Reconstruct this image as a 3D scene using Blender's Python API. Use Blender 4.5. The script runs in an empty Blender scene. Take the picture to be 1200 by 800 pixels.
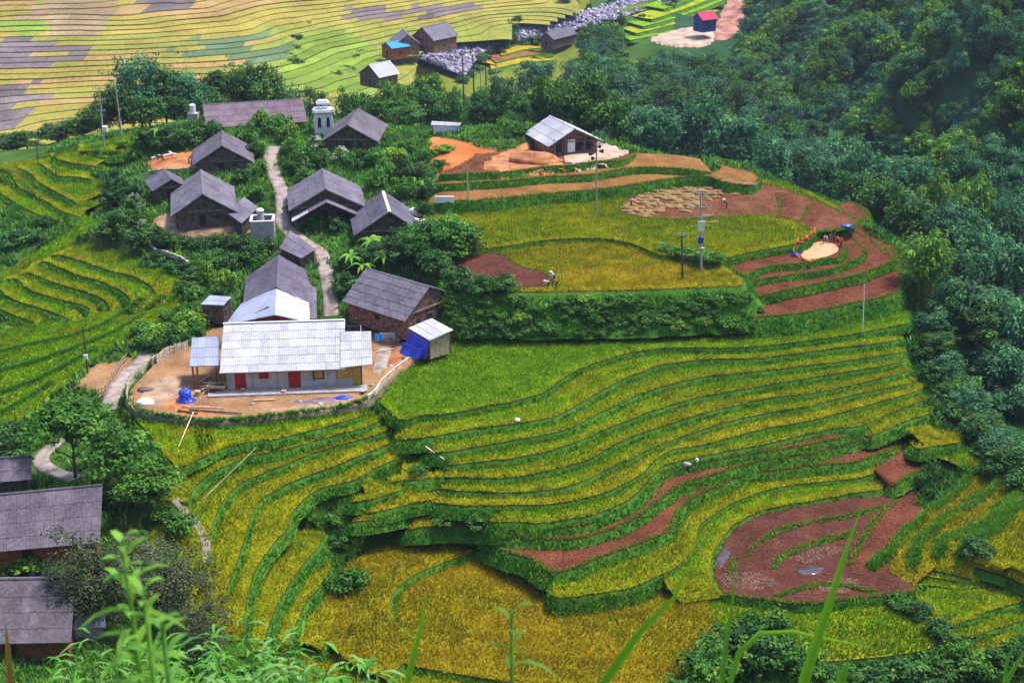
import bpy, bmesh, math, random
import numpy as np
from mathutils import Vector, Matrix, noise as mn
random.seed(7); rng = np.random.default_rng(7)
R = math.radians
scene = bpy.context.scene
COL = scene.collection
W0, H0, F0 = 1200.0, 800.0, 1648.0          # photograph frame and focal length in its pixels
CAMZ, PITCH = 68.0, 22.0
HAZE = 0.00012

# ------------------------------------------------------------------ camera
cam_d = bpy.data.cameras.new('camera'); cam = bpy.data.objects.new('camera', cam_d); COL.objects.link(cam)
cam_d.sensor_width = 36.0; cam_d.lens = 36.0 * F0 / W0
cam_d.clip_start = 0.1; cam_d.clip_end = 5000
cam.location = (0, 0, CAMZ); cam.rotation_euler = (R(90 - PITCH), 0, 0)
cam_d.dof.use_dof = True; cam_d.dof.focus_distance = 165; cam_d.dof.aperture_fstop = 6.3
scene.camera = cam
# ------------------------------------------------------------------ sky, sun, exposure
SUN_EL, SUN_AZ = 66.0, 74.0                # azimuth measured from +Y, positive = right of the view
world = bpy.data.worlds.new('World'); scene.world = world; world.use_nodes = True
wn = world.node_tree.nodes; wl = world.node_tree.links
sky = wn.new('ShaderNodeTexSky'); sky.sky_type = 'NISHITA'; sky.sun_disc = False
sky.sun_elevation = R(SUN_EL); sky.sun_rotation = R(SUN_AZ)
sky.air_density = 1.0; sky.dust_density = 2.0; sky.ozone_density = 1.0
bg = wn['Background']; bg.inputs['Strength'].default_value = 0.095
wl.new(sky.outputs[0], bg.inputs[0])
sd = bpy.data.lights.new('sun', 'SUN'); sun = bpy.data.objects.new('sun', sd); COL.objects.link(sun)
sd.energy = 2.1; sd.angle = R(12.0); sd.color = (1.0, 0.95, 0.86)
sdir = Vector((math.sin(R(SUN_AZ)) * math.cos(R(SUN_EL)), math.cos(R(SUN_AZ)) * math.cos(R(SUN_EL)), math.sin(R(SUN_EL))))
sun.rotation_euler = (-sdir).to_track_quat('-Z', 'Y').to_euler()
scene.view_settings.view_transform = 'Standard'; scene.view_settings.look = 'None'
scene.view_settings.exposure = 1.5; scene.view_settings.gamma = 1.0
scene.view_settings.use_curve_mapping = False
scene.cycles.max_bounces = 6; scene.cycles.diffuse_bounces = 3; scene.cycles.transparent_max_bounces = 6
scene.cycles.volume_bounces = 0

# ------------------------------------------------------------------ pixel -> world helpers
cP, sP = math.cos(R(PITCH)), math.sin(R(PITCH))
def ray(px, py):
    dx = (px - W0 / 2) / F0; dy = (H0 / 2 - py) / F0
    return np.array([dx, cP + dy * sP, -sP + dy * cP])
def P(px, py, z):
    d = ray(px, py); t = (z - CAMZ) / d[2]
    return np.array([d[0] * t, d[1] * t, z])
def PD(px, py, dist):                       # point on the pixel's ray at a horizontal distance
    d = ray(px, py); t = dist / d[1]
    return np.array([d[0] * t, dist, CAMZ + d[2] * t])
def project(p):
    x, y, z = p[0], p[1], p[2] - CAMZ
    f = y * cP - z * sP; u = y * sP + z * cP
    return (W0 / 2 + F0 * x / f, H0 / 2 - F0 * u / f)

def tag(o, label=None, cat=None, group=None, kind=None):
    if label: o['label'] = label
    if cat: o['category'] = cat
    if group: o['group'] = group
    if kind: o['kind'] = kind
    return o
def link(name, me, mat=None, parent=None):
    o = bpy.data.objects.new(name, me); COL.objects.link(o)
    if mat is not None and me is not None and len(me.materials) == 0: me.materials.append(mat)
    if parent is not None: o.parent = parent
    return o
def empty(name, loc=(0, 0, 0), rz=0.0):
    o = bpy.data.objects.new(name, None); COL.objects.link(o)
    o.location = loc; o.rotation_euler = (0, 0, rz); o.empty_display_size = 0.3
    return o
def np_mesh(name, verts, faces, cols=None, smooth=False):
    """verts (n,3), faces (m,k) constant k; cols (n,3) -> point colour attribute 'tint'"""
    verts = np.asarray(verts, np.float32); faces = np.asarray(faces, np.int32)
    me = bpy.data.meshes.new(name)
    n, (m, k) = len(verts), faces.shape
    me.vertices.add(n); me.vertices.foreach_set('co', verts.ravel())
    me.loops.add(m * k); me.loops.foreach_set('vertex_index', faces.ravel())
    me.polygons.add(m)
    me.polygons.foreach_set('loop_start', np.arange(0, m * k, k, dtype=np.int32))
    me.update(calc_edges=True)
    if cols is not None:
        a = me.color_attributes.new('tint', 'FLOAT_COLOR', 'POINT')
        c = np.ones((n, 4), np.float32); c[:, :3] = cols; a.data.foreach_set('color', c.ravel())
    if smooth: me.shade_smooth()
    me.validate()
    return me

# ------------------------------------------------------------------ materials
def new_mat(name, rough=0.8, spec=0.3):
    m = bpy.data.materials.new(name); m.use_nodes = True
    b = m.node_tree.nodes['Principled BSDF']
    b.inputs['Roughness'].default_value = rough
    b.inputs['Specular IOR Level'].default_value = spec
    return m, m.node_tree.nodes, m.node_tree.links, b
def mat_plain(name, col, rough=0.8, var=0.25, scale=2.0, spec=0.3, bump=0.0, objvar=0.0, col2=None, detail=6):
    """a colour with procedural noise, optional second tone, per-object variation and bump"""
    m, n, l, b = new_mat(name, rough, spec)
    tc = n.new('ShaderNodeTexCoord')
    nz = n.new('ShaderNodeTexNoise'); nz.inputs['Scale'].default_value = scale; nz.inputs['Detail'].default_value = detail
    l.new(tc.outputs['Object'], nz.inputs['Vector'])
    cr = n.new('ShaderNodeValToRGB')
    c1 = [max(0, c * (1 - var)) for c in col]; c2 = [min(1, c * (1 + var)) for c in (col2 or col)]
    cr.color_ramp.elements[0].color = (*c1, 1); cr.color_ramp.elements[1].color = (*c2, 1)
    cr.color_ramp.elements[0].position = 0.32; cr.color_ramp.elements[1].position = 0.68
    l.new(nz.outputs['Fac'], cr.inputs['Fac'])
    out = cr.outputs['Color']
    if objvar:
        oi = n.new('ShaderNodeObjectInfo'); mr = n.new('ShaderNodeMapRange')
        mr.inputs[3].default_value = 1 - objvar; mr.inputs[4].default_value = 1 + objvar
        l.new(oi.outputs['Random'], mr.inputs[0])
        hv = n.new('ShaderNodeHueSaturation'); l.new(mr.outputs[0], hv.inputs['Value']); l.new(out, hv.inputs['Color'])
        out = hv.outputs['Color']
    l.new(out, b.inputs['Base Color'])
    if bump:
        bp = n.new('ShaderNodeBump'); bp.inputs['Strength'].default_value = bump; bp.inputs['Distance'].default_value = 0.05
        l.new(nz.outputs['Fac'], bp.inputs['Height']); l.new(bp.outputs[0], b.inputs['Normal'])
    return m
def mat_leaf(name, gain=(1, 1, 1), rough=0.7, trans=0.25, objvar=0.25, spec=0.08):
    """leaves: colour from the 'tint' attribute, varied by plant"""
    m, n, l, b = new_mat(name, rough, spec)
    at = n.new('ShaderNodeAttribute'); at.attribute_name = 'tint'
    mx = n.new('ShaderNodeMix'); mx.data_type = 'RGBA'; mx.blend_type = 'MULTIPLY'; mx.inputs[0].default_value = 1
    l.new(at.outputs['Color'], mx.inputs[6]); mx.inputs[7].default_value = (*gain, 1)
    oi = n.new('ShaderNodeObjectInfo')
    mr = n.new('ShaderNodeMapRange'); mr.inputs[3].default_value = 1 - objvar; mr.inputs[4].default_value = 1 + objvar
    l.new(oi.outputs['Random'], mr.inputs[0])
    hv = n.new('ShaderNodeHueSaturation'); l.new(mr.outputs[0], hv.inputs['Value']); l.new(mx.outputs[2], hv.inputs['Color'])
    l.new(hv.outputs[0], b.inputs['Base Color'])
    tr = n.new('ShaderNodeBsdfTranslucent'); l.new(hv.outputs[0], tr.inputs['Color'])
    ms = n.new('ShaderNodeMixShader'); ms.inputs[0].default_value = trans
    l.new(b.outputs[0], ms.inputs[1]); l.new(tr.outputs[0], ms.inputs[2])
    l.new(ms.outputs[0], n['Material Output'].inputs['Surface'])
    return m
def mat_tint(name, rough=0.95, scale=3.0, var=0.35, bump=0.4, spec=0.05, dist=0.1):
    """ground: colour attribute times two scales of noise, with bump"""
    m, n, l, b = new_mat(name, rough, spec)
    at = n.new('ShaderNodeAttribute'); at.attribute_name = 'tint'
    tc = n.new('ShaderNodeTexCoord')
    nz = n.new('ShaderNodeTexNoise'); nz.inputs['Scale'].default_value = scale; nz.inputs['Detail'].default_value = 8
    nz2 = n.new('ShaderNodeTexNoise'); nz2.inputs['Scale'].default_value = scale * 0.08; nz2.inputs['Detail'].default_value = 4
    l.new(tc.outputs['Object'], nz.inputs['Vector']); l.new(tc.outputs['Object'], nz2.inputs['Vector'])
    ad = n.new('ShaderNodeMath'); l.new(nz.outputs['Fac'], ad.inputs[0]); l.new(nz2.outputs['Fac'], ad.inputs[1])
    mr = n.new('ShaderNodeMapRange'); mr.inputs[1].default_value = 0.6; mr.inputs[2].default_value = 1.4
    mr.inputs[3].default_value = 1 - var; mr.inputs[4].default_value = 1 + var; l.new(ad.outputs[0], mr.inputs[0])
    mx = n.new('ShaderNodeVectorMath'); mx.operation = 'SCALE'
    l.new(at.outputs['Color'], mx.inputs[0]); l.new(mr.outputs[0], mx.inputs['Scale'])
    l.new(mx.outputs[0], b.inputs['Base Color'])
    bp = n.new('ShaderNodeBump'); bp.inputs['Strength'].default_value = bump; bp.inputs['Distance'].default_value = dist
    l.new(nz.outputs['Fac'], bp.inputs['Height']); l.new(bp.outputs[0], b.inputs['Normal'])
    return m
M = {}
M['ground'] = mat_tint('ground_soil_and_weeds', scale=2.5)
M['tread'] = mat_tint('terrace_earth', scale=4.0, var=.6, bump=.8, dist=.12)
M['rice'] = mat_leaf('rice_plants', rough=0.6, trans=0.3, objvar=0.05)
M['grass'] = mat_leaf('bank_grass', rough=0.6, trans=0.25, objvar=0.05)
M['ground_clod'] = mat_leaf('earth_clods', rough=.9, trans=0.0, objvar=.02, spec=.1)
# ------------------------------------------------------------------ ground kinds (albedo)
KC = {'yel': (0.34, 0.32, 0.009), 'grn': (0.15, 0.285, 0.008), 'gy': (0.27, 0.31, 0.010), 'org': (0.345, 0.262, 0.010),
      'red': (0.125, 0.040, 0.022), 'mud': (0.088, 0.031, 0.022), 'dirt': (0.28, 0.155, 0.08), 'stub': (0.145, 0.058, 0.03),
      'veg': (0.045, 0.10, 0.018), 'clay': (0.50, 0.16, 0.05), 'bank': (0.06, 0.16, 0.018), 'tan': (0.22, 0.105, 0.035)}
RICE = ('yel', 'grn', 'gy', 'org')
SLABS = []
def cr_resample(pts, step):
    """Catmull-Rom through the points, resampled at about 'step'"""
    p = np.array(pts, float); n = len(p); out = []
    q = np.vstack([2 * p[0] - p[1], p, 2 * p[-1] - p[-2]])
    for i in range(n - 1):
        a, b, c, d = q[i], q[i + 1], q[i + 2], q[i + 3]
        m = max(1, int(round(np.linalg.norm((c - b)[:2]) / step)))
        for j in range(m):
            t = j / m
            out.append(0.5 * ((2 * b) + (c - a) * t + (2 * a - 5 * b + 4 * c - d) * t * t + (3 * b - a - 3 * c + d) * t ** 3))
    out.append(p[-1]); return np.array(out)
def fbm(x, y, s, seed=0.0):
    return mn.noise(Vector((x * s, y * s, seed))) + 0.5 * mn.noise(Vector((x * s * 2.1, y * s * 2.1, seed + 9)))
def strip(kind, z0, z1, D, pts, side=1, h=1.5, slope=0.6, taper=0.0, bank='bank', step=4.0, et=26.0):
    """one terrace: traced lip (photo pixels) at height z0..z1, tread running D metres back"""
    px = cr_resample(pts, step)
    s = np.concatenate([[0], np.cumsum(np.linalg.norm(np.diff(px, axis=0), axis=1))]); s /= s[-1]
    z = z0 + (z1 - z0) * s
    if taper: z = z - taper * np.clip((s - 0.62) / 0.38, 0, 1) ** 2
    tot = np.linalg.norm(np.diff(px, axis=0), axis=1).sum(); et = min(et, .16 * tot); e = np.minimum(s, 1 - s) * tot      # both ends run out into the slope
    z = z - 0.8 * min(h, 1.4) * np.clip(1 - e / et, 0, 1) ** 1.5
    lip = np.array([P(a[0], a[1], b) for a, b in zip(px, z)])
    for i in range(len(lip)):                     # a hand-made edge is never quite even
        lip[i, 1] += 0.16 * fbm(lip[i, 0], lip[i, 1], 0.45, z0)
        lip[i, 0] += 0.10 * fbm(lip[i, 0], lip[i, 1], 0.45, z0 + 5)
    # smoothed normal
    n = len(lip); k = max(2, n // 6)
    t = np.array([lip[min(n - 1, i + k)] - lip[max(0, i - k)] for i in range(n)])[:, :2]
    t /= np.linalg.norm(t, axis=1)[:, None] + 1e-9
    nb = np.stack([-t[:, 1], t[:, 0]], 1) * side
    tl = np.gradient(lip[:, :2], axis=0); tl /= np.linalg.norm(tl, axis=1)[:, None] + 1e-9
    no = -np.stack([-tl[:, 1], tl[:, 0]], 1) * side
    back = lip.copy(); back[:, :2] += nb * D
    SLABS.append(dict(t='s', kind=kind, lip=lip, back=back, no=no, h=h, slope=slope, bank=bank, z=z, side=side))
def poly(kind, z, pts, h=1.5, slope=0.35, bank='bank', step=5.0, gx=0.0, smooth=True):
    """a field given by its whole traced outline"""
    p = list(pts) + [pts[0]]
    px = cr_resample(p, step)[:-1] if smooth else np.array(pts, float)
    out = np.array([P(a[0], a[1], z) for a in px])
    area = 0.5 * np.sum(out[:, 0] * np.roll(out[:, 1], -1) - np.roll(out[:, 0], -1) * out[:, 1])
    if area < 0: out = out[::-1]
    SLABS.append(dict(t='p', kind=kind, out=out, h=h, slope=slope, bank=bank, zc=z))

# ---- main slope, right of the village (lips traced left to right)
poly('grn', -0.3, [(446, 472), (470, 491), (495, 486), (525, 484), (550, 480), (575, 474), (600, 470), (637, 459), (655, 446), (675, 434), (700, 424), (730, 415), (760, 409.5), (790, 407), (850, 407), (900, 404), (960, 397), (1010, 389), (1050, 381), (1066, 376), (1060, 362), (1000, 370), (900, 378), (750, 384), (600, 384), (560, 389), (520, 405), (480, 430), (455, 455)], h=1.3)
strip('gy', -1.1, -1.1, 8, [(465, 515), (512, 510), (550, 502), (600, 496), (625, 492), (650, 487), (670, 477), (700, 460), (725, 446), (755, 434), (775, 427), (812, 422), (850, 420), (900, 418), (950, 411), (1000, 405), (1040, 400), (1060, 396)])
strip('gy', -1.9, -1.9, 8, [(495, 531), (522, 529), (550, 524), (600, 515), (637, 509), (670, 500), (695, 487), (730, 470), (760, 457), (790, 449), (825, 441), (862, 437), (900, 433), (950, 427), (1000, 421), (1050, 413), (1062, 411)])
strip('gy', -2.65, -2.65, 8, [(512, 545), (525, 544), (562, 540), (600, 536), (637, 529), (662, 522), (687, 512), (712, 501), (740, 490), (775, 477), (812, 466), (850, 459), (900, 450), (950, 442), (1000, 434), (1055, 424), (1064, 421)])
strip('gy', -3.4, -3.4, 8, [(505, 560), (515, 559), (560, 559), (600, 559), (637, 552), (670, 544), (695, 535), (717, 522), (740, 511), (775, 499), (812, 487), (850, 477), (900, 466), (950, 460), (1005, 449), (1050, 438), (1068, 432)])
strip('gy', -4.1, -4.1, 8, [(505, 571), (550, 575), (600, 576), (650, 572), (687, 561), (715, 547), (740, 536), (762, 525), (790, 514), (825, 502), (862, 491), (900, 483), (950, 475), (1000, 462), (1050, 452), (1076, 446)])
strip('yel', -4.75, -4.75, 8, [(500, 588), (550, 591), (600, 591), (650, 589), (700, 579), (725, 569), (750, 556), (765, 540), (785, 527), (825, 520), (862, 510), (900, 500.5), (950, 492), (1005, 477), (1060, 462), (1084, 453)])
strip('gy', -5.3, -5.3, 8, [(570, 611), (600, 611), (640, 611), (690, 603), (725, 590), (750, 573), (772, 549), (790, 541), (825, 533), (862, 526), (900, 518.5), (937, 510), (975, 502), (1010, 497), (1050, 480), (1094, 464)])
strip('gy', -5.8, -5.6, 6, [(1008, 509), (1022, 510), (1055, 495), (1096, 482)])
strip('red', -5.9, -5.9, 6, [(570, 620), (600, 618), (650, 618), (690, 612), (720, 597), (742, 583), (765, 562), (788, 549), (825, 541), (862, 534), (900, 528), (950, 520), (1000, 509), (1010, 506)])
strip('red', -6.7, -6.7, 6, [(572, 628), (600, 629), (637, 631), (675, 630), (712, 621), (740, 609), (757, 598), (780, 580), (800, 567), (830, 557), (875, 544), (900, 538), (950, 531), (987, 522), (1022, 512), (1060, 508)], h=1.6)
strip('red', -7.7, -7.7, 6, [(570, 637), (600, 648), (625, 655), (645, 669), (675, 665), (700, 653), (730, 643), (760, 632), (785, 620), (795, 597), (817, 580), (840, 570), (870, 557), (900, 551), (950, 545), (1000, 541), (1055, 524), (1064, 518)], h=1.8)
poly('yel', -8.8, [(652, 676), (650, 699), (700, 694), (740, 687), (775, 672), (795, 662), (812, 642), (820, 615), (838, 601), (860, 588), (900, 573), (950, 565), (1000, 560), (1040, 550), (1060, 540), (1069, 525), (1050, 510), (950, 530), (860, 550), (800, 580), (760, 620), (700, 645)], h=2.2)
strip('gy', -9.3, -9.3, 5, [(852, 699), (838, 685), (832, 668), (838, 643), (856, 618), (880, 603), (900, 595), (950, 586), (1000, 577), (1034, 571), (1042, 556)], h=1.4, side=1)
# ---- pond and mud plots in the hollow
poly('mud', -10.0, [(832, 668), (837, 684), (852, 696), (880, 700), (945, 707), (1000, 701), (1050, 696), (1075, 691), (1070, 660), (1085, 615), (1060, 560), (1000, 570), (900, 585), (845, 625)], h=1.0)
strip('mud', -9.75, -9.75, 4, [(872, 668), (877, 648), (893, 634), (912, 621), (950, 611), (990, 604), (1022, 597), (1045, 590)], h=0.5, slope=0.6)
strip('red', -9.65, -9.5, 4, [(996, 664), (1001, 650), (1012, 632), (1022, 615), (1036, 598), (1050, 586)], side=-1, h=0.5, slope=0.7)
strip('mud', -9.88, -9.85, 3, [(858, 690), (858, 668), (865, 650), (880, 634), (900, 622), (940, 611), (985, 602), (1030, 590)], h=0.4, slope=0.6)
strip('mud', -9.85, -9.8, 3, [(905, 700), (935, 690), (965, 684), (995, 686), (1030, 694)], h=0.3, slope=0.6, et=10)
strip('mud', -9.7, -9.66, 3, [(905, 668), (915, 652), (940, 640), (975, 630), (1005, 622)], h=0.35, slope=0.6, et=10)
strip('org', -9.3, -8.1, 5, [(1027, 662), (1042, 647), (1060, 627), (1080, 605), (1100, 590), (1120, 575), (1128, 556)], side=-1, h=0.9)
strip('org', -8.6, -7.3, 6, [(1070, 662), (1076, 642), (1092, 620), (1120, 602), (1140, 588), (1163, 570), (1165, 553)], side=-1, h=1.0)
strip('org', -7.8, -6.6, 7, [(1102, 652), (1106, 637), (1132, 625), (1152, 612), (1166, 600), (1180, 590), (1190, 575)], side=-1, h=1.0)
strip('yel', -7.6, -6.5, 9, [(1128, 652), (1130, 643), (1142, 632), (1160, 624), (1172, 612), (1182, 598), (1200, 590)], side=-1, h=1.3)
strip('yel', -6.3, -6.0, 5, [(1068, 520), (1075, 525), (1090, 522), (1122, 518), (1126, 508)], h=1.4)
strip('red', -8.5, -8.3, 4, [(1040, 574), (1062, 560), (1080, 549), (1092, 540), (1122, 533)], h=1.2)
strip('gy', -7.4, -7.2, 4, [(1120, 552), (1130, 549), (1140, 540), (1146, 526)], side=1, h=1.0)
# ---- low fields under the pond, bottom right
strip('gy', -10.4, -10.0, 6, [(1000, 668), (1025, 676), (1055, 682), (1090, 686), (1125, 689), (1160, 686), (1200, 684)], h=0.8)
strip('yel', -10.0, -9.6, 6, [(1050, 666), (1090, 675), (1140, 681), (1200, 676)], h=0.7)
poly('gy', -10.9, [(900, 708), (945, 709), (1000, 703), (1060, 697), (1090, 720), (1105, 745), (1080, 762), (1000, 772), (900, 778), (840, 780), (800, 740), (800, 700), (850, 702)], h=1.0)
strip('gy', -10.5, -10.2, 6, [(1105, 742), (1130, 728), (1170, 712), (1210, 700)], h=0.9)
strip('gy', -11.0, -10.8, 5, [(1108, 758), (1150, 742), (1210, 722)], h=0.9)
strip('yel', -11.6, -11.4, 6, [(1110, 776), (1160, 760), (1215, 745)], h=0.9)
# ---- big ripe field at the bottom centre
poly('org', -10.7, [(405, 700), (430, 755), (475, 777), (525, 787), (575, 795), (640, 802), (760, 806), (820, 800), (835, 740), (825, 690), (810, 655), (700, 640), (600, 630), (520, 630), (440, 660)], h=1.0)
strip('org', -10.0, -10.0, 7, [(500, 752), (478, 741), (463, 727), (457, 711), (462, 692), (487, 672), (535, 653), (565, 648)], h=0.75, slope=0.7)
poly('yel', -11.3, [(300, 745), (380, 760), (440, 764), (520, 790), (640, 806), (800, 812), (820, 850), (560, 850), (300, 850)], h=1.0)
# ---- terraces under the yard, sweeping down to the left
strip('gy', -0.75, -0.75, 6, [(150, 487), (165, 497), (200, 540), (212, 547), (237, 535), (262, 524), (300, 516), (325, 513), (375, 501), (410, 491), (436, 482)], h=0.9)
strip('gy', -2.4, -1.3, 6, [(220, 590), (227, 570), (250, 552), (275, 540), (300, 532), (337, 525), (375, 514), (420, 502), (452, 489)], h=0.9)
strip('gy', -3.9, -1.9, 6, [(243, 642), (250, 610), (262, 585), (280, 567), (300, 557), (330, 545), (375, 527), (420, 515), (450, 505), (470, 495)], h=1.0)
strip('yel', -5.4, -2.5, 6, [(262, 705), (268, 680), (278, 655), (286, 630), (294, 603), (303, 587), (318, 576), (345, 562), (387, 547), (425, 532), (465, 516)], h=1.1)
strip('yel', -6.6, -3.2, 6, [(283, 750), (288, 705), (298, 670), (316, 641), (336, 620), (342, 600), (360, 581), (380, 570), (417, 561), (440, 547), (475, 535), (502, 535)], h=1.2)
strip('yel', -4.2, -3.7, 4, [(455, 566), (470, 562), (490, 561), (512, 558)], h=1.2)
strip('yel', -4.8, -4.4, 4, [(408, 588), (425, 586), (450, 580), (476, 571)], h=1.3)
strip('yel', -5.5, -5.0, 4, [(420, 602), (450, 597), (480, 590), (526, 580)], h=1.3)
strip('org', -6.2, -6.0, 4, [(408, 611), (430, 609), (466, 602), (480, 600)], h=1.4)
strip('org', -7.3, -7.1, 4, [(470, 622), (490, 618), (512, 616), (550, 616), (581, 624)], h=1.6)
strip('yel', -8.0, -7.2, 6, [(308, 762), (314, 735), (322, 712), (334, 690), (348, 670), (360, 654), (372, 640), (382, 622)], h=1.6, slope=0.6)
strip('yel', -9.3, -8.6, 5, [(336, 765), (342, 740), (352, 717), (360, 703), (378, 681), (390, 660)], h=1.4, slope=0.6)
strip('yel', -10.2, -9.8, 5, [(372, 768), (384, 745), (392, 725), (388, 707)], h=1.0, slope=0.6)
# ---- hill top: ripe fields
poly('org', 5.5, [(532, 306), (535, 338), (600, 341), (655, 341), (750, 339), (825, 336), (868, 334), (862, 322), (846, 312), (830, 295), (760, 275), (690, 262), (590, 275)], h=5.0, slope=0.85)
poly('yel', 6.2, [(500, 262), (530, 285), (560, 291), (600, 287), (640, 281), (700, 279), (740, 285), (770, 297), (800, 303), (830, 309), (848, 303), (880, 295), (920, 288), (944, 283), (952, 275), (975, 262), (1000, 258), (960, 232), (900, 212), (800, 205), (680, 215), (560, 232), (502, 240)], h=1.6)
strip('tan', 8.2, 7.6, 9, [(500, 239), (530, 236), (565, 234), (600, 231), (637, 227), (675, 224), (725, 219), (775, 211), (812, 207), (838, 208), (850, 214), (880, 217), (890, 210), (884, 203)], h=2.0, slope=0.4)
strip('tan', 9.3, 8.7, 9, [(508, 217), (550, 214), (600, 211), (637, 207), (687, 205), (712, 201), (750, 196), (800, 198), (835, 203)], h=1.3, slope=0.4)
strip('stub', 10.3, 9.9, 12, [(515, 205), (560, 203), (600, 201), (637, 196), (669, 194), (694, 190), (712, 189), (735, 187), (745, 181)], h=1.2, slope=0.4)
poly('mud', 5.56, [(528, 302), (560, 297), (588, 297), (601, 306), (612, 312), (638, 318), (649, 329), (640, 338), (600, 339), (536, 337)], h=0.2, slope=1.0)
poly('stub', 6.27, [(724, 251), (735, 232), (762, 222), (820, 214), (900, 216), (1005, 258), (962, 271), (948, 269), (938, 262), (905, 253), (840, 255), (780, 257)], h=0.2, slope=1.0)
strip('red', 6.34, 6.3, 2.5, [(908, 258), (913, 245), (911, 232), (905, 222)], side=-1, h=0.3, slope=.8, et=6)
strip('red', 6.36, 6.3, 2.5, [(935, 268), (938, 256), (946, 246), (941, 234)], side=-1, h=0.35, slope=.8, et=6)
# right shoulder, curling round to the ravine
poly('red', 5.1, [(872, 324), (900, 312.5), (937, 309), (962, 304), (985, 301), (990, 290), (975, 275), (940, 268), (880, 285), (850, 305)], h=0.9)
poly('red', 4.3, [(858, 336), (880, 330), (900, 326), (937, 321), (975, 315), (1000, 306), (1012, 299), (1014, 292), (1006, 284), (995, 275), (975, 264), (967, 256), (970, 247), (958, 236), (930, 250), (900, 290), (850, 310)], h=1.0)
poly('red', 3.5, [(868, 352), (900, 345), (925, 339), (950, 334), (987, 326), (1012, 320), (1037, 310), (1049, 304), (1040, 297), (1032, 289), (1022, 281), (1006, 272), (993, 264), (987, 252), (978, 240), (950, 240), (900, 290), (860, 330)], h=1.2)
poly('red', 2.2, [(880, 372), (900, 370), (937, 367), (1000, 355), (1052, 342), (1056, 320), (1053, 300), (1046, 290), (1025, 276), (1013, 268), (1012, 258), (1016, 246), (980, 240), (900, 300), (870, 345)], h=2.4, slope=0.5)
# ---- left spur, lower group of terraces
strip('gy', 1.2, 0.9, 6, [(60, 300), (72, 299), (100, 307), (130, 317), (160, 325), (178, 336), (187, 351)], taper=0.5, h=1.1)
strip('gy', 0.4, 0.2, 5, [(45, 308), (55, 307), (87, 320), (120, 330), (142, 340), (154, 352), (151, 367)], taper=0.6, h=1.1)
strip('gy', -0.5, -0.7, 5, [(25, 321), (37, 320), (67, 332), (100, 341), (120, 350), (129, 360), (125, 368)], taper=0.5, h=1.1)
strip('gy', -1.3, -1.5, 5, [(8, 327), (20, 327), (37, 340), (70, 350), (95, 356), (105, 362), (102, 371)], taper=0.4, h=1.1)
strip('gy', -2.0, -2.3, 5, [(-14, 338), (0, 340), (15, 350), (45, 360), (72, 369), (81, 374), (78, 381)], taper=0.3, h=1.2)
strip('gy', -2.9, -3.0, 5, [(-20, 356), (0, 362), (20, 370), (40, 377), (43, 386)], taper=0.2, h=1.3)
# upper group on the left shoulder
strip('gy', 2.2, 2.4, 8, [(-10, 222), (0, 226), (25, 241), (50, 253), (82, 262)], h=1.6, slope=0.6)
strip('gy', 3.2, 3.2, 8, [(-10, 196), (12, 204), (25, 221), (50, 233), (75, 248), (104, 256)], h=1.5, slope=0.6)
strip('gy', 4.3, 4.2, 8, [(20, 196), (36, 203), (50, 216), (82, 233), (96, 242)], h=1.6, slope=0.6)
strip('gy', 5.4, 5.2, 8, [(44, 190), (60, 200), (68, 206), (90, 207), (115, 212)], h=1.5, slope=0.6)
strip('gy', 6.4, 6.2, 8, [(60, 184), (80, 190), (98, 193), (125, 197)], h=1.5, slope=0.6)
strip('gy', 7.3, 7.1, 8, [(92, 172), (110, 178), (130, 180), (150, 178)], h=1.5, slope=0.6)
# far side of the river
for k, (kd, z, L) in enumerate([('grn', -23.0, [(735, 48), (775, 40), (815, 30), (836, 24)]), ('gy', -21.8, [(742, 40), (780, 31), (820, 20), (843, 12)]), ('grn', -20.6, [(750, 32), (785, 23), (825, 10), (849, 0)]), ('gy', -19.4, [(760, 24), (795, 13), (830, 0), (852, -10)]), ('grn', -18.2, [(775, 12), (800, 3), (830, -10), (850, -18)]), ('gy', -17.0, [(790, 2), (812, -8), (840, -22)]),
                                ('org', -30.6, [(572, 82), (610, 74), (652, 70)]), ('tan', -30.0, [(577, 74), (612, 66), (650, 62)]), ('org', -29.4, [(584, 66), (615, 58), (646, 55)])]):
    strip(kd, z, z, 11, L, h=1.2, slope=.6, et=4); SLABS[-1]['far'] = True
NTERR = len(SLABS)
# ---- the yard of the white roofed house and the gardens' bare shelf
poly('dirt', 0.0, [(146, 466), (160, 481), (200, 489), (245, 494), (290, 492), (330, 487), (400, 478), (432, 468), (447, 452), (470, 434), (492, 418), (500, 408), (480, 392), (430, 383), (260, 383), (225, 405), (195, 416), (170, 438)], h=1.0, slope=0.12, bank='stone')
SLABS[-1]['yard'] = True

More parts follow.
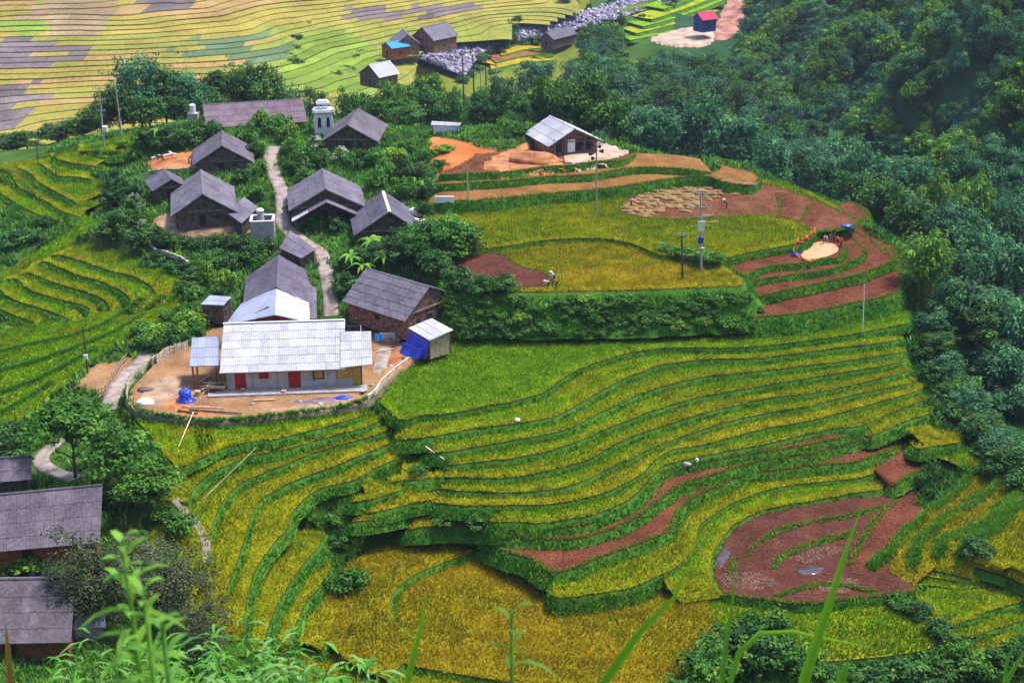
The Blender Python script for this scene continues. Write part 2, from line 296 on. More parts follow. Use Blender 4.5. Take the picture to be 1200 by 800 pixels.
# ------------------------------------------------------------------ base terrain: thin plate spline through control points
CP = []
def cp(px, py, z): CP.append(P(px, py, z))
for a in [(230, 405, 0.4), (150, 440, -0.6), (120, 470, -1.2), (440, 395, 0.9), (500, 390, 1.4), (560, 378, 2.0), (545, 350, 3.2),
          (385, 345, 2.6), (300, 330, 2.2), (250, 370, 1.0), (200, 395, 0.0), (390, 300, 4.0), (345, 288, 3.8), (240, 285, 3.6), (215, 320, 2.0), (205, 262, 4.6),
          (330, 245, 5.6), (400, 262, 5.0), (470, 290, 4.6), (200, 205, 6.8), (200, 182, 7.6), (150, 220, 5.4), (130, 270, 3.4), (270, 190, 7.4),
          (320, 180, 7.8), (410, 175, 8.2), (340, 142, 9.2), (250, 140, 9.2), (440, 165, 8.8), (520, 155, 9.6), (560, 152, 10.2),
          (600, 168, 10.6), (480, 200, 7.6), (500, 235, 6.8), (512, 300, 5.2), (160, 160, 8.6), (600, 345, 4.6), (600, 385, 0.0),
          (750, 345, 4.6), (750, 386, -0.4), (860, 345, 4.0), (870, 385, -0.2), (655, 168, 10.9), (700, 165, 10.6), (750, 180, 9.6), (800, 190, 8.6),
          (850, 199, 7.4), (900, 214, 6.4), (950, 237, 4.6), (1000, 257, 3.2), (1040, 282, 2.2), (1056, 310, 1.6),
          (90, 450, -2.0), (0, 480, -4.6), (0, 420, -4.0), (100, 410, -1.6), (150, 390, -0.8), (200, 360, 0.4), (214, 340, 1.2), (60, 400, -2.6),
          (0, 290, 0.2), (60, 275, 0.8), (100, 280, 1.6), (100, 520, -3.4), (40, 545, -4.4), (0, 560, -4.8), (120, 640, -4.6), (40, 660, -4.4), (40, 770, -6.8),
          (200, 640, -5.4), (215, 575, -3.4), (235, 700, -6.6), (160, 700, -6.6), (240, 760, -8.6), (300, 790, -10.6), (395, 650, -9.6), (400, 610, -7.6),
          (1075, 400, -2.4), (1085, 440, -4.6), (1100, 480, -6.4), (1140, 515, -6.6), (1130, 498, -6.0), (1105, 498, -5.7), (1155, 545, -7.0), (1150, 560, -7.3), (1170, 540, -7.2), (1090, 535, -7.2), (1200, 560, -7.6), (1200, 620, -8.0), (1110, 360, -3.0),
          (1150, 470, -9.0), (1200, 500, -11.0), (1200, 420, -7.0),
          (0, 0, -8), (200, 0, -11), (450, 0, -15), (600, 0, -19), (0, 100, -23), (200, 80, -21), (350, 80, -23), (450, 60, -25), (420, 100, -28),
          (0, 160, -30), (80, 150, -30), (520, 80, -31), (600, 50, -30), (700, 20, -28), (770, 4, -27), (830, 30, -23), (760, 40, -27), (800, 52, -23),
          (880, 30, -18), (660, 100, -33), (560, 100, -33)]:
    cp(*a)
for a in [(0, -20, 81), (-60, -20, 82), (60, -20, 80), (0, 0, 66.2), (-40, 0, 67), (40, 0, 66), (0, 30, 43), (-50, 40, 36), (50, 40, 36), (0, 60, 20.5), (60, 70, 11),
          (-60, 70, 13), (0, 88, -1.5), (40, 88, -2.5), (-40, 92, -1.5), (75, 95, -2), (-80, 110, -1), (110, 130, -6), (90, 160, -11), (75, 190, -11), (80, 215, -12), (60, 240, -10), (100, 190, -6), (130, 200, 4),
          (40, 262, -6), (10, 280, -8), (60, 300, -20), (20, 320, -22), (-30, 290, -6), (-70, 290, -6), (-50, 330, -26), (-110, 300, -14), (-120, 340, -31), (-120, 372, -34), (-200, 378, -35), (-50, 390, -33), (10, 390, -33), (-150, 280, -12),
          (100, 280, -18), (100, 340, -24), (-120, 200, -2), (-150, 150, -6), (-130, 240, 0), (-80, 250, 5.5), (150, 130, 4), (160, 60, 30), (-160, 60, 30)]:
    CP.append(np.array(a, float))
for (px, py, d, dz) in [(900, 190, 335, -6), (1000, 130, 385, -4), (1000, 60, 430, -4), (1000, 0, 460, -4), (1200, 0, 350, -4), (1200, 100, 300, -4), (1200, 190, 250, -4),
                    (1110, 195, 265, -4), (1100, 100, 345, -4), (1100, 0, 405, -4), (880, 60, 500, -4), (930, 0, 520, -4)]:
    p = PD(px, py, d); p[2] += dz; CP.append(p)
for a in [(260, 420, 70), (330, 300, 80), (240, 560, 55), (150, 700, 40), (0, 800, 20), (-200, 800, 22), (-330, 560, 8), (-330, 380, -35), (-330, 200, -6), (-300, 0, 60), (300, 0, 70), (300, 130, 60), (480, 400, 150), (480, 850, 130), (-380, 880, 50), (100, 880, 60)]:
    CP.append(np.array(a, float))
for s in SLABS:
    if s['t'] == 's':
        L = s['lip'][::7].copy(); L[:, 2] -= 0.7; CP.extend(list(L))
        for a, b, bk in ((0, 1, 0), (-1, -2, -1)):      # the ground closes in round both ends of a terrace
            e = s['lip'][a] - s['lip'][b]; e[2] = 0; e /= np.linalg.norm(e) + 1e-9
            q = s['lip'][a] + e * 2.5; q[2] = s['z'][a] - 0.05; CP.append(q)
            q = (s['lip'][a] + s['back'][bk]) / 2 + e * 2.5; q[2] = s['z'][a] + 0.25; CP.append(q)
    else:
        L = s['out'][::9].copy(); L[:, 2] -= 0.9; CP.extend(list(L))
C = np.array(CP)
SC = 100.0
def U(r2): return np.where(r2 > 1e-12, r2 * np.log(np.maximum(r2, 1e-12)), 0.0)
X = C[:, :2] / SC; n = len(X)
K = U(((X[:, None] - X[None]) ** 2).sum(-1)) + np.eye(n) * 2e-4
A = np.zeros((n + 3, n + 3)); A[:n, :n] = K; A[:n, n] = 1; A[:n, n + 1:] = X; A[n, :n] = 1; A[n + 1:, :n] = X.T
wts = np.linalg.solve(A, np.concatenate([C[:, 2], [0, 0, 0]]))
GX0, GX1, GY0, GY1, GS = -400.0, 500.0, -24.0, 900.0, 2.0
gx = np.arange(GX0, GX1 + .1, GS); gy = np.arange(GY0, GY1 + .1, GS)
GZ = np.zeros((len(gy), len(gx)))
for j, yy in enumerate(gy):
    q = np.stack([gx, np.full_like(gx, yy)], 1) / SC
    GZ[j] = U(((q[:, None] - X[None]) ** 2).sum(-1)) @ wts[:n] + wts[n] + q @ wts[n + 1:]
# ribs and gullies of the wooded mountain on the right
xx, yy = np.meshgrid(gx, gy)
mw = np.clip((xx - 60 - np.maximum(0, (400 - yy)) * 0.15) / 60, 0, 1) * np.clip((yy - 225) / 50, 0, 1)
GZ += mw * (10.0 * np.sin((yy - 0.55 * xx) / 11.5 + 1.2 * np.sin(xx / 37.0)) + 2.0 * np.sin((yy + 0.3 * xx) / 5.3 + 2 * np.sin(xx / 21.0)))
def bil(arr, x0, y0, s, x, y):
    fx = np.clip((np.asarray(x, float) - x0) / s, 0, arr.shape[1] - 1.001); fy = np.clip((np.asarray(y, float) - y0) / s, 0, arr.shape[0] - 1.001)
    i = fx.astype(int); j = fy.astype(int); u = fx - i; v = fy - j
    return arr[j, i] * (1 - u) * (1 - v) + arr[j, i + 1] * u * (1 - v) + arr[j + 1, i] * (1 - u) * v + arr[j + 1, i + 1] * u * v
def G(x, y): return bil(GZ, GX0, GY0, GS, x, y)

# ------------------------------------------------------------------ raster of the fields (0.25 m)
RX0, RX1, RY0, RY1, RS = -95.0, 95.0, 85.0, 275.0, 0.25
RW, RH = int((RX1 - RX0) / RS), int((RY1 - RY0) / RS)
ZM = np.full((RH, RW), -1e3); IDM = np.full((RH, RW), -1, int)
def inside(px, py, poly):
    c = np.zeros(px.shape, bool); x, y = poly[:, 0], poly[:, 1]; j = len(poly) - 1
    for i in range(len(poly)):
        if y[i] != y[j]:
            k = ((y[i] > py) != (y[j] > py)) & (px < (x[j] - x[i]) * (py - y[i]) / (y[j] - y[i]) + x[i]); c ^= k
        j = i
    return c
def raster(pl, z, idx):
    i0 = max(0, int((pl[:, 0].min() - RX0) / RS)); i1 = min(RW, int((pl[:, 0].max() - RX0) / RS) + 2)
    j0 = max(0, int((pl[:, 1].min() - RY0) / RS)); j1 = min(RH, int((pl[:, 1].max() - RY0) / RS) + 2)
    if i1 <= i0 or j1 <= j0: return
    qx, qy = np.meshgrid(RX0 + (np.arange(i0, i1) + .5) * RS, RY0 + (np.arange(j0, j1) + .5) * RS)
    m = inside(qx, qy, pl) & (z > ZM[j0:j1, i0:i1])
    ZM[j0:j1, i0:i1][m] = z; IDM[j0:j1, i0:i1][m] = idx
for k, s in enumerate(SLABS):
    if s['t'] == 's':
        for i in range(len(s['lip']) - 1):
            raster(np.array([s['lip'][i], s['lip'][i + 1], s['back'][i + 1], s['back'][i]])[:, :2], (s['z'][i] + s['z'][i + 1]) / 2, k)
    else: raster(s['out'][:, :2], s['zc'], k)
def zslab(x, y):
    i = np.clip(((np.asarray(x) - RX0) / RS).astype(int), 0, RW - 1); j = np.clip(((np.asarray(y) - RY0) / RS).astype(int), 0, RH - 1)
    ok = (np.asarray(x) > RX0) & (np.asarray(x) < RX1) & (np.asarray(y) > RY0) & (np.asarray(y) < RY1)
    return np.where(ok, ZM[j, i], -1e3), np.where(ok, IDM[j, i], -1)
def Hz(x, y):
    zs, k = zslab(x, y)
    return np.where(k >= 0, zs, G(x, y))
_ts = np.concatenate([np.arange(30, 330, 0.2), np.arange(330, 1000, 1.0)])
def hit(px, py):
    d = ray(px, py); t = _ts / d[1]
    x, y, z = d[0] * t, d[1] * t, CAMZ + d[2] * t
    b = z < Hz(x, y)
    k = int(np.argmax(b)) if b.any() else len(t) - 1
    return np.array([x[k], y[k], float(Hz(x[k:k + 1], y[k:k + 1])[0])])
def ground(x, y): return float(Hz(np.array([x]), np.array([y]))[0])

# kind of the bare base where it carries a crop, given as traced outlines on the base
BASEK = []
def bpoly(kind, pts): BASEK.append((kind, np.array([hit(*p)[:2] for p in pts])))
bpoly('gy', [(0, 385), (45, 380), (80, 375), (105, 365), (130, 355), (155, 345), (188, 345), (186, 320), (205, 322), (216, 340), (208, 360), (185, 382), (150, 400), (120, 415), (90, 440), (60, 465), (20, 500), (0, 502)])
bpoly('gy', [(0, 198), (50, 184), (100, 170), (160, 156), (160, 175), (135, 200), (100, 215), (60, 240), (0, 240)])
bpoly('gy', [(104, 256), (114, 262), (96, 276), (64, 303), (40, 314), (0, 336), (0, 322), (48, 294), (84, 272)])
bpoly('clay', [(505, 160), (560, 172), (625, 180), (660, 195), (600, 200), (520, 204), (505, 190)])
bpoly('stub', [(700, 168), (800, 192), (900, 216), (1000, 260), (1050, 292), (1040, 300), (960, 250), (860, 212), (760, 195), (690, 185)])
bpoly('clay', [(170, 190), (235, 178), (240, 200), (180, 204)])
bpoly('dirt', [(180, 262), (205, 245), (300, 262), (290, 276), (205, 280)])
bpoly('dirt', [(88, 455), (105, 430), (140, 425), (150, 415), (165, 430), (130, 465)])
bpoly('clay', [(530, 362), (580, 350), (580, 382), (540, 390)])
bpoly('dirt', [(395, 372), (480, 400), (545, 392), (540, 345), (440, 385)])
# ------------------------------------------------------------------ build the ground sheet
def base_kind(x, y):
    k = np.full(x.shape, 'veg', dtype=object)
    for kind, pl in BASEK: k[inside(x, y, pl)] = kind
    return k
def noise_arr(x, y, s, seed):
    """cheap smooth value noise on arrays"""
    r = np.random.default_rng(seed); T = r.random((64, 64))
    fx = np.asarray(x) * s; fy = np.asarray(y) * s; i = np.floor(fx).astype(int); j = np.floor(fy).astype(int)
    u = fx - i; v = fy - j; u = u * u * (3 - 2 * u); v = v * v * (3 - 2 * v)
    g = lambda a, b: T[(j + b) % 64, (i + a) % 64]
    return (g(0, 0) * (1 - u) * (1 - v) + g(1, 0) * u * (1 - v) + g(0, 1) * (1 - u) * v + g(1, 1) * u * v)
def grid_axis(segs):
    out = []
    for a, b, s in segs: out.append(np.arange(a, b, s))
    return np.concatenate(out + [[segs[-1][1]]])
ax = grid_axis([(-1600, -400, 100), (-400, -100, 6), (-100, 100, 0.8), (100, 220, 4), (220, 500, 8), (500, 1800, 100)])
ay = grid_axis([(-300, -24, 23), (-24, 84, 4), (84, 270, 0.8), (270, 600, 4), (600, 900, 12), (900, 3000, 150)])
gxx, gyy = np.meshgrid(ax, ay)
gz = G(gxx, gyy)
far = np.maximum(0, gyy - 900) * 0.12 + np.maximum(0, np.abs(gxx - 50) - 450) * 0.12
gz = gz + far + 12 * np.clip(far / 30, 0, 1) * noise_arr(gxx, gyy, 0.006, 3)
zs, ks = zslab(gxx, gyy)
near_lower = np.where(ks >= 0, np.minimum(gz, zs - 0.55), gz)
# also lower where any neighbour cell is a lower field, so that the sheet never pokes through a tread
for dx, dy in ((1, 0), (-1, 0), (0, 1), (0, -1), (.8, .8), (-.8, .8), (.8, -.8), (-.8, -.8)):
    z2, k2 = zslab(gxx + dx, gyy + dy)
    near_lower = np.where((k2 >= 0) & (ks >= 0), np.minimum(near_lower, z2 - 0.5), near_lower)
    near_lower = np.where((k2 >= 0) & (ks < 0), np.minimum(near_lower, np.maximum(z2 - 0.15, near_lower - 0.8)), near_lower)
gz = near_lower
kk = base_kind(gxx, gyy)
cols = np.zeros(gxx.shape + (3,))
for kind, c in KC.items(): cols[kk == kind] = c
f = 0.75 + 0.5 * noise_arr(gxx, gyy, 0.21, 5)[..., None]
cols *= f
vfar = (gyy > 380) & (gxx < 20 + 40 * noise_arr(gxx, gyy, .05, 4))
cols[vfar & (kk == 'veg')] = (0.14, 0.17, 0.02)
mtn = (gxx > 62) & (gyy > 225) & (kk == 'veg') & ~vfar
cols[mtn] = (0.026, 0.075, 0.030)
nr, nc = gxx.shape
vi = np.arange(nr * nc).reshape(nr, nc)
fc = np.stack([vi[:-1, :-1], vi[:-1, 1:], vi[1:, 1:], vi[1:, :-1]], -1).reshape(-1, 4)
me = np_mesh('terrain', np.stack([gxx, gyy, gz], -1).reshape(-1, 3), fc, cols.reshape(-1, 3), smooth=True)
tag(link('terrain', me, M['ground']), kind='structure')

# ------------------------------------------------------------------ terrace slabs
def build_slab(s, k):
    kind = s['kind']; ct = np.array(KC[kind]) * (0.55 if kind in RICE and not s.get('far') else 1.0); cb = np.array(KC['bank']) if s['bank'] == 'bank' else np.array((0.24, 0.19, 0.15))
    lipc = np.array((0.045, 0.03, 0.014)) if s['bank'] == 'bank' else cb      # dark band under the rim: earth colour painted in for the overhang's shade
    Fq = []
    if s['t'] == 's':
        lip, back = s['lip'], s['back']; n = len(lip)
        per = np.vstack([lip, back[::-1]]); m = 2 * n
        top = per.copy()
        for i in range(n - 1): Fq.append((i, i + 1, m - 2 - i, m - 1 - i))
        if s['side'] < 0: Fq = [q[::-1] for q in Fq]
        no = np.zeros((m, 2)); no[:n] = s['no']
        e0 = lip[0] - lip[1]; e1 = lip[-1] - lip[-2]
        no[0] += e0[:2] / (np.linalg.norm(e0[:2]) + 1e-9); no[n - 1] += e1[:2] / (np.linalg.norm(e1[:2]) + 1e-9)
        no[m - 1] = e0[:2] / (np.linalg.norm(e0[:2]) + 1e-9); no[n] = e1[:2] / (np.linalg.norm(e1[:2]) + 1e-9)
        faces = list(Fq)
        order = 1 if s['side'] > 0 else -1
    else:
        top = s['out']; m = len(top)
        t = np.roll(top, -1, 0) - np.roll(top, 1, 0); t = t[:, :2] / (np.linalg.norm(t[:, :2], axis=1)[:, None] + 1e-9)
        no = np.stack([t[:, 1], -t[:, 0]], 1); faces = []; order = 1
    big = s['h'] > 3
    um = min(.3, s['h'] * .28) / s['h']; us = [um, .38, .6, .8, 1.0] if big else [um, 1.0]
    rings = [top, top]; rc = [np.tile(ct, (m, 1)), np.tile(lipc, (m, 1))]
    for q, u in enumerate(us):
        rg_ = top.copy(); wm = s['slope'] * s['h'] * .12 + .06
        w = wm if q == 0 else wm + (s['slope'] * s['h'] - wm) * (u - um) / (1 - um)
        wob = np.array([(0.25 if not big else .95) * fbm(p[0], p[1], 0.5 if not big else .28, 3.0 + k + q * 1.7) for p in top]) * (.4 if q == 0 else 1)
        rg_[:, :2] += no * np.maximum(.05, w + wob)[:, None]; rg_[:, 2] -= s['h'] * u
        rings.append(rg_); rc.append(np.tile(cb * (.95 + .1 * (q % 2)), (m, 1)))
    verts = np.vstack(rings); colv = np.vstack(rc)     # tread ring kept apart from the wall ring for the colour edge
    for a in range(1, len(rings) - 1):
        for i in range(m):
            j = (i + 1) % m
            if s['t'] == 's' and n <= i < m - 1: continue
            q = (a * m + i, (a + 1) * m + i, (a + 1) * m + j, a * m + j)
            faces.append(q if order > 0 else q[::-1])
    me = bpy.data.meshes.new('rice_terrace')
    if s['t'] == 'p':
        from mathutils.geometry import tessellate_polygon
        tr = tessellate_polygon([[Vector((p[0], p[1], 0)) for p in top]])
        for a in tr:
            p, q, r = top[a[0]], top[a[1]], top[a[2]]
            cr = (q[0] - p[0]) * (r[1] - p[1]) - (q[1] - p[1]) * (r[0] - p[0])
            faces.append(tuple(a) if cr > 0 else tuple(a[::-1]))
    me.from_pydata([tuple(v) for v in verts], [], [tuple(f) for f in faces])
    at = me.color_attributes.new('tint', 'FLOAT_COLOR', 'POINT')
    c4 = np.ones((len(verts), 4), np.float32); c4[:, :3] = colv; at.data.foreach_set('color', c4.ravel())
    o = link('yard' if s.get('yard') else 'rice_terrace', me, M['tread']); tag(o, kind='structure')
    return o
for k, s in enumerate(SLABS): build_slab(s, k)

# ------------------------------------------------------------------ tufts of crop and grass (real geometry, joined: nobody could count them)
def tufts(name, pts, hgt, wid, cols, blades, mat, lean=0.35, label=None, cat=None, tipgain=1.25, jit=0.5):
    pts = np.asarray(pts, float); n = len(pts)
    if n == 0: return None
    hgt = np.broadcast_to(hgt, (n,)); wid = np.broadcast_to(wid, (n,))
    N = n * blades
    p = np.repeat(pts, blades, 0); h = np.repeat(hgt, blades) * rng.uniform(.7, 1.15, N); w = np.repeat(wid, blades)
    a = rng.uniform(0, 2 * np.pi, N); r = rng.uniform(0, 1, N) * lean * h
    dx, dy = np.cos(a), np.sin(a)
    off = rng.normal(0, 1, (N, 2)) * (np.repeat(wid, blades) * jit)[:, None]
    b = p.copy(); b[:, :2] += off; b[:, 2] -= 0.04
    v0 = b.copy(); v0[:, 0] -= dy * w / 2; v0[:, 1] += dx * w / 2
    v1 = b.copy(); v1[:, 0] += dy * w / 2; v1[:, 1] -= dx * w / 2
    tip = b.copy(); tip[:, 0] += dx * r; tip[:, 1] += dy * r; tip[:, 2] += h
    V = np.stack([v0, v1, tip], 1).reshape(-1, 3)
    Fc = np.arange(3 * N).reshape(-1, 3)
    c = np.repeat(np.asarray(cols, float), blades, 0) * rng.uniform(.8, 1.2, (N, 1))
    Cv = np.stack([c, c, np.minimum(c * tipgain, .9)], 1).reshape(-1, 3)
    me = np_mesh(name, V, Fc, Cv)
    o = link(name, me, mat); tag(o, label, cat, kind='stuff')
    return o
# crop standing on the treads: one candidate per raster cell
jj, ii = np.nonzero(IDM >= 0)
xs = RX0 + (ii + rng.uniform(0, 1, len(ii))) * RS; ys = RY0 + (jj + rng.uniform(0, 1, len(ii))) * RS
kid = IDM[jj, ii]; zc = ZM[jj, ii]
kindarr = np.array([s['kind'] for s in SLABS], dtype=object)[kid]
# patches that differ from the rest of their field
def patch(kind, z, pts):
    pl = np.array([P(a, b, z)[:2] for a, b in pts]); m = inside(xs, ys, pl) & (np.abs(zc - z) < 0.6); kindarr[m] = kind
    PATCHES.append((kind, z, pl))
PATCHES = []
def vis_ok(x, y, z):
    d = y * cP - (z - CAMZ) * sP; u = y * sP + (z - CAMZ) * cP
    px = 600 + F0 * x / d; py = 400 - F0 * u / d
    return (px > -60) & (px < 1260) & (py > -30) & (py < 860)
rice_m = np.isin(kindarr, RICE) & vis_ok(xs, ys, zc)
def rice_cols(kinds, x, y, edge=0.0):
    c = np.zeros((len(x), 3))
    for kd in RICE: c[kinds == kd] = KC[kd]
    n1 = noise_arr(x, y, 0.35, 11); n2 = noise_arr(x, y, 0.09, 12); n3 = noise_arr(x, y, 1.4, 13)
    g = np.clip((n1 * .45 + n2 * .55 - 0.45) * 3.0, 0, 1)
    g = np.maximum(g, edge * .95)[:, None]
    grn = np.array(KC['grn']); yel = np.array(KC['yel'])
    isg = np.isin(kinds, ('gy',))[:, None]
    c = np.where(isg, (yel * .62 + np.array((0.15, 0.28, 0.008)) * .38) * g + np.array((0.15, 0.32, 0.006)) * (1 - g), c)
    iso = np.isin(kinds, ('org', 'yel'))[:, None]
    c = np.where(iso, c * (0.78 + .4 * g) + np.array((-.03, 0.04, 0.0)) * (1 - g), c)
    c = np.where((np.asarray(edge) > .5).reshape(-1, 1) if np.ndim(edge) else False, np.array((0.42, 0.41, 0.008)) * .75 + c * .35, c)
    lodge = noise_arr(x, y, .6, 14)
    return c * ((0.62 + .56 * n3) * (.82 + .36 * lodge))[:, None]
ix = np.nonzero(rice_m)[0]
keep = ix[rng.random(len(ix)) < 0.80]
# plants along a lip are tinted brighter and yellower
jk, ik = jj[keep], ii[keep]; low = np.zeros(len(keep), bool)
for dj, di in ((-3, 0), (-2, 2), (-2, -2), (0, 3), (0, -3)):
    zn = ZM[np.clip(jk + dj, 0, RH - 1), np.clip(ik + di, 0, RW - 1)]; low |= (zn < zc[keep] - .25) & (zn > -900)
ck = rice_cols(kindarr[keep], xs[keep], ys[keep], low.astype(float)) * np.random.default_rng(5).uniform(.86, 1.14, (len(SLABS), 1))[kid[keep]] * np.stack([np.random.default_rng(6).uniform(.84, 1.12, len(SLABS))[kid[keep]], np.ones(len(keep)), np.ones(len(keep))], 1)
pt = np.stack([xs[keep], ys[keep], zc[keep]], 1)
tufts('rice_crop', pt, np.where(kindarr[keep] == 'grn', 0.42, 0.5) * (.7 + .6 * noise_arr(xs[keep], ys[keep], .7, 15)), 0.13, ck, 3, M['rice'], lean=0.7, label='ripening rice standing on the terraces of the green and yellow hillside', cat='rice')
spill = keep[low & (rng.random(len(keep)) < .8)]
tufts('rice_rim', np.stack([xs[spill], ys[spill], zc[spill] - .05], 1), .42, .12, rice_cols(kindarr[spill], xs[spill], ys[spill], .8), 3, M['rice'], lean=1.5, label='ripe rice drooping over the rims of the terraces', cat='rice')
# stubble on the cut fields
sm = np.isin(kindarr, ('stub', 'red', 'tan', 'mud')) & vis_ok(xs, ys, zc)
ix = np.nonzero(sm)[0]; keep = ix[rng.random(len(ix)) < np.where(kindarr[ix] == 'mud', .22, .42) * (.35 + 1.3 * noise_arr(xs[ix], ys[ix], .28, 77))]
c = np.where((kindarr[keep] == 'tan')[:, None], (0.27, 0.15, 0.05), np.where((kindarr[keep] == 'mud')[:, None], (0.34, 0.21, 0.15), (0.22, 0.105, 0.055))) * rng.uniform(.5, 1.3, (len(keep), 1))
tufts('stubble', np.stack([xs[keep], ys[keep], zc[keep]], 1), 0.13, 0.09, c, 2, M['rice'], lean=0.8, label='short straw stubble left on the cut red terraces', cat='stubble')
# clods of turned earth on the bare plots
cm = np.isin(kindarr, ('stub', 'red', 'mud')) & vis_ok(xs, ys, zc); ix = np.nonzero(cm)[0]; keep2 = ix[rng.random(len(ix)) < .5 * noise_arr(xs[ix], ys[ix], .5, 78)]
cc = np.array([(0.09, 0.032, 0.02), (0.05, 0.02, 0.016), (0.16, 0.07, 0.045), (0.24, 0.13, 0.09)])[rng.integers(0, 4, len(keep2))]
tufts('clods', np.stack([xs[keep2], ys[keep2], zc[keep2]], 1), .11, .3, cc, 2, M['ground_clod'], lean=1.2, label='clods of turned earth on the bare red plots', cat='clods', tipgain=1.1)
# crop on the sloping base of the left spur
cx = rng.uniform(-90, 0, 330000); cy = rng.uniform(125, 275, 330000)
bk = base_kind(cx, cy); z0, k0 = zslab(cx, cy)
m = np.isin(bk, RICE) & (k0 < 0)
tufts('rice_slope', np.stack([cx[m], cy[m], bil(gz, 0, 0, 1, 0, 0) * 0 + G(cx[m], cy[m])], 1), 0.45, 0.13, rice_cols(bk[m], cx[m], cy[m]), 3, M['rice'], lean=.7, label='yellow rice on the smooth lower slope of the left spur', cat='rice')

# grass on the terrace walls and lips
gp, gc, gh = [], [], []
vp, vc = [], []
for k, s in enumerate(SLABS):
    if s.get('yard') or s.get('far'): continue
    if s['t'] == 's': L = s['lip']; nn = s['no']
    else:
        L = np.vstack([s['out'], s['out'][:1]]); t = np.gradient(L[:, :2], axis=0); t /= np.linalg.norm(t, axis=1)[:, None] + 1e-9; nn = np.stack([t[:, 1], -t[:, 0]], 1)
    seg = np.linalg.norm(np.diff(L, axis=0), axis=1); tot = seg.sum(); cum = np.concatenate([[0], np.cumsum(seg)])
    n = int(tot * 16 * max(.6, s['h']))
    q = rng.uniform(0, tot, n); i = np.clip(np.searchsorted(cum, q) - 1, 0, len(seg) - 1); f = ((q - cum[i]) / (seg[i] + 1e-9))[:, None]
    p = L[i] * (1 - f) + L[i + 1] * f; no = nn[i] * (1 - f) + nn[i + 1] * f
    u = rng.uniform(min(.3, .34 / s['h']) if s['kind'] in RICE else .08, 1, n) ** (1.0 if s['h'] < 3 else .8)
    # not where this edge is buried under a higher tread
    zz, kq = zslab(p[:, 0] + no[:, 0] * .35, p[:, 1] + no[:, 1] * .35)
    ok = ~((kq >= 0) & (zz > p[:, 2] - 0.1)) & vis_ok(p[:, 0], p[:, 1], p[:, 2])
    p = p[ok]; no = no[ok]; u = u[ok]; zz = zz[ok]; kq = kq[ok]; n = len(p)
    um = min(.3, s['h'] * .28) / s['h']; wm = s['slope'] * s['h'] * .12 + .06; w = np.where(u < um, wm * u / um, wm + (s['slope'] * s['h'] - wm) * (u - um) / (1 - um)) + .05
    g = p.copy(); g[:, :2] += no * (w + 0.03)[:, None]; g[:, 2] -= u * s['h']
    ok = ~((kq >= 0) & (g[:, 2] < zz - 0.1))
    g = g[ok]; n = len(g)
    gp.append(g); gh.append(rng.uniform(.22, .5, n) * (2.0 if s['h'] > 3 else 1.0))
    base = np.where((noise_arr(g[:, 0], g[:, 1], .4, 21) > .62)[:, None], (0.13, 0.28, 0.016), (0.058, 0.225, 0.018))
    gc.append(base * rng.uniform(.55, 1.35, (n, 1)))
    # a bright verge along the bare fields
    if s['kind'] in ('red', 'mud', 'stub', 'tan'):
        m = int(tot * 16); q = rng.uniform(0, tot, m); i = np.clip(np.searchsorted(cum, q) - 1, 0, len(seg) - 1); f = ((q - cum[i]) / (seg[i] + 1e-9))[:, None]
        p = L[i] * (1 - f) + L[i + 1] * f; no = nn[i] * (1 - f) + nn[i + 1] * f
        zz, kq = zslab(p[:, 0] + no[:, 0] * .35, p[:, 1] + no[:, 1] * .35)
        ok = ~((kq >= 0) & (zz > p[:, 2] - 0.02)) & vis_ok(p[:, 0], p[:, 1], p[:, 2])
        p = p[ok]; no = no[ok]; p[:, :2] -= no * rng.uniform(-.05, .42, (len(p), 1))
        vp.append(p); vc.append(np.tile((0.17, 0.26, 0.02), (len(p), 1)) * rng.uniform(.6, 1.3, (len(p), 1)))
vl, vcol = [], []
for zz_, L in ((-8.9, [(1024, 664), (1041, 648), (1060, 627), (1082, 604), (1104, 588), (1126, 570), (1130, 556)]), (-8.1, [(1068, 664), (1075, 642), (1092, 620), (1120, 602), (1141, 588), (1164, 569), (1166, 553)]),
               (-7.3, [(1100, 654), (1106, 637), (1132, 625), (1153, 612), (1167, 600), (1182, 588), (1192, 574)]), (-6.8, [(1128, 652), (1132, 642), (1142, 632), (1160, 624), (1173, 612), (1184, 598), (1202, 588)])):
    c = np.array([hit(*q) for q in cr_resample(L, 2)]); c = np.repeat(c, 34, 0); c[:, :2] += rng.normal(0, .34, (len(c), 2)); c[:, 2] = Hz(c[:, 0], c[:, 1]); vl.append(c); vcol.append(np.tile((0.075, 0.22, 0.022), (len(c), 1)) * rng.uniform(.6, 1.5, (len(c), 1)))
tufts('verge_tufts', np.vstack(vl), .55, .17, np.vstack(vcol), 3, M['grass'], lean=.9, label='thick green grass along the diagonal rims of the lower right fields', cat='grass')
for L in ([(0, 414), (40, 404), (80, 396), (115, 384), (145, 368), (168, 352)], [(0, 436), (45, 424), (90, 408), (130, 392), (165, 372), (190, 350)], [(0, 462), (40, 448), (80, 428), (110, 412)], [(0, 486), (30, 470), (60, 450)],
          [(0, 208), (20, 214), (40, 230)], [(70, 180), (62, 190), (66, 204)], [(108, 172), (118, 186), (140, 190)], [(0, 252), (30, 256), (60, 262)], [(128, 164), (138, 172), (152, 172)]):
    c = np.array([hit(*q) for q in cr_resample(L, 2)]); c = np.repeat(c, 22, 0); c[:, :2] += rng.normal(0, .22, (len(c), 2)); c[:, 2] = Hz(c[:, 0], c[:, 1]); vl.append(c); vcol.append(np.tile((0.06, 0.17, 0.022), (len(c), 1)) * rng.uniform(.6, 1.5, (len(c), 1)))
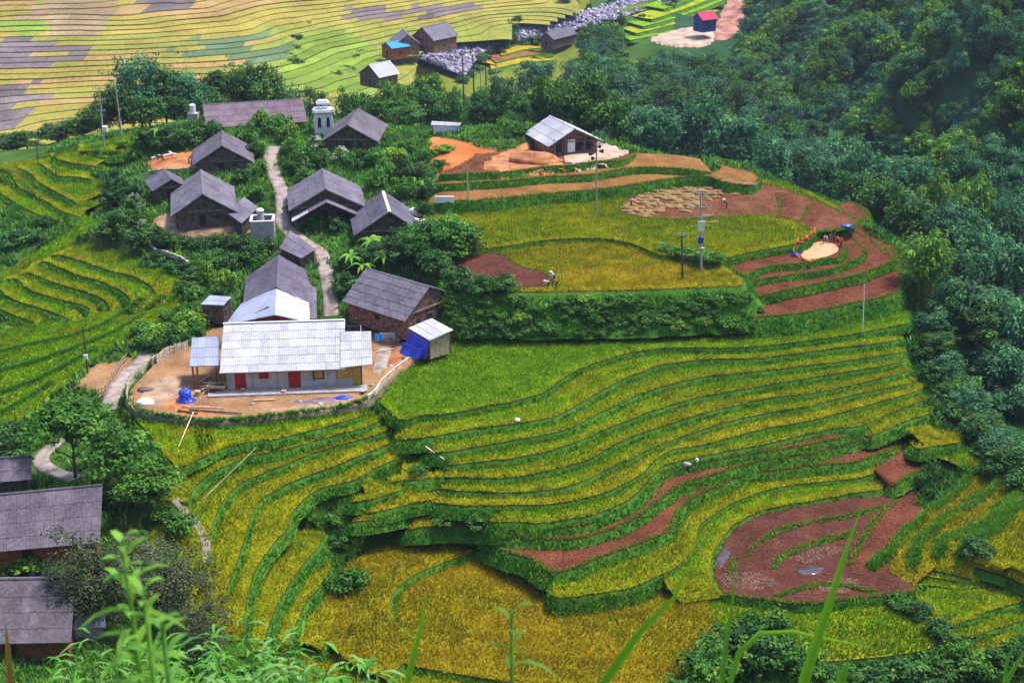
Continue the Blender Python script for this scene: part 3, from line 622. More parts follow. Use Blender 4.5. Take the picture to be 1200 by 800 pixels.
tufts('slope_verges', np.vstack(vl[4:]), .55, .15, np.vstack(vcol[4:]), 3, M['grass'], lean=.8, label='thin dark green rims across the yellow slope on the left', cat='grass')
for L in ([(838, 676), (870, 670), (905, 676), (915, 686), (880, 692), (850, 688)], [(925, 655), (960, 640), (995, 642), (975, 652), (945, 660)], [(950, 690), (985, 678), (1010, 680), (990, 696)]):
    pl_ = np.array([hit(*q)[:2] for q in L]); q = rng.uniform(pl_.min(0), pl_.max(0), (900, 2)); q = q[inside(q[:, 0], q[:, 1], pl_)]
    tufts('strewn_straw', np.stack([q[:, 0], q[:, 1], Hz(q[:, 0], q[:, 1])], 1), .12, .12, np.tile((0.34, 0.22, 0.16), (len(q), 1)) * rng.uniform(.5, 1.3, (len(q), 1)), 3, M['rice'], lean=2.5, label={838: 'pale straw strewn at the left end of the mud pond', 925: 'pale straw strewn in the middle of the mud pond', 950: 'pale straw strewn near the front rim of the mud pond'}[L[0][0]], cat='straw')
yp = [q for q in SLABS if q.get('yard')][0]['out']
yq = np.vstack([yp[rng.integers(0, len(yp), 500)] + rng.normal(0, .3, (500, 3)) * [1, 1, 0] for _ in range(4)]); yq = yq[yq[:, 1] < 152]; yq[:, 2] = np.where(zslab(yq[:, 0], yq[:, 1])[1] == len(SLABS) - 1, 0, np.maximum(Hz(yq[:, 0], yq[:, 1]), -1.0))
tufts('yard_weeds', yq, .5, .2, np.tile((0.07, 0.18, 0.025), (len(yq), 1)) * rng.uniform(.6, 1.5, (len(yq), 1)), 5, M['grass'], lean=1.0, label='weeds growing along the front rim of the dirt yard', cat='weeds')
BANKPTS = None
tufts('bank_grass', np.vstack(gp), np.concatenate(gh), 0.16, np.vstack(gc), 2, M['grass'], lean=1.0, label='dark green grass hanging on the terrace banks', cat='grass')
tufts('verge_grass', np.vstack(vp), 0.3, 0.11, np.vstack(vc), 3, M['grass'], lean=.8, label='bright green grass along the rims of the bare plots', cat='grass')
# ------------------------------------------------------------------ the valley floor: contour terraces far below
def proj_arr(x, y, z):
    f = y * cP - (z - CAMZ) * sP; u = y * sP + (z - CAMZ) * cP
    return 600 + F0 * x / f, 400 - F0 * u / f
M['valley'] = mat_tint('valley_fields', scale=0.9, var=0.45, bump=0.5, dist=0.3)
RIVER_T = [(488, 74), (505, 66), (530, 56), (560, 46), (590, 40), (620, 35), (660, 26), (690, 17), (720, 8), (750, -4), (790, -14)]
RIVER_B = [(545, 96), (556, 80), (566, 68), (585, 58), (610, 53), (640, 49), (680, 40), (720, 30), (752, 20), (785, 8), (815, -6)]
def rz(p):
    q = hit(*p); q[2] += 1.6; return q
EXCL = np.array([(545, 100), (556, 84), (566, 72), (600, 68), (640, 58), (680, 44), (722, 38), (735, 48), (790, 48), (850, 30), (872, -20), (1400, -20), (1400, 300), (545, 300)], float)
def valley():
    vx = np.arange(-345, 175.1, 3.0); vy = np.arange(372, 985, 2.0)
    gxv, gyv = np.meshgrid(vx, vy)
    g = G(gxv, np.minimum(gyv, 898)) + np.maximum(0, gyv - 898) * 0.12
    g = g + 0.5 + 3.4 * noise_arr(gxv, gyv, 0.016, 31) + 1.6 * noise_arr(gxv, gyv, 0.045, 32) + .5 * noise_arr(gxv, gyv, 0.13, 33)
    g = np.maximum.accumulate(g, axis=0)
    g = g + np.arange(len(vy))[:, None] * 0.012
    DZ = 0.95
    levels = np.arange(-33, 60, DZ)
    Y = np.array([[np.interp(L, g[:, i], vy, left=vy[0], right=vy[-1]) for i in range(len(vx))] for L in levels])
    hsh = lambda a, b: (math.sin(a * 127.1 + b * 311.7) * 43758.5453) % 1.0
    V, Fq, Cc = [], [], []
    def quad(a, b, c, d, col):
        i = len(V); V.extend([a, b, c, d]); Fq.append((i, i + 1, i + 2, i + 3)); Cc.extend([col] * 4)
    regions = [('pur', [(-20, 45), (60, 45), (100, 55), (112, 60), (90, 78), (-20, 80)]), ('pur', [(-20, 93), (75, 98), (60, 110), (45, 130), (15, 155), (-20, 160)]),
               ('pur', [(150, -10), (235, -10), (228, 12), (205, 16), (165, 12)]), ('pur', [(400, 10), (560, 6), (570, 14), (530, 18), (480, 24), (395, 24)]),
               ('blu', [(195, 55), (235, 42), (310, 40), (345, 42), (350, 70), (300, 75), (255, 72), (190, 62)]),
               ('grn', [(330, 75), (350, 45), (400, 35), (450, 60), (430, 110), (330, 105)]), ('grn', [(735, 40), (770, 20), (850, -10), (860, 0), (840, 30), (790, 40)]),
               ('tan', [(60, 0), (140, 0), (120, 40), (70, 45), (0, 30)]), ('grn', [(0, 25), (45, 22), (60, 38), (20, 45)])]
    RC = {'pur': (0.165, 0.13, 0.135), 'blu': (0.12, 0.18, 0.09), 'grn': (0.17, 0.25, 0.035), 'tan': (0.30, 0.22, 0.12), 'yel': (0.335, 0.245, 0.055)}
    for k in range(len(levels) - 1):
        for i in range(len(vx) - 1):
            y0, y1, y2, y3 = Y[k, i], Y[k, i + 1], Y[k + 1, i + 1], Y[k + 1, i]
            if min(y2 - y1, y3 - y0) < 0.02 or max(y0, y1) > 960 or min(y0, y1) < 374: continue
            z0 = levels[k]; z1 = z0 + DZ - (.2 + .22 * hsh(k, 17))
            xm = (vx[i] + vx[i + 1]) / 2; ym = (y0 + y2) / 2
            if np.clip((xm - 60 - max(0, 400 - ym) * .15) / 60, 0, 1) > 0.55: continue
            px, py = proj_arr(xm, ym, z0)
            if inside(np.array([px]), np.array([py]), RIVPOLY)[0] or inside(np.array([px]), np.array([py]), EXCL)[0] or px > 668 + 10 * math.sin(k) or (px > 488 and py > np.interp(px, [q[0] for q in RIVER_T], [q[1] for q in RIVER_T]) - 1): continue
            cell = hsh(k, math.floor(xm / (17 + 25 * hsh(k, 3))))
            kd = 'yel'
            for nme, pl in regions:
                if inside(np.array([px]), np.array([py]), np.array(pl, float))[0]: kd = nme
            if kd in ('pur', 'blu') and hsh(k * 5 + 2, math.floor(xm / 11 + 3 * hsh(k, 5))) < .3: kd = 'yel'
            c = np.array(RC[kd]) * (0.72 + 0.5 * cell)
            if kd == 'yel':
                w = hsh(k * 3 + 1, math.floor(xm / 55 + hsh(k, 8)))
                if px > 330: w *= .8
                c = np.array(RC['yel']) * w + np.array((0.22, 0.225, 0.045)) * (1 - w)
                if w > .8: c = np.array((0.33, 0.215, 0.085))
                if px > 300 and py > 30: c = c * .6 + np.array(RC['grn']) * .4
            a = (vx[i], y0, z0); b = (vx[i + 1], y1, z0); cc = (vx[i + 1], y2, z1); d = (vx[i], y3, z1)
            quad(a, b, cc, d, c)
            quad((vx[i], y3, z1), (vx[i + 1], y2, z1), (vx[i + 1], y2 + .25, z0 + DZ), (vx[i], y3 + .25, z0 + DZ), np.array((0.135, 0.145, 0.04)) * (.6 + .8 * hsh(k, i // 4)))
    me = np_mesh('valley_fields', V, Fq, np.array(Cc))
    tag(link('valley_fields', me, M['valley']), kind='structure')
RIVPOLY = np.array(RIVER_T + RIVER_B[::-1], float)
valley()
# river bed: a rough sheet of shingle, thin channels of water and a mass of boulders
M['shingle'] = mat_plain('river_shingle', (0.15, 0.13, 0.19), rough=.85, var=.4, scale=.6, col2=(0.25, 0.22, 0.30))
M['boulder'] = mat_leaf('river_boulders', rough=.8, trans=0.0, objvar=0.0)
V, Fq = [], []
n = len(RIVER_T); NS = 8
for i in range(n):
    a, b = rz(RIVER_T[i]), rz(RIVER_B[i])
    for j in range(NS + 1):
        q = a + (b - a) * j / NS; q[2] += 0.3; V.append(q)
for i in range(n - 1):
    for j in range(NS): q = i * (NS + 1) + j; Fq.append((q, q + 1, q + NS + 2, q + NS + 1))
tag(link('river_bed', np_mesh('river_bed', V, [f[::-1] for f in Fq], None), M['shingle']), kind='structure')
V, Fq, Cc = [], [], []
for q in range(3600):
    i = random.randrange(n - 1); t, u = random.random(), random.random()
    a = rz(RIVER_T[i]) * (1 - t) + rz(RIVER_T[i + 1]) * t; b = rz(RIVER_B[i]) * (1 - t) + rz(RIVER_B[i + 1]) * t
    p = a + (b - a) * u; s = random.choice([.3, .35, .45, .6, .6, 1.0]) * (0.7 + 0.6 * random.random())
    c0 = np.array(random.choice([(0.30, 0.27, 0.36), (0.20, 0.18, 0.26), (0.11, 0.09, 0.14), (0.48, 0.46, 0.52), (0.24, 0.21, 0.30)]))
    o = len(V); ang = random.random() * 3
    for (dx, dy, dz) in ((1, 0, 0), (0, 1, 0), (-1, 0, 0), (0, -1, 0), (.3, .2, .8), (-.2, -.3, -.4)):
        dx *= random.uniform(.7, 1.2); dy *= random.uniform(.7, 1.2)
        V.append(p + s * np.array([dx * math.cos(ang) - dy * math.sin(ang), dx * math.sin(ang) + dy * math.cos(ang), dz + .5])); Cc.append(c0)
    for f in ((0, 1, 4), (1, 2, 4), (2, 3, 4), (3, 0, 4), (1, 0, 5), (2, 1, 5), (3, 2, 5), (0, 3, 5)): Fq.append(tuple(o + v for v in f))
tag(link('river_boulders', np_mesh('river_boulders', V, Fq, np.array(Cc)), M['boulder']), 'pale grey boulders strewn along the river bed in the valley', 'boulders', kind='stuff')

# ------------------------------------------------------------------ paths and bare shelves laid on the ground
M['path'] = mat_plain('trodden_concrete', (0.23, 0.18, 0.165), var=.25, scale=.8, col2=(0.30, 0.245, 0.22), bump=.3)
M['clay'] = mat_plain('red_clay', (0.31, 0.095, 0.035), var=.3, scale=.5, col2=(0.40, 0.17, 0.07), bump=.5)
M['earth'] = mat_plain('bare_earth', (0.27, 0.16, 0.095), var=.3, scale=.45, col2=(0.37, 0.25, 0.16), bump=.5)
M['pale'] = mat_plain('pale_earth', (0.38, 0.26, 0.20), var=.2, scale=.3, col2=(0.46, 0.34, 0.27), bump=.3)
M['redhill'] = mat_plain('cut_slope', (0.30, 0.12, 0.09), var=.35, scale=.25, col2=(0.40, 0.19, 0.14), bump=.6)
NOWEED = []
def ribbon(name, mat, pts, width, lift=0.06):
    c = np.array([hit(*p) for p in cr_resample(pts, 6)]); NOWEED.append((c[:, :2], width * .5 + .35)); t = np.gradient(c[:, :2], axis=0); t /= np.linalg.norm(t, axis=1)[:, None] + 1e-9
    nn = np.stack([-t[:, 1], t[:, 0]], 1); V, Fq = [], []; K = 5
    for i in range(len(c)):
        w = width * (1 + .12 * mn.noise(Vector((i * .4, 3, 1))))
        zc = [ground(*(c[i, :2] + nn[i] * w * (j / (K - 1) - .5))) for j in range(K)]
        zb = max(zc)
        for j in range(K):
            q = c[i, :2] + nn[i] * w * (j / (K - 1) - .5); V.append((q[0], q[1], zb * .6 + zc[j] * .4 + lift))
        q = c[i, :2] - nn[i] * w * .56; V.append((q[0], q[1], zc[0] - .5)); q = c[i, :2] + nn[i] * w * .56; V.append((q[0], q[1], zc[-1] - .5))
    S = K + 2
    for i in range(len(c) - 1):
        for j in range(K - 1): q = i * S + j; Fq.append((q, q + S, q + S + 1, q + 1))
        Fq.append((i * S + K, i * S + K + S, i * S + S, i * S)); Fq.append((i * S + K - 1, i * S + S + K - 1, i * S + S + K + 1, i * S + K + 1))
    me = np_mesh(name, V, Fq, None, smooth=True)
    o = link(name, me, mat); tag(o, kind='structure'); return o
ribbon('footpath', M['path'], [(322, 172), (316, 185), (322, 205), (330, 225), (332, 245), (332, 262), (345, 276), (362, 288)], 2.2)
ribbon('footpath', M['path'], [(362, 288), (376, 296), (381, 315), (386, 340), (388, 372)], 1.9)
ribbon('footpath', M['path'], [(178, 412), (160, 428), (147, 440), (138, 452), (132, 465), (126, 482)], 2.0)
ribbon('footpath', M['path'], [(70, 515), (58, 526), (48, 540), (60, 552), (90, 562)], 1.7)
ribbon('footpath', M['path'], [(205, 590), (220, 602), (234, 620), (242, 640), (240, 660)], 0.9)
def sheet(name, mat, pts, lift=0.08, step=1.2, label=None):
    """a draped patch of bare ground with an uneven outline"""
    pl = np.array([hit(*p)[:2] for p in cr_resample(list(pts) + [pts[0]], 8)[:-1]])
    x0, y0 = pl.min(0); x1, y1 = pl.max(0); X_ = np.arange(x0 - step, x1 + step, step); Y_ = np.arange(y0 - step, y1 + step, step)
    a, b = np.meshgrid(X_, Y_); m = inside(a, b, pl); z = Hz(a, b)
    for d in (step, -step):
        z = np.maximum(z, np.maximum(Hz(a + d * .5, b), Hz(a, b + d * .5)))
    z = np.where(m, z + lift + .05 * noise_arr(a, b, .7, 5), z - .4); v = np.arange(a.size).reshape(a.shape)
    f = np.stack([v[:-1, :-1], v[:-1, 1:], v[1:, 1:], v[1:, :-1]], -1).reshape(-1, 4)
    mm = m.ravel(); f = f[mm[f].any(1)]
    o = link(name, np_mesh(name, np.stack([a, b, z], -1).reshape(-1, 3), f, None, smooth=True), mat); tag(o, kind='structure'); return o
sheet('bare_earth', M['clay'], [(172, 192), (200, 186), (232, 180), (238, 194), (200, 200), (178, 202)])
sheet('bare_earth', M['earth'], [(172, 262), (195, 248), (212, 262), (250, 262), (296, 258), (290, 272), (240, 274), (206, 276)])
sheet('bare_earth', M['clay'], [(612, 172), (640, 186), (668, 194), (650, 200), (590, 202), (560, 198), (585, 180)])
sheet('bare_earth', M['pale'], [(655, 184), (690, 176), (720, 172), (733, 180), (712, 188), (675, 192), (655, 190)])
sheet('bare_earth', M['earth'], [(545, 378), (572, 360), (580, 378), (556, 388)])
sheet('bare_earth', M['clay'], [(520, 345), (545, 352), (552, 375), (530, 385), (512, 378)])
sheet('bare_earth', M['pale'], [(760, 46), (790, 38), (815, 33), (835, 36), (832, 52), (800, 55), (775, 52)], step=1.5, lift=.5)
sheet('cut_slope', M['redhill'], [(832, 40), (845, 20), (860, -8), (884, -8), (872, 20), (860, 42), (840, 48)], step=1.5, lift=.5)

sheet('bare_earth', M['clay'], [(462, 409), (488, 406), (484, 424), (466, 436), (452, 444), (446, 434)], lift=.05, step=.7)
sheet('concrete_apron', M['path'], [(438, 410), (461, 404), (455, 430), (444, 442), (438, 440)], lift=.09, step=.7)
M['wet'] = mat_plain('damp_drain', (0.13, 0.10, 0.13), var=.3, scale=1.0, col2=(0.22, 0.16, 0.17), rough=.6)
ribbon('drain', M['wet'], [(258, 465), (300, 464), (350, 461), (400, 459), (432, 457)], .8, lift=.05)
sheet('bare_earth', M['earth'], [(165, 455), (195, 440), (215, 445), (205, 470), (180, 478), (160, 470)], lift=.05, step=.7)

M['puddle'] = mat_plain('muddy_water', (0.07, 0.05, 0.07), var=.2, scale=.8, rough=.12, spec=.5)
sheet('puddle', M['puddle'], [(838, 662), (841, 650), (850, 641), (858, 646), (850, 660), (845, 668)], lift=.03, step=.4)
sheet('puddle', M['puddle'], [(930, 668), (950, 662), (968, 666), (955, 674), (935, 674)], lift=.03, step=.4)
M['dry_straw'] = mat_plain('strewn_straw', (0.36, 0.22, 0.17), var=.35, scale=2.5, col2=(0.46, 0.31, 0.25), rough=.95, bump=.6)

sheet('bare_earth', M['clay'], [(178, 470), (205, 462), (235, 474), (260, 478), (240, 488), (205, 484)], lift=.045, step=.7)
sheet('bare_earth', M['wet'], [(330, 468), (380, 466), (415, 468), (380, 474), (340, 474)], lift=.045, step=.7)
sheet('bare_earth', M['earth'], [(290, 478), (340, 476), (395, 470), (420, 464), (400, 476), (330, 484)], lift=.05, step=.7)
# ------------------------------------------------------------------ vegetation builders
M['leaf'] = mat_leaf('tree_leaves', rough=.6, spec=.14, trans=.25, objvar=.22)
M['leaf_bamboo'] = mat_leaf('bamboo_leaves', rough=.6, spec=.14, trans=.3, objvar=.22)
M['bark'] = mat_plain('bark', (0.10, 0.075, 0.055), var=.4, scale=3, rough=.95, bump=.5)
M['culm'] = mat_plain('bamboo_culm', (0.20, 0.22, 0.07), var=.3, scale=3, rough=.6)
def leaf_quads(P_, N_, size, asp, rg, droop=0.0, T_=None):
    """rhombic leaves at points P_ with normals N_"""
    n = len(P_)
    r = rg.normal(0, 1, (n, 3)) if T_ is None else T_ + rg.normal(0, .25, (n, 3))
    if T_ is None: r[:, 2] -= droop
    t = r - (r * N_).sum(1)[:, None] * N_; t /= np.linalg.norm(t, axis=1)[:, None] + 1e-9
    b = np.cross(N_, t); s = size * rg.uniform(.65, 1.3, n)
    L = t * s[:, None]; Wd = b * (s * asp)[:, None]
    fold = N_ * (s * asp * .35)[:, None]
    return np.stack([P_ - L * .5, P_ + Wd * .5 + fold, P_ + L * .5, P_ - Wd * .5 + fold], 1).reshape(-1, 3)
def crown_mesh(name, seed, clumps, per, leaf, asp, shape, crad, pal, outward=.6, droop=.3, hang=0.0):
    """shape: function(rg, n) -> clump centres; leaves fill each clump"""
    rg = np.random.default_rng(seed)
    c = shape(rg, clumps); n = len(c) * per
    cc = np.repeat(c, per, 0); rad = np.repeat(crad * rg.uniform(.6, 1.3, len(c)), per)
    d = rg.normal(0, 1, (n, 3)); d /= np.linalg.norm(d, axis=1)[:, None]
    r = rg.uniform(.15, 1, n) ** .5
    p = cc + d * (rad * r)[:, None] * np.array([1, 1, .72])
    if hang: p[:, 2] -= hang * rad * rg.uniform(0, 1, n) ** 2
    nrm = d * outward + np.array([0, 0, .7]) + rg.normal(0, .45, (n, 3)); nrm /= np.linalg.norm(nrm, axis=1)[:, None]
    V = leaf_quads(p, nrm, leaf, asp, rg, droop)
    pal = np.array(pal); ci = rg.integers(0, len(pal), len(c)); cl = pal[ci] * rg.uniform(.75, 1.25, (len(c), 1))
    col = np.repeat(np.repeat(cl, per, 0) * rg.uniform(.7, 1.3, (n, 1)), 4, 0)
    return np_mesh(name, V, np.arange(4 * n).reshape(-1, 4), col)
def ell(rx, rz, zc, hollow=.35, lump=0.25):
    def f(rg, n):
        d = rg.normal(0, 1, (n, 3)); d /= np.linalg.norm(d, axis=1)[:, None]
        r = rg.uniform(hollow, 1, n) ** .6
        ph = rg.uniform(0, 6, 3)
        bump = 1 + lump * np.sin(3 * d[:, 0] + ph[0]) * np.cos(2.5 * d[:, 1] + ph[1]) + lump * .6 * np.sin(4 * d[:, 2] + ph[2])
        p = d * (r * bump)[:, None] * np.array([rx, rx, rz]); p[:, 2] += zc; return p
    return f
def tube(bm, pts, rads, seg=6):
    rings = []
    for i, (p, r) in enumerate(zip(pts, rads)):
        p = Vector(p); a = Vector(pts[min(i + 1, len(pts) - 1)]) - Vector(pts[max(i - 1, 0)])
        if a.length < 1e-6: a = Vector((0, 0, 1))
        q = a.to_track_quat('Z', 'Y')
        rings.append([bm.verts.new(p + q @ Vector((r * math.cos(2 * math.pi * k / seg), r * math.sin(2 * math.pi * k / seg), 0))) for k in range(seg)])
    for a, b in zip(rings, rings[1:]):
        for k in range(seg): bm.faces.new((a[k], a[(k + 1) % seg], b[(k + 1) % seg], b[k]))
    bm.faces.new(rings[0][::-1]); bm.faces.new(rings[-1])
def bm_mesh(bm, name, smooth=False):
    me = bpy.data.meshes.new(name); bmesh.ops.recalc_face_normals(bm, faces=bm.faces[:]); bm.to_mesh(me); bm.free()
    if smooth: me.shade_smooth()
    return me
def trunk_mesh(seed, h, r, limbs=4, lean=.3, start=.35):
    rd = random.Random(seed); bm = bmesh.new(); pts = []; x = y = 0
    for i in range(6):
        pts.append((x, y, h * i / 5 - (.3 if i == 0 else 0))); x += rd.uniform(-lean, lean) * h * .06; y += rd.uniform(-lean, lean) * h * .06
    tube(bm, pts, [r * (1 - .13 * i) for i in range(6)])
    for k in range(limbs):
        t = rd.uniform(start, .85); i = int(t * 5); p = Vector(pts[i]); a = k * 6.28 / limbs + rd.uniform(-.5, .5)
        L = h * rd.uniform(.35, .55); q = [p]
        for j in range(1, 4): q.append(p + Vector((math.cos(a) * L * j / 3 * .8, math.sin(a) * L * j / 3 * .8, L * (j / 3) * .75 + rd.uniform(-.1, .1) * L * .3)))
        tube(bm, q, [r * .5, r * .38, r * .26, r * .1], 5)
    return bm_mesh(bm, 'trunk', True)
DK = [(0.042, 0.13, 0.03), (0.058, 0.165, 0.034), (0.085, 0.20, 0.04), (0.03, 0.085, 0.025)]
MG = [(0.06, 0.19, 0.026), (0.09, 0.235, 0.028), (0.05, 0.15, 0.026), (0.12, 0.27, 0.034)]
LG = [(0.16, 0.32, 0.028), (0.21, 0.35, 0.035), (0.12, 0.28, 0.03)]
BL = [(0.045, 0.16, 0.075), (0.07, 0.225, 0.098), (0.115, 0.295, 0.12), (0.032, 0.10, 0.058)]
GY = [(0.10, 0.13, 0.06), (0.075, 0.11, 0.05), (0.14, 0.16, 0.09), (0.05, 0.08, 0.035)]
def bamboo_crown(seed, h, spread, culms, pal, leaf=.75):
    rg = np.random.default_rng(seed); Ps, Ns, Ts, Cs = [], [], [], []
    pal = np.array(pal); bm = bmesh.new()
    for c in range(culms):
        a = rg.uniform(0, 6.28); s = spread * rg.uniform(.15, 1.0); hh = h * rg.uniform(.65, 1.05) * (1 - .25 * s / spread)
        b0 = np.array([math.cos(a), math.sin(a), 0]) * s * .22
        pts = []
        for j in range(9):
            t = j / 8; out = s * (t ** 2.2) * .9; z = hh * (t - .16 * t ** 4 * (1 + s / spread))
            pts.append(b0 + np.array([math.cos(a) * out, math.sin(a) * out, z]))
        tube(bm, [tuple(p) for p in pts], [.07 * (1 - .1 * j) + .006 for j in range(9)], 4)
        col = pal[rg.integers(0, len(pal))] * rg.uniform(.8, 1.3)
        m = 60
        tt = rg.uniform(.32, 1, m); k = np.clip((tt * 8).astype(int), 0, 7); f = (tt * 8 - k)[:, None]; pp = np.array(pts); q = pp[k] * (1 - f) + pp[k + 1] * f
        rad = .35 + 1.0 * np.sin(np.pi * np.clip((tt - .25) / .85, 0, 1)); d = rg.normal(0, 1, (m, 3)); d /= np.linalg.norm(d, axis=1)[:, None]
        q = q + d * rad[:, None] * np.array([.85, .85, .5]) - np.array([0, 0, .35]) * rad[:, None]
        nrm = d * .5 + np.array([0, 0, .8]) + rg.normal(0, .35, (m, 3)); nrm /= np.linalg.norm(nrm, axis=1)[:, None]
        T = np.stack([np.cos(a) + d[:, 0], np.sin(a) + d[:, 1], np.full(m, -.8)], 1)
        Ps.append(q); Ns.append(nrm); Ts.append(T); Cs.append(np.tile(col, (m, 1)) * rg.uniform(.7, 1.3, (m, 1)))
    P_ = np.vstack(Ps); V = leaf_quads(P_, np.vstack(Ns), leaf, .42, rg, T_=np.vstack(Ts))
    return np_mesh('crown', V, np.arange(len(V)).reshape(-1, 4), np.repeat(np.vstack(Cs), 4, 0)), bm_mesh(bm, 'culms')
PROTO = {}
def proto(kind, metas): PROTO[kind] = metas
# each prototype: list of (crown mesh, trunk mesh, natural height, natural radius, part names, bark material, leaf material)
proto('broad', [(crown_mesh('crown', 100 + i, 70, 55, .48, .55, ell(3.0, 2.7, 5.0), 1.15, MG), trunk_mesh(i, 5.2, .2), 8.0, 3.6, ('crown', 'trunk'), 'bark', 'leaf') for i in range(4)])
proto('dark', [(crown_mesh('crown', 200 + i, 75, 55, .46, .5, ell(2.9, 3.2, 5.2), 1.1, DK), trunk_mesh(10 + i, 5.6, .2), 8.6, 3.4, ('crown', 'trunk'), 'bark', 'leaf') for i in range(4)])
proto('blue', [(crown_mesh('crown', 300 + i, 80, 55, .5, .42, ell(2.9, 3.3, 5.2, lump=.4), 1.15, BL, droop=.9, hang=.5), trunk_mesh(20 + i, 5.6, .18), 8.8, 3.5, ('crown', 'trunk'), 'bark', 'leaf') for i in range(4)])
proto('tall', [(crown_mesh('crown', 400 + i, 60, 55, .42, .4, ell(1.6, 4.6, 6.8), .85, DK, droop=.6), trunk_mesh(30 + i, 9, .17, 6), 11.5, 2.1, ('crown', 'trunk'), 'bark', 'leaf') for i in range(3)])
proto('shrub', [(crown_mesh('crown', 500 + i, 34, 40, .34, .55, ell(1.25, .95, 1.05, .2), .6, MG), trunk_mesh(40 + i, 1.1, .07, 5), 2.1, 1.6, ('crown', 'trunk'), 'bark', 'leaf') for i in range(4)])
proto('shrub_dark', [(crown_mesh('crown', 520 + i, 36, 40, .34, .5, ell(1.3, 1.0, 1.1, .2), .6, DK), trunk_mesh(50 + i, 1.1, .07, 5), 2.2, 1.6, ('crown', 'trunk'), 'bark', 'leaf') for i in range(3)])
proto('shrub_light', [(crown_mesh('crown', 540 + i, 34, 40, .34, .55, ell(1.2, .95, 1.05, .2), .6, LG), trunk_mesh(60 + i, 1.1, .07, 5), 2.1, 1.5, ('crown', 'trunk'), 'bark', 'leaf') for i in range(3)])
proto('pale', [(crown_mesh('crown', 560 + i, 34, 40, .28, .6, ell(1.2, .95, 1.05, .2), .6, MG + [(0.45, 0.50, 0.38)] * 2), trunk_mesh(70 + i, 1.1, .07, 5), 2.1, 1.5, ('crown', 'trunk'), 'bark', 'leaf') for i in range(2)])
proto('twiggy', [(crown_mesh('crown', 580 + i, 130, 46, .30, .4, ell(3.4, 2.6, 4.4, .1, .35), .9, GY), trunk_mesh(80 + i, 5.5, .2, 9, .6, .2), 7.4, 4.0, ('crown', 'trunk'), 'bark', 'leaf') for i in range(2)])
proto('leafy', [(crown_mesh('crown', 590 + i, 42, 50, .52, .55, ell(3.1, 1.9, 5.4, .3, .3), .95, MG, droop=.6), trunk_mesh(90 + i, 5.0, .17, 6, .6, .3), 7.4, 3.7, ('crown', 'trunk'), 'bark', 'leaf') for i in range(2)])
_b = [bamboo_crown(600 + i, 12, 5.0, 46, p) for i, p in enumerate((BL, BL, MG, BL))]
proto('bamboo', [(c, t, 11.2, 5.2, ('crown', 'culms'), 'culm', 'leaf_bamboo') for c, t in (_b[0], _b[1], _b[3])])
_b2 = [bamboo_crown(650 + i, 12, 5.2, 46, LG + MG) for i in range(2)]
proto('bamboo_light', [(c, t, 11.2, 5.2, ('crown', 'culms'), 'culm', 'leaf_bamboo') for c, t in _b2])
def banana_mesh(seed):
    rg = random.Random(seed); V, Fq, Cc = [], [], []
    for k in range(9):
        a = k * 2.4 + rg.uniform(-.3, .3); L = rg.uniform(2.0, 2.9); up = rg.uniform(.5, 1.3); w = rg.uniform(.28, .4); col = np.array(random.choice(LG + MG)) * 1.1
        o = len(V)
        for j in range(8):
            t = j / 7; out = L * t * (.55 + .3 * t); z = 2.4 + L * (up * t - (.35 + up * .75) * t * t * .95)
            ww = w * math.sin(math.pi * min(1, .12 + t * .88)) + .03
            c = np.array([math.cos(a) * out, math.sin(a) * out, z]); s = np.array([-math.sin(a), math.cos(a), 0]) * ww
            V += [c - s - [0, 0, .12 * ww], c + [0, 0, .1], c + s - [0, 0, .12 * ww]]; Cc += [col, col * 1.3, col]
        for j in range(7):
            b = o + j * 3; Fq += [(b, b + 1, b + 4, b + 3), (b + 1, b + 2, b + 5, b + 4)]
    bm = bmesh.new(); tube(bm, [(0, 0, -.2), (.03, 0, 1.2), (.02, .05, 2.5)], [.17, .14, .08], 7)
    return np_mesh('leaves', V, Fq, np.array(Cc), smooth=True), bm_mesh(bm, 'stem', True)
proto('banana', [(*banana_mesh(i), 3.6, 2.2, ('leaves', 'stem'), 'culm', 'leaf_bamboo') for i in range(2)])
_cnt = {}
NAMES = {'broad': ('broadleaf_tree', 'tree'), 'dark': ('broadleaf_tree', 'tree'), 'blue': ('drooping_tree', 'tree'), 'tall': ('tall_tree', 'tree'), 'shrub': ('shrub', 'shrub'), 'shrub_dark': ('shrub', 'shrub'),
         'shrub_light': ('shrub', 'shrub'), 'pale': ('flowering_shrub', 'shrub'), 'twiggy': ('twiggy_tree', 'tree'), 'leafy': ('broadleaf_tree', 'tree'), 'bamboo': ('bamboo_clump', 'bamboo'), 'bamboo_light': ('bamboo_clump', 'bamboo'), 'banana': ('banana_plant', 'banana plant')}
TREES = []
def plant(kind, p, h, r=None, label=None, group=None):
    i = _cnt.get(kind, 0); _cnt[kind] = i + 1
    cr, tr, nh, nr_, parts, bk, lf = PROTO[kind][i % len(PROTO[kind])]
    nm, cat = NAMES[kind]
    e = empty(nm, (p[0], p[1], p[2] - .05), random.uniform(0, 6.28))
    sz = h / nh; sr = sz if r is None else r / nr_
    e.scale = (sr, sr, sz)
    link(parts[0], cr, M[lf], e); link(parts[1], tr, M[bk], e)
    tag(e, label or 'x', cat, group); TREES.append(e)
    return e
def plant_at(kind, px, pybase, h, r=None, label=None, group=None): return plant(kind, hit(px, pybase), h, r, label, group)
def plant_top(kind, px, pytop, d, r=None, label=None, group=None, hmin=2.0, hmax=19.0):
    t = PD(px, pytop, d); g = ground(t[0], d); h = t[2] - g
    return plant(kind, (t[0], d, g), min(hmax, max(hmin, h)), r, label, group)
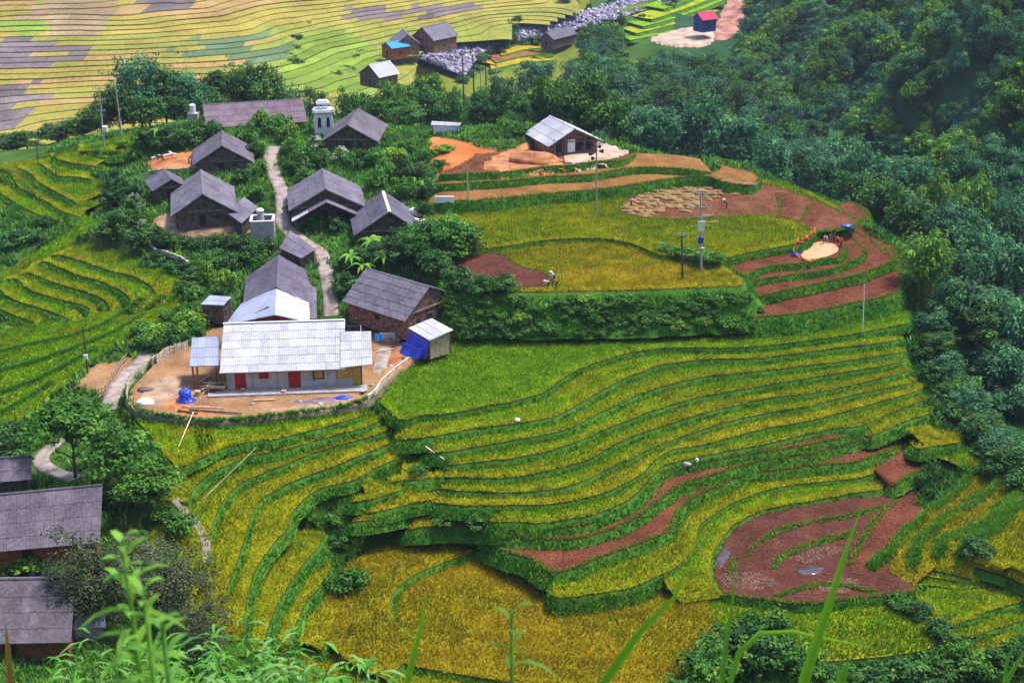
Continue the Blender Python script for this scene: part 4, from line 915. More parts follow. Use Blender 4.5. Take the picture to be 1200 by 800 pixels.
# ------------------------------------------------------------------ houses
def mat_roof(name, col, col2, streak=1.0, rough=.8, objvar=.14, spec=.25):
    m, n, l, b = new_mat(name, rough, spec)
    tc = n.new('ShaderNodeTexCoord'); mp = n.new('ShaderNodeMapping'); mp.inputs['Scale'].default_value = (1.6, 1.6, .35)
    l.new(tc.outputs['Object'], mp.inputs['Vector'])
    nz = n.new('ShaderNodeTexNoise'); nz.inputs['Scale'].default_value = 1.7; nz.inputs['Detail'].default_value = 7; nz.inputs['Roughness'].default_value = .65
    l.new(mp.outputs[0], nz.inputs['Vector'])
    n2 = n.new('ShaderNodeTexNoise'); n2.inputs['Scale'].default_value = .35; n2.inputs['Detail'].default_value = 3; l.new(tc.outputs['Object'], n2.inputs['Vector'])
    ad = n.new('ShaderNodeMath'); ad.operation = 'MULTIPLY_ADD'; l.new(n2.outputs['Fac'], ad.inputs[0]); ad.inputs[1].default_value = .6; l.new(nz.outputs['Fac'], ad.inputs[2])
    cr = n.new('ShaderNodeValToRGB'); cr.color_ramp.elements[0].position = .55; cr.color_ramp.elements[1].position = 1.0
    cr.color_ramp.elements[0].color = (*col, 1); cr.color_ramp.elements[1].color = (*col2, 1); l.new(ad.outputs[0], cr.inputs['Fac'])
    oi = n.new('ShaderNodeObjectInfo'); mr = n.new('ShaderNodeMapRange'); mr.inputs[3].default_value = 1 - objvar; mr.inputs[4].default_value = 1 + objvar
    l.new(oi.outputs['Random'], mr.inputs[0]); hv = n.new('ShaderNodeHueSaturation'); l.new(mr.outputs[0], hv.inputs['Value']); l.new(cr.outputs[0], hv.inputs['Color'])
    l.new(hv.outputs[0], b.inputs['Base Color'])
    bp = n.new('ShaderNodeBump'); bp.inputs['Strength'].default_value = .25; bp.inputs['Distance'].default_value = .03; l.new(nz.outputs['Fac'], bp.inputs['Height']); l.new(bp.outputs[0], b.inputs['Normal'])
    return m
M['roof_dark'] = mat_roof('weathered_roof', (0.05, 0.043, 0.066), (0.15, 0.132, 0.185))
M['roof_mid'] = mat_roof('grey_roof', (0.07, 0.061, 0.085), (0.185, 0.165, 0.215))
M['roof_brown'] = mat_roof('brown_roof', (0.09, 0.06, 0.085), (0.20, 0.14, 0.18))
M['roof_white'] = mat_roof('new_white_roof', (0.32, 0.315, 0.37), (0.50, 0.495, 0.54), objvar=.12)
M['roof_bluish'] = mat_roof('bluish_white_roof', (0.23, 0.26, 0.39), (0.36, 0.38, 0.50), objvar=.1)
M['roof_purple'] = mat_roof('purple_roof', (0.058, 0.048, 0.068), (0.155, 0.135, 0.17))
M['roof_blue'] = mat_roof('blue_roof', (0.03, 0.22, 0.50), (0.06, 0.33, 0.62), objvar=.06)
M['roof_red'] = mat_roof('red_roof', (0.45, 0.03, 0.07), (0.62, 0.05, 0.10), objvar=.06)
M['plank'] = mat_plain('dark_planks', (0.06, 0.042, 0.04), var=.45, scale=2.2, col2=(0.105, 0.075, 0.068), rough=.9, bump=.4, objvar=.2)
M['plank_red'] = mat_plain('red_brown_planks', (0.14, 0.06, 0.05), var=.4, scale=2.0, col2=(0.23, 0.125, 0.105), rough=.85, bump=.4, objvar=.2)
M['plaster'] = mat_plain('mauve_plaster', (0.40, 0.35, 0.40), var=.15, scale=.8, col2=(0.48, 0.43, 0.47), rough=.9, bump=.2)
M['white'] = mat_plain('white_paint', (0.72, 0.70, 0.74), var=.12, scale=1.5, rough=.7)
M['red_door'] = mat_plain('red_paint', (0.42, 0.012, 0.02), var=.2, scale=2, rough=.5)
M['yellow_wood'] = mat_plain('yellow_wood', (0.48, 0.27, 0.07), var=.2, scale=2, rough=.6)
M['orange_wood'] = mat_plain('orange_boards', (0.27, 0.085, 0.035), var=.3, scale=2, rough=.8)
M['concrete'] = mat_plain('concrete', (0.36, 0.32, 0.33), var=.2, scale=1.2, rough=.9, bump=.3)
M['stone'] = mat_plain('stone', (0.26, 0.22, 0.21), var=.35, scale=1.6, col2=(0.38, 0.33, 0.31), rough=.9, bump=.6, objvar=.25)
M['dark'] = mat_plain('dark_opening', (0.02, 0.016, 0.018), var=.2, rough=.9)
M['wood_grey'] = mat_plain('grey_timber', (0.17, 0.13, 0.12), var=.35, scale=2, rough=.9, objvar=.25)
M['wood_pale'] = mat_plain('pale_timber', (0.42, 0.32, 0.22), var=.3, scale=2, rough=.85, objvar=.2)
M['tarp'] = mat_plain('blue_tarpaulin', (0.012, 0.05, 0.62), var=.2, scale=1.5, rough=.4, spec=.5)
def box_bm(bm, c, s, rz_=0.0):
    r = bmesh.ops.create_cube(bm, size=1.0); m = Matrix.Translation(Vector(c)) @ Matrix.Rotation(rz_, 4, 'Z') @ Matrix.Diagonal((*s, 1)); bmesh.ops.transform(bm, matrix=m, verts=r['verts'])
def bx(name, c, s, mat, parent=None, rz_=0.0):
    bm = bmesh.new(); box_bm(bm, c, s, rz_); return link(name, bm_mesh(bm, name), mat, parent)
def sheet_grid(parent, q, rows, cols, mat, folds=5, th=.03, name='roof_sheet', amp=.03, white_at=()):
    """roof slope from four corners q = (eave a, eave b, ridge b, ridge a) covered with overlapping corrugated sheets, each an object"""
    a, b, c, d = [Vector(v) for v in q]
    nrm = (b - a).cross(d - a).normalized()
    if nrm.z < 0: nrm = -nrm
    def at(u, v): return (a * (1 - u) + b * u) * (1 - v) + (d * (1 - u) + c * u) * v
    for r in range(rows):
        for k in range(cols):
            u0, u1 = k / cols, (k + 1) / cols; v0, v1 = r / rows - (0.12 / rows if r else 0), (r + 1) / rows
            lift = random.uniform(0.0, .018); sk = random.uniform(-.25, .25) / cols * .12
            V, Fq = [], []
            n = 2 * folds
            for i in range(n + 1):
                t = u0 + (u1 - u0) * i / n; z = amp * (1 if i % 2 else 0)
                for v, ll in ((v0, .035 + lift), (v1, .0)):
                    p = at(min(1.02, max(-.02, t + sk)), v) + nrm * (z + ll + .02 + (k % 2) * .004); V.append(p)
                    V.append(p - nrm * th)
            for i in range(n):
                o = 4 * i; Fq += [(o, o + 4, o + 6, o + 2), (o + 1, o + 3, o + 7, o + 5), (o, o + 1, o + 5, o + 4)]
            me = bpy.data.meshes.new(name); me.from_pydata([tuple(v) for v in V], [], Fq); me.update()
            m = mat
            if (r, k) in white_at: m = M['roof_white']
            link(name, me, m, parent)
def slope_bm(q, th=.05):
    a, b, c, d = [Vector(v) for v in q]; nrm = (b - a).cross(d - a).normalized()
    if nrm.z < 0: nrm = -nrm
    bm = bmesh.new(); vs = [bm.verts.new(v - nrm * .012) for v in (a, b, c, d)] + [bm.verts.new(v - nrm * (th + .012)) for v in (a, b, c, d)]
    for f in ((0, 1, 2, 3), (7, 6, 5, 4), (0, 4, 5, 1), (1, 5, 6, 2), (2, 6, 7, 3), (3, 7, 4, 0)): bm.faces.new([vs[i] for i in f])
    return bm
def plank_wall(parent, p0, p1, z0, top, mat, name='wall', w=.32, gaps=False, label=None):
    """upright planks from p0 to p1; top(t) gives the height along the wall; each wall is one part with real plank relief"""
    p0, p1 = Vector((*p0, 0)), Vector((*p1, 0)); L = (p1 - p0).length; n = max(1, int(L / w)); d = (p1 - p0).normalized(); nn = Vector((d.y, -d.x, 0))
    bm = bmesh.new()
    for i in range(n):
        a = p0 + d * (L * i / n + .008); b = p0 + d * (L * (i + 1) / n - .008); o = nn * random.uniform(-.018, .022); za, zb = top(i / n), top((i + 1) / n)
        if max(za, zb) - z0 < .05: continue
        lo = z0 + random.uniform(-.06, .0)
        vs = [bm.verts.new(v) for v in ((a + o) + Vector((0, 0, lo)), (b + o) + Vector((0, 0, lo)), (b + o) + Vector((0, 0, max(zb, z0 + .03))), (a + o) + Vector((0, 0, max(za, z0 + .03))))]
        v2 = [bm.verts.new(v.co - nn * .05) for v in vs]
        for f in ((vs[0], vs[1], vs[2], vs[3]), (v2[3], v2[2], v2[1], v2[0]), (vs[0], v2[0], v2[1], vs[1]), (vs[1], v2[1], v2[2], vs[2]), (vs[2], v2[2], v2[3], vs[3]), (vs[3], v2[3], v2[0], vs[0])): bm.faces.new(f)
    o = link(name, bm_mesh(bm, name), mat, parent)
    if label: o['label'] = label
    return o
def house(name, label, r1, r2, zr, wl, wr, ze, zg, cat='house', roof='roof_dark', wall='plank', rows=5, cols=8, over=.7, gover=.6, folds=4, group=None, sheets=True, inset=None, zel=None, cap=None, cap_frac=0.0, openings=True, ridge_white=(), whites=()):
    """gabled house: ridge from pixel r1 to pixel r2 at height zr, slopes wl / wr wide (left / right of r1->r2), eaves at ze, ground at zg"""
    a, b = P(*r1, zr), P(*r2, zr); mid = (a + b) / 2; L = np.linalg.norm((b - a)[:2]); rz_ = math.atan2(b[1] - a[1], b[0] - a[0])
    e = empty(name, (mid[0], mid[1], zg), rz_); tag(e, label, cat, group)
    hx = L / 2; R_, E_ = zr - zg, ze - zg; EL = (zel if zel is not None else ze) - zg
    # slopes (left = +y)
    qs = [((-hx, wl, EL), (hx, wl, EL), (hx, 0, R_), (-hx, 0, R_)), ((hx, -wr, E_), (-hx, -wr, E_), (-hx, 0, R_), (hx, 0, R_))]
    for si, q in enumerate(qs):
        ro = link('roof', bm_mesh(slope_bm(q), 'roof'), M[roof], e)
        if sheets: sheet_grid(ro, q, rows, cols, M[roof], folds, white_at=whites if si == 0 else ())
        else:      # far houses: the sheets still overlap in courses
            bm = bmesh.new(); A_, B_, C_, D_ = [Vector(v) for v in q]; nn = (B_ - A_).cross(D_ - A_).normalized()
            for r in range(rows):
                v0, v1 = r / rows, (r + 1) / rows
                pts = [A_.lerp(D_, v0) + nn * .07, B_.lerp(C_, v0) + nn * .07, B_.lerp(C_, v1) + nn * .02, A_.lerp(D_, v1) + nn * .02]
                vs = [bm.verts.new(p) for p in pts] + [bm.verts.new(p - nn * .05) for p in pts]
                for f in ((0, 1, 2, 3), (0, 4, 5, 1), (1, 5, 6, 2), (3, 7, 4, 0)): bm.faces.new([vs[i] for i in f])
            link('roof_course', bm_mesh(bm, 'roof_course'), M[roof], ro)
    bm = bmesh.new()
    for s in (1, -1):
        w_, z_ = (wl, EL) if s > 0 else (wr, E_); dz = (R_ - z_) / w_ * .22
        vs = [bm.verts.new(v) for v in ((-hx - .03, s * .22, R_ - dz + .1), (hx + .03, s * .22, R_ - dz + .1), (hx + .03, 0, R_ + .11), (-hx - .03, 0, R_ + .11))]
        v2 = [bm.verts.new(v.co - Vector((0, 0, .04))) for v in vs]
        bm.faces.new(vs); bm.faces.new(v2[::-1]); bm.faces.new((vs[0], v2[0], v2[1], vs[1])); bm.faces.new((vs[1], v2[1], v2[2], vs[2])); bm.faces.new((vs[3], v2[3], v2[0], vs[0]))
    link('ridge_cap', bm_mesh(bm, 'ridge_cap'), M[cap or roof], e)
    # walls
    x1 = hx - gover; yl = wl - over; yr = wr - over
    zl = EL + (R_ - EL) * over / wl - .08; zr_ = E_ + (R_ - E_) * over / wr - .08
    zb = -.6
    def gable(t):      # from -yr to +yl
        y = -yr + t * (yl + yr)
        return (R_ - .1 - (R_ - .1 - zr_) * (-y) / yr) if y < 0 else (R_ - .1 - (R_ - .1 - zl) * y / yl)
    plank_wall(e, (x1, -yr), (x1, yl), zb, gable, M[wall]); plank_wall(e, (-x1, yl), (-x1, -yr), zb, lambda t: gable(1 - t), M[wall])
    plank_wall(e, (x1, yl), (-x1, yl), zb, lambda t: zl, M[wall]); plank_wall(e, (-x1, -yr), (x1, -yr), zb, lambda t: zr_, M[wall])
    # tie beam and rafters seen under the gable
    for sx in (1, -1):
        bx('gable_beam', (sx * (x1 + .12), (yl - yr) / 2, min(zl, zr_) + .05), (.14, yl + yr + .5, .16), M['wood_grey'], e)
        for s, w_, z_ in ((1, wl, EL), (-1, wr, E_)):
            bm = bmesh.new(); p0, p1 = Vector((sx * (hx - .12), s * w_, z_ - .1)), Vector((sx * (hx - .12), 0, R_ - .12))
            tube(bm, [p0, p1], [.07, .07], 4); link('rafter', bm_mesh(bm, 'rafter'), M['wood_grey'], e)
    if openings:
        H = min(2.0, zr_ - .15, zl - .15)
        for sx in (1, -1):
            d = bx('door', (sx * (x1 + .03), .3, H / 2), (.08, .95, H), M['dark'], e); bx('door_frame', (sx * (x1 + .05), .3, H + .05), (.1, 1.15, .1), M['wood_grey'], d)
            bx('window', (sx * (x1 + .03), -min(yr - .8, 1.9), H * .68), (.08, .7, .6), M['dark'], e)
        bx('window', (0, -yr - .03, H * .66), (.8, .08, .6), M['dark'], e)
    return e
def lean_to(name, label, cs, zs_, zg, roof='roof_mid', rows=2, cols=3, cat='shed', wall='plank', th=.05, posts=True, walls=True, folds=4):
    """shed under one sheet-covered slope given by its four corner pixels and their heights (order: low a, low b, high b, high a)"""
    W = np.array([P(*c, z) for c, z in zip(cs, zs_)]); m = W.mean(0); e = empty(name, (m[0], m[1], zg)); tag(e, label, cat)
    q = [tuple(v - np.array([m[0], m[1], zg])) for v in W]
    ro = link('roof', bm_mesh(slope_bm(q, th), 'roof'), M[roof], e); sheet_grid(ro, q, rows, cols, M[roof], folds)
    cx, cy = 0, 0
    ins = [((x - cx) * .88, (y - cy) * .88, z) for x, y, z in q]
    if posts:
        for x, y, z in ins:
            bx('post', (x, y, z / 2 - .3), (.14, .14, z + .5), M['wood_grey'], e)
    if walls:
        for i in range(4):
            (x0, y0, z0), (x1, y1, z1) = ins[i], ins[(i + 1) % 4]
            # only up to under the roof
            plank_wall(e, (x0 * .97, y0 * .97), (x1 * .97, y1 * .97), -.5, lambda t: (z0 + (z1 - z0) * t) - .12, M[wall])
    return e

# --- the long white roofed house on the yard
def white_house():
    zr, ze = 6.3, 2.75
    a, b = P(260, 379, zr), P(404, 375.5, zr); ea, eb = P(257, 437.5, ze), P(436, 431.5, ze)
    rz_ = math.atan2(eb[1] - ea[1], eb[0] - ea[0]); o = (ea + eb) / 2; e = empty('white_roofed_house', (o[0], o[1], 0.12), rz_)
    tag(e, 'long low house with a patched white sheet roof and red doors on the yard', 'house')
    ui = Matrix.Rotation(-rz_, 3, 'Z')
    def loc(p): return ui @ Vector((p[0] - o[0], p[1] - o[1], p[2] - .12))
    A, B, EA, EB = loc(a), loc(b), loc(ea), loc(eb)
    xr = B.x
    depth = (A.y + B.y) / 2; RZ = A.z; EZ = EA.z; x0 = EA.x; xe = EB.x
    EM = Vector((xr, (EA.y + EB.y) / 2, EZ))
    q = (Vector((x0, 0, EZ)), EM, Vector((xr, depth, RZ)), Vector((x0 + .1, depth, RZ)))
    ro = link('roof', bm_mesh(slope_bm(q), 'roof'), M['roof_white'], e); sheet_grid(ro, q, 6, 13, M['roof_white'], 5)
    # the lower, shorter slope over the right end
    zz = lambda y: EZ + (RZ - EZ) * y / depth
    d2 = depth * .74
    q2 = (Vector((xr - .5, .05, zz(0) + .16)), Vector((xe, .35, zz(.35) + .16)), Vector((xe - .05, d2 * .97, zz(d2) + .12)), Vector((xr - .5, d2, zz(d2) + .14)))
    r2 = link('roof', bm_mesh(slope_bm(q2), 'roof'), M['roof_white'], e); sheet_grid(r2, q2, 4, 3, M['roof_white'], 5)
    bk = depth + 2.2
    q3 = (Vector((xr, bk, RZ - 1.25)), Vector((x0, bk, RZ - 1.25)), Vector((x0, depth, RZ)), Vector((xr, depth, RZ)))
    r3 = link('roof', bm_mesh(slope_bm(q3), 'roof'), M['roof_white'], e); sheet_grid(r3, q3, 2, 13, M['roof_white'], 5)
    bm = bmesh.new(); box_bm(bm, ((x0 + xr) / 2, depth, RZ + .07), (xr - x0, .45, .05)); link('ridge_cap', bm_mesh(bm, 'ridge_cap'), M['roof_white'], e)
    yw = 1.0                                             # front wall line under the eave
    top = zz(yw) - .1
    # front wall in bays between openings
    x_end = xe - 1.3
    def px2x(px): return float((ui @ Vector((P(px, 452, .9)[0] - o[0], P(px, 452, .9)[1] - o[1], 0))).x)
    def wl_(xa, xb, z0, z1, mat='plaster', nm='wall'): return bx(nm, ((xa + xb) / 2, yw + .1, (z0 + z1) / 2), (xb - xa - .004, .2, z1 - z0), M[mat], e)
    d1a, d1b = px2x(275), px2x(288); w1a, w1b = px2x(303.5), px2x(315); d2a, d2b = px2x(337.5), px2x(352); w2a, w2b = px2x(367), px2x(379); pa, pb = px2x(394), px2x(423)
    xs_ = [x0 + .7, d1a, d1b, w1a, w1b, d2a, d2b, w2a, w2b, pa]
    wl_(x0 + .7, d1a, 0, top); wl_(d1b, w1a, 0, top); wl_(w1a, w1b, 0, 1.45); wl_(w1b, d2a, 0, top); wl_(d2b, w2a, 0, top); wl_(w2a, w2b, 0, 1.05); wl_(w2b, pa, 0, top)
    for xa, xb in ((d1a, d1b), (d2a, d2b)):
        d = bx('door', ((xa + xb) / 2, yw + .12, top / 2), (xb - xa - .02, .1, top), M['red_door'], e); d['label'] = 'bright red door'
        for k in range(4): bx('door_board', (xa + (k + .5) * (xb - xa) / 4, yw + .055, top / 2), ((xb - xa) / 4 - .05, .03, top - .1), M['red_door'], d)
    w = bx('window', ((w1a + w1b) / 2, yw + .12, (1.45 + top) / 2), (w1b - w1a - .02, .1, top - 1.45), M['red_door'], e); w['label'] = 'red shutter'
    bx('sill', ((w1a + w1b) / 2, yw - .03, 1.43), (w1b - w1a + .1, .16, .05), M['wood_grey'], w)
    w = bx('window', ((w2a + w2b) / 2, yw + .14, (1.05 + top) / 2), (w2b - w2a - .02, .08, top - 1.05), M['yellow_wood'], e); w['label'] = 'yellow shutter in a dark frame'
    for (cx_, cz_, sx_, sz_) in (((w2a + w2b) / 2, 1.09, w2b - w2a + .2, .14), ((w2a + w2b) / 2, top - .1, w2b - w2a + .2, .14), (w2a, (1.05 + top) / 2, .16, top - .95), (w2b, (1.05 + top) / 2, .16, top - .95)):
        bx('frame', (cx_, yw + .06, cz_), (sx_, .13, sz_), M['plank'], w)
    # yellow panelled right end above a low plaster wall
    wl_(pa, pb - 1.0, 0, 1.0)
    for k in range(5):
        xx0 = pa + k * (pb - 1.0 - pa) / 5; bx('panel', (xx0 + (pb - 1.0 - pa) / 10, yw + .1, (1.0 + top) / 2 + .01), ((pb - 1.0 - pa) / 5 - .06, .08, top - 1.0), M['yellow_wood'], e)
    for k in range(3): bx('panel', (pb - 1.0 + (k + .5) / 3, yw + .1, top / 2), (.3, .08, top), M['yellow_wood'], e)
    bx('post', (pb + .08, yw + .05, top / 2), (.14, .14, top), M['plank'], e)
    for xx0 in (x0 + .75, px2x(296), px2x(325), pa): bx('post', (xx0, yw - .06, top / 2), (.15, .1, top), M['concrete'], e)
    plank_wall(e, (x0 + .7, bk - .4), (x0 + .7, yw), 0, lambda t: max(.2, zz(yw + (bk - .4 - yw) * (1 - t)) - .15 if (yw + (bk - .4 - yw) * (1 - t)) < depth else RZ - 1.3), M['plank'])
    plank_wall(e, (pb + .05, yw), (pb + .05, bk - .4), 0, lambda t: max(.2, min(zz(yw + (bk - .4 - yw) * t) - .3, RZ - 1.4)), M['plaster'])
    plank_wall(e, (pb, bk - .4), (x0 + .7, bk - .4), 0, lambda t: RZ - 1.45, M['plank'])
    # porch slab
    bx('porch', ((x0 + pb) / 2 - .4, .1, -.02), (pb - x0 + 2.2, 1.75, .26), M['concrete'], e)
    # left porch roof
    zq = 3.0
    pl = [loc(P(222, 429.5, zq)), loc(P(256.5, 428.5, zq)), loc(P(258, 394, zq + 1.7)), loc(P(225, 396, zq + 1.7))]
    r4 = link('porch_roof', bm_mesh(slope_bm(pl), 'porch_roof'), M['roof_bluish'], e); sheet_grid(r4, pl, 3, 4, M['roof_bluish'], 5)
    for p in pl: bx('post', (p.x + (.3 if p.x < x0 - 2 else -.4), p.y + (.3 if p.y < 2 else -.3), p.z / 2 - .08), (.18, .18, p.z - .12), M['orange_wood'], e)
    return e
white_house()

house('shingled_house', 'dark shingled house behind the white roofed one with new white sheets over its front', (324, 337), (326.5, 299), 5.9, 4.6, 4.6, 2.9, 0.9, rows=6, cols=7)
def front_canopy():
    zr = 5.75; a, b = P(322, 369, zr - .1), P(323.5, 338, zr); e = empty('front_canopy', (a[0], a[1], 0.6)); tag(e, 'white sheet gable roof over the front of the dark shingled house', 'canopy roof')
    L = lambda p: Vector((p[0] - a[0], p[1] - a[1], p[2] - .6))
    el0, el1 = P(264, 381, 3.0), P(283, 356, 3.3); er0, er1 = P(363, 378, 3.4), P(362, 355, 3.4)
    for i, (q, m) in enumerate((((L(el0), L(el1), L(b), L(a)), 'roof_bluish'), ((L(er1), L(er0), L(a), L(b)), 'roof_white'))):
        ro = link('roof', bm_mesh(slope_bm(q), 'roof'), M[m], e); sheet_grid(ro, q, 3, 4, M[m], 5)
    ro = e
    A, EL, ER = L(a), L(el0), L(er0)
    def top(t):
        return (EL.z + (A.z - EL.z) * min(1, t * 2)) if t < .5 else (A.z + (ER.z - A.z) * (t - .5) * 2)
    w = plank_wall(e, (EL.x * .9, EL.y * .9 + .4), (ER.x * .9, ER.y * .9 + .4), -.5, lambda t: top(t) - .1, M['orange_wood'], label='orange boarded gable')
    for q in (EL, ER, L(el1), L(er1)): bx('post', (q.x * .93, q.y + .5, q.z / 2 - .25), (.16, .16, q.z + .3), M['wood_grey'], e)
front_canopy()
h = house('barn', 'big grey roofed barn with a red brown plank gable beside the concrete path', (429, 314), (503.5, 336), 7.0, 5.0, 4.7, 3.6, 1.3, cat='barn', roof='roof_mid', wall='plank_red', rows=5, cols=9, over=.8, gover=.4, zel=4.6)
for k in range(3): bx('gable_post', (h_x, -2.6 + k * 2.2, 1.6), (.12, .14, 3.2), M['wood_grey'], h) if (h_x := 5.2) else None
lean_to('tarpaulin_shed', 'small shed with a white sheet roof and blue tarpaulin side beside the barn', [(478, 384.5), (503, 399), (531, 386.5), (506, 373)], [3.0, 3.1, 3.5, 3.5], 0.9, roof='roof_white', rows=3, cols=3, wall='wood_pale')
t2 = house('two_tier_house', 'grey gabled house with a second lower roof tier, right of the footpath', (381.5, 222), (377.5, 198), 10.6, 5.6, 5.9, 7.5, 5.4, rows=5, cols=8, roof='roof_mid')
hx2 = np.linalg.norm((P(377.5, 198, 10.6) - P(381.5, 222, 10.6))[:2]) / 2
for sg, w_ in ((1, 5.2), (-1, 5.5)):
    q = [(-hx2 - 1.7, sg * w_, .95), (-hx2 + 1.6, sg * w_, .95), (-hx2 + 1.6, 0, 3.7), (-hx2 - 1.7, 0, 3.7)]
    if sg > 0: pass
    ro = link('lower_roof', bm_mesh(slope_bm(q), 'lower_roof'), M['roof_mid'], t2); sheet_grid(ro, q, 4, 2, M['roof_mid'], 4, white_at=((0, 0), (1, 0)) if sg > 0 else ())
    bx('post', (-hx2 - 1.4, sg * (w_ - .5), .5), (.15, .15, 1.6), M['wood_grey'], t2)
house('steep_house', 'dark house with a white ridge strip among bananas', (456.5, 248), (449, 224), 9.6, 5.2, 4.6, 6.2, 4.9, rows=6, cols=7, cap='white')
house('gabled_house', 'tall grey gabled house with open dark front on the left terrace', (237.5, 228), (235.5, 199), 10.0, 4.9, 4.9, 6.9, 4.9, rows=6, cols=7, roof='roof_mid')
lean_to('lean_to', 'small purple grey lean-to right of the tall gabled house', [(264, 249), (283, 262), (303, 243), (286, 231)], [6.8, 6.4, 7.0, 7.6], 5.0, rows=3, cols=3)
house('small_house', 'small dark gabled hut at the left edge of the hamlet', (201, 210.5), (191, 198), 9.2, 3.1, 2.5, 7.6, 6.4, rows=3, cols=5)
house('upper_house', 'purple grey gabled house below the long mossy roof', (260, 171), (260, 153), 11.6, 5.0, 5.0, 8.5, 7.2, rows=4, cols=6, roof='roof_purple')
house('white_sided_house', 'dark gabled house with pale strip beside the small white tower', (407, 147), (420, 127), 12.6, 4.6, 5.2, 9.7, 8.2, rows=5, cols=6, roof='roof_purple')
house('long_house', 'long low house with a mossy brown roof under the big dark trees', (237, 123), (354, 116), 13.2, 3.0, 5.6, 10.2, 8.8, rows=4, cols=14, roof='roof_brown', zel=12.0)
lean_to('low_shed', 'low shed with patched grey sheets beside the concrete path', [(327, 291), (353, 303), (370, 292), (340, 270)], [5.3, 5.3, 5.9, 6.2], 3.6, rows=3, cols=3, roof='roof_mid')
lean_to('plank_shed', 'little pale roofed shed above the heap of old boards', [(235, 357), (262, 358), (271, 348), (246, 346)], [3.1, 3.1, 3.7, 3.7], 1.0, rows=2, cols=3, roof='roof_bluish')
lean_to('white_hut', 'tiny white hut with a flat pale roof in the vegetable garden', [(505, 147), (538, 148), (541, 144), (506, 142)], [11.4, 11.4, 11.9, 11.9], 9.3, rows=1, cols=4, roof='roof_white', wall='white', cat='hut')
hut = house('hilltop_hut', 'open wooden hut with a bright sheet roof on the bare hilltop', (674, 151), (644.5, 135.5), 14.4, 4.7, 5.2, 11.8, 10.3, cat='hut', roof='roof_white', wall='plank_red', rows=3, cols=5, over=.6, gover=1.1)
lean_to('side_roof', 'low grey sheet roof tucked right of the shingled house', [(362, 374), (371, 374), (371, 331), (362, 331)], [3.0, 2.9, 2.9, 3.1], 1.2, rows=4, cols=1, roof='roof_mid')
hl = np.linalg.norm((P(674, 151, 14.4) - P(644.5, 135.5, 14.4))[:2]) / 2 - 1.1
bx('panel', (-hl - .1, .2, 1.05), (.08, 1.3, 2.1), M['white'], hut)['label'] = 'white panel leaning in the open front'
for y in (-3.6, -2.0, 1.4, 3.4): bx('post', (-hl - .5, y, 1.2), (.16, .16, 2.6), M['wood_grey'], hut)
for y in (-2.9, -1.2, 2.4): bx('opening', (-hl - .06, y, 1.1), (.08, .9, 1.9), M['dark'], hut)
# --- houses far below in the valley
house('valley_house', 'wooden valley house with a pale grey hipped roof below the rice fields', (432, 76), (457, 71), -15.5, 5.5, 4.5, -19.0, -22.0, rows=3, cols=6, roof='roof_white', sheets=False)
house('blue_roofed_house', 'small valley house with a bright blue roof', (452, 50), (474, 47), -17.6, 4.0, 3.6, -19.2, -22.6, rows=2, cols=5, roof='roof_blue', wall='orange_wood', sheets=False)
house('valley_house', 'grey gabled valley house between the blue roof and the larger pink grey roof', (478, 41), (472, 34), -15.5, 5.0, 4.6, -19.0, -22.0, rows=3, cols=6, roof='roof_mid', wall='plank_red', sheets=False)
house('valley_house', 'large valley house with a pinkish grey roof above the river', (494, 32), (524, 26), -14.0, 5.5, 5.5, -18.2, -22.0, rows=3, cols=6, roof='roof_mid', wall='plank_red', sheets=False)
house('river_hut', 'grey tin hut among boulders by the river', (640, 38), (668, 31), -22.5, 3.5, 3.5, -25.0, -28.0, cat='hut', rows=2, cols=5, roof='roof_mid', sheets=False)
M['blue_wall'] = mat_plain('blue_wall', (0.025, 0.05, 0.26), var=.3, scale=.8)
house('red_roofed_house', 'blue walled house with a bright red roof beside the pale road cut', (817, 15), (836, 13), -13.2, 3.4, 3.4, -15.6, -19.5, rows=2, cols=5, roof='roof_red', wall='blue_wall', sheets=False)
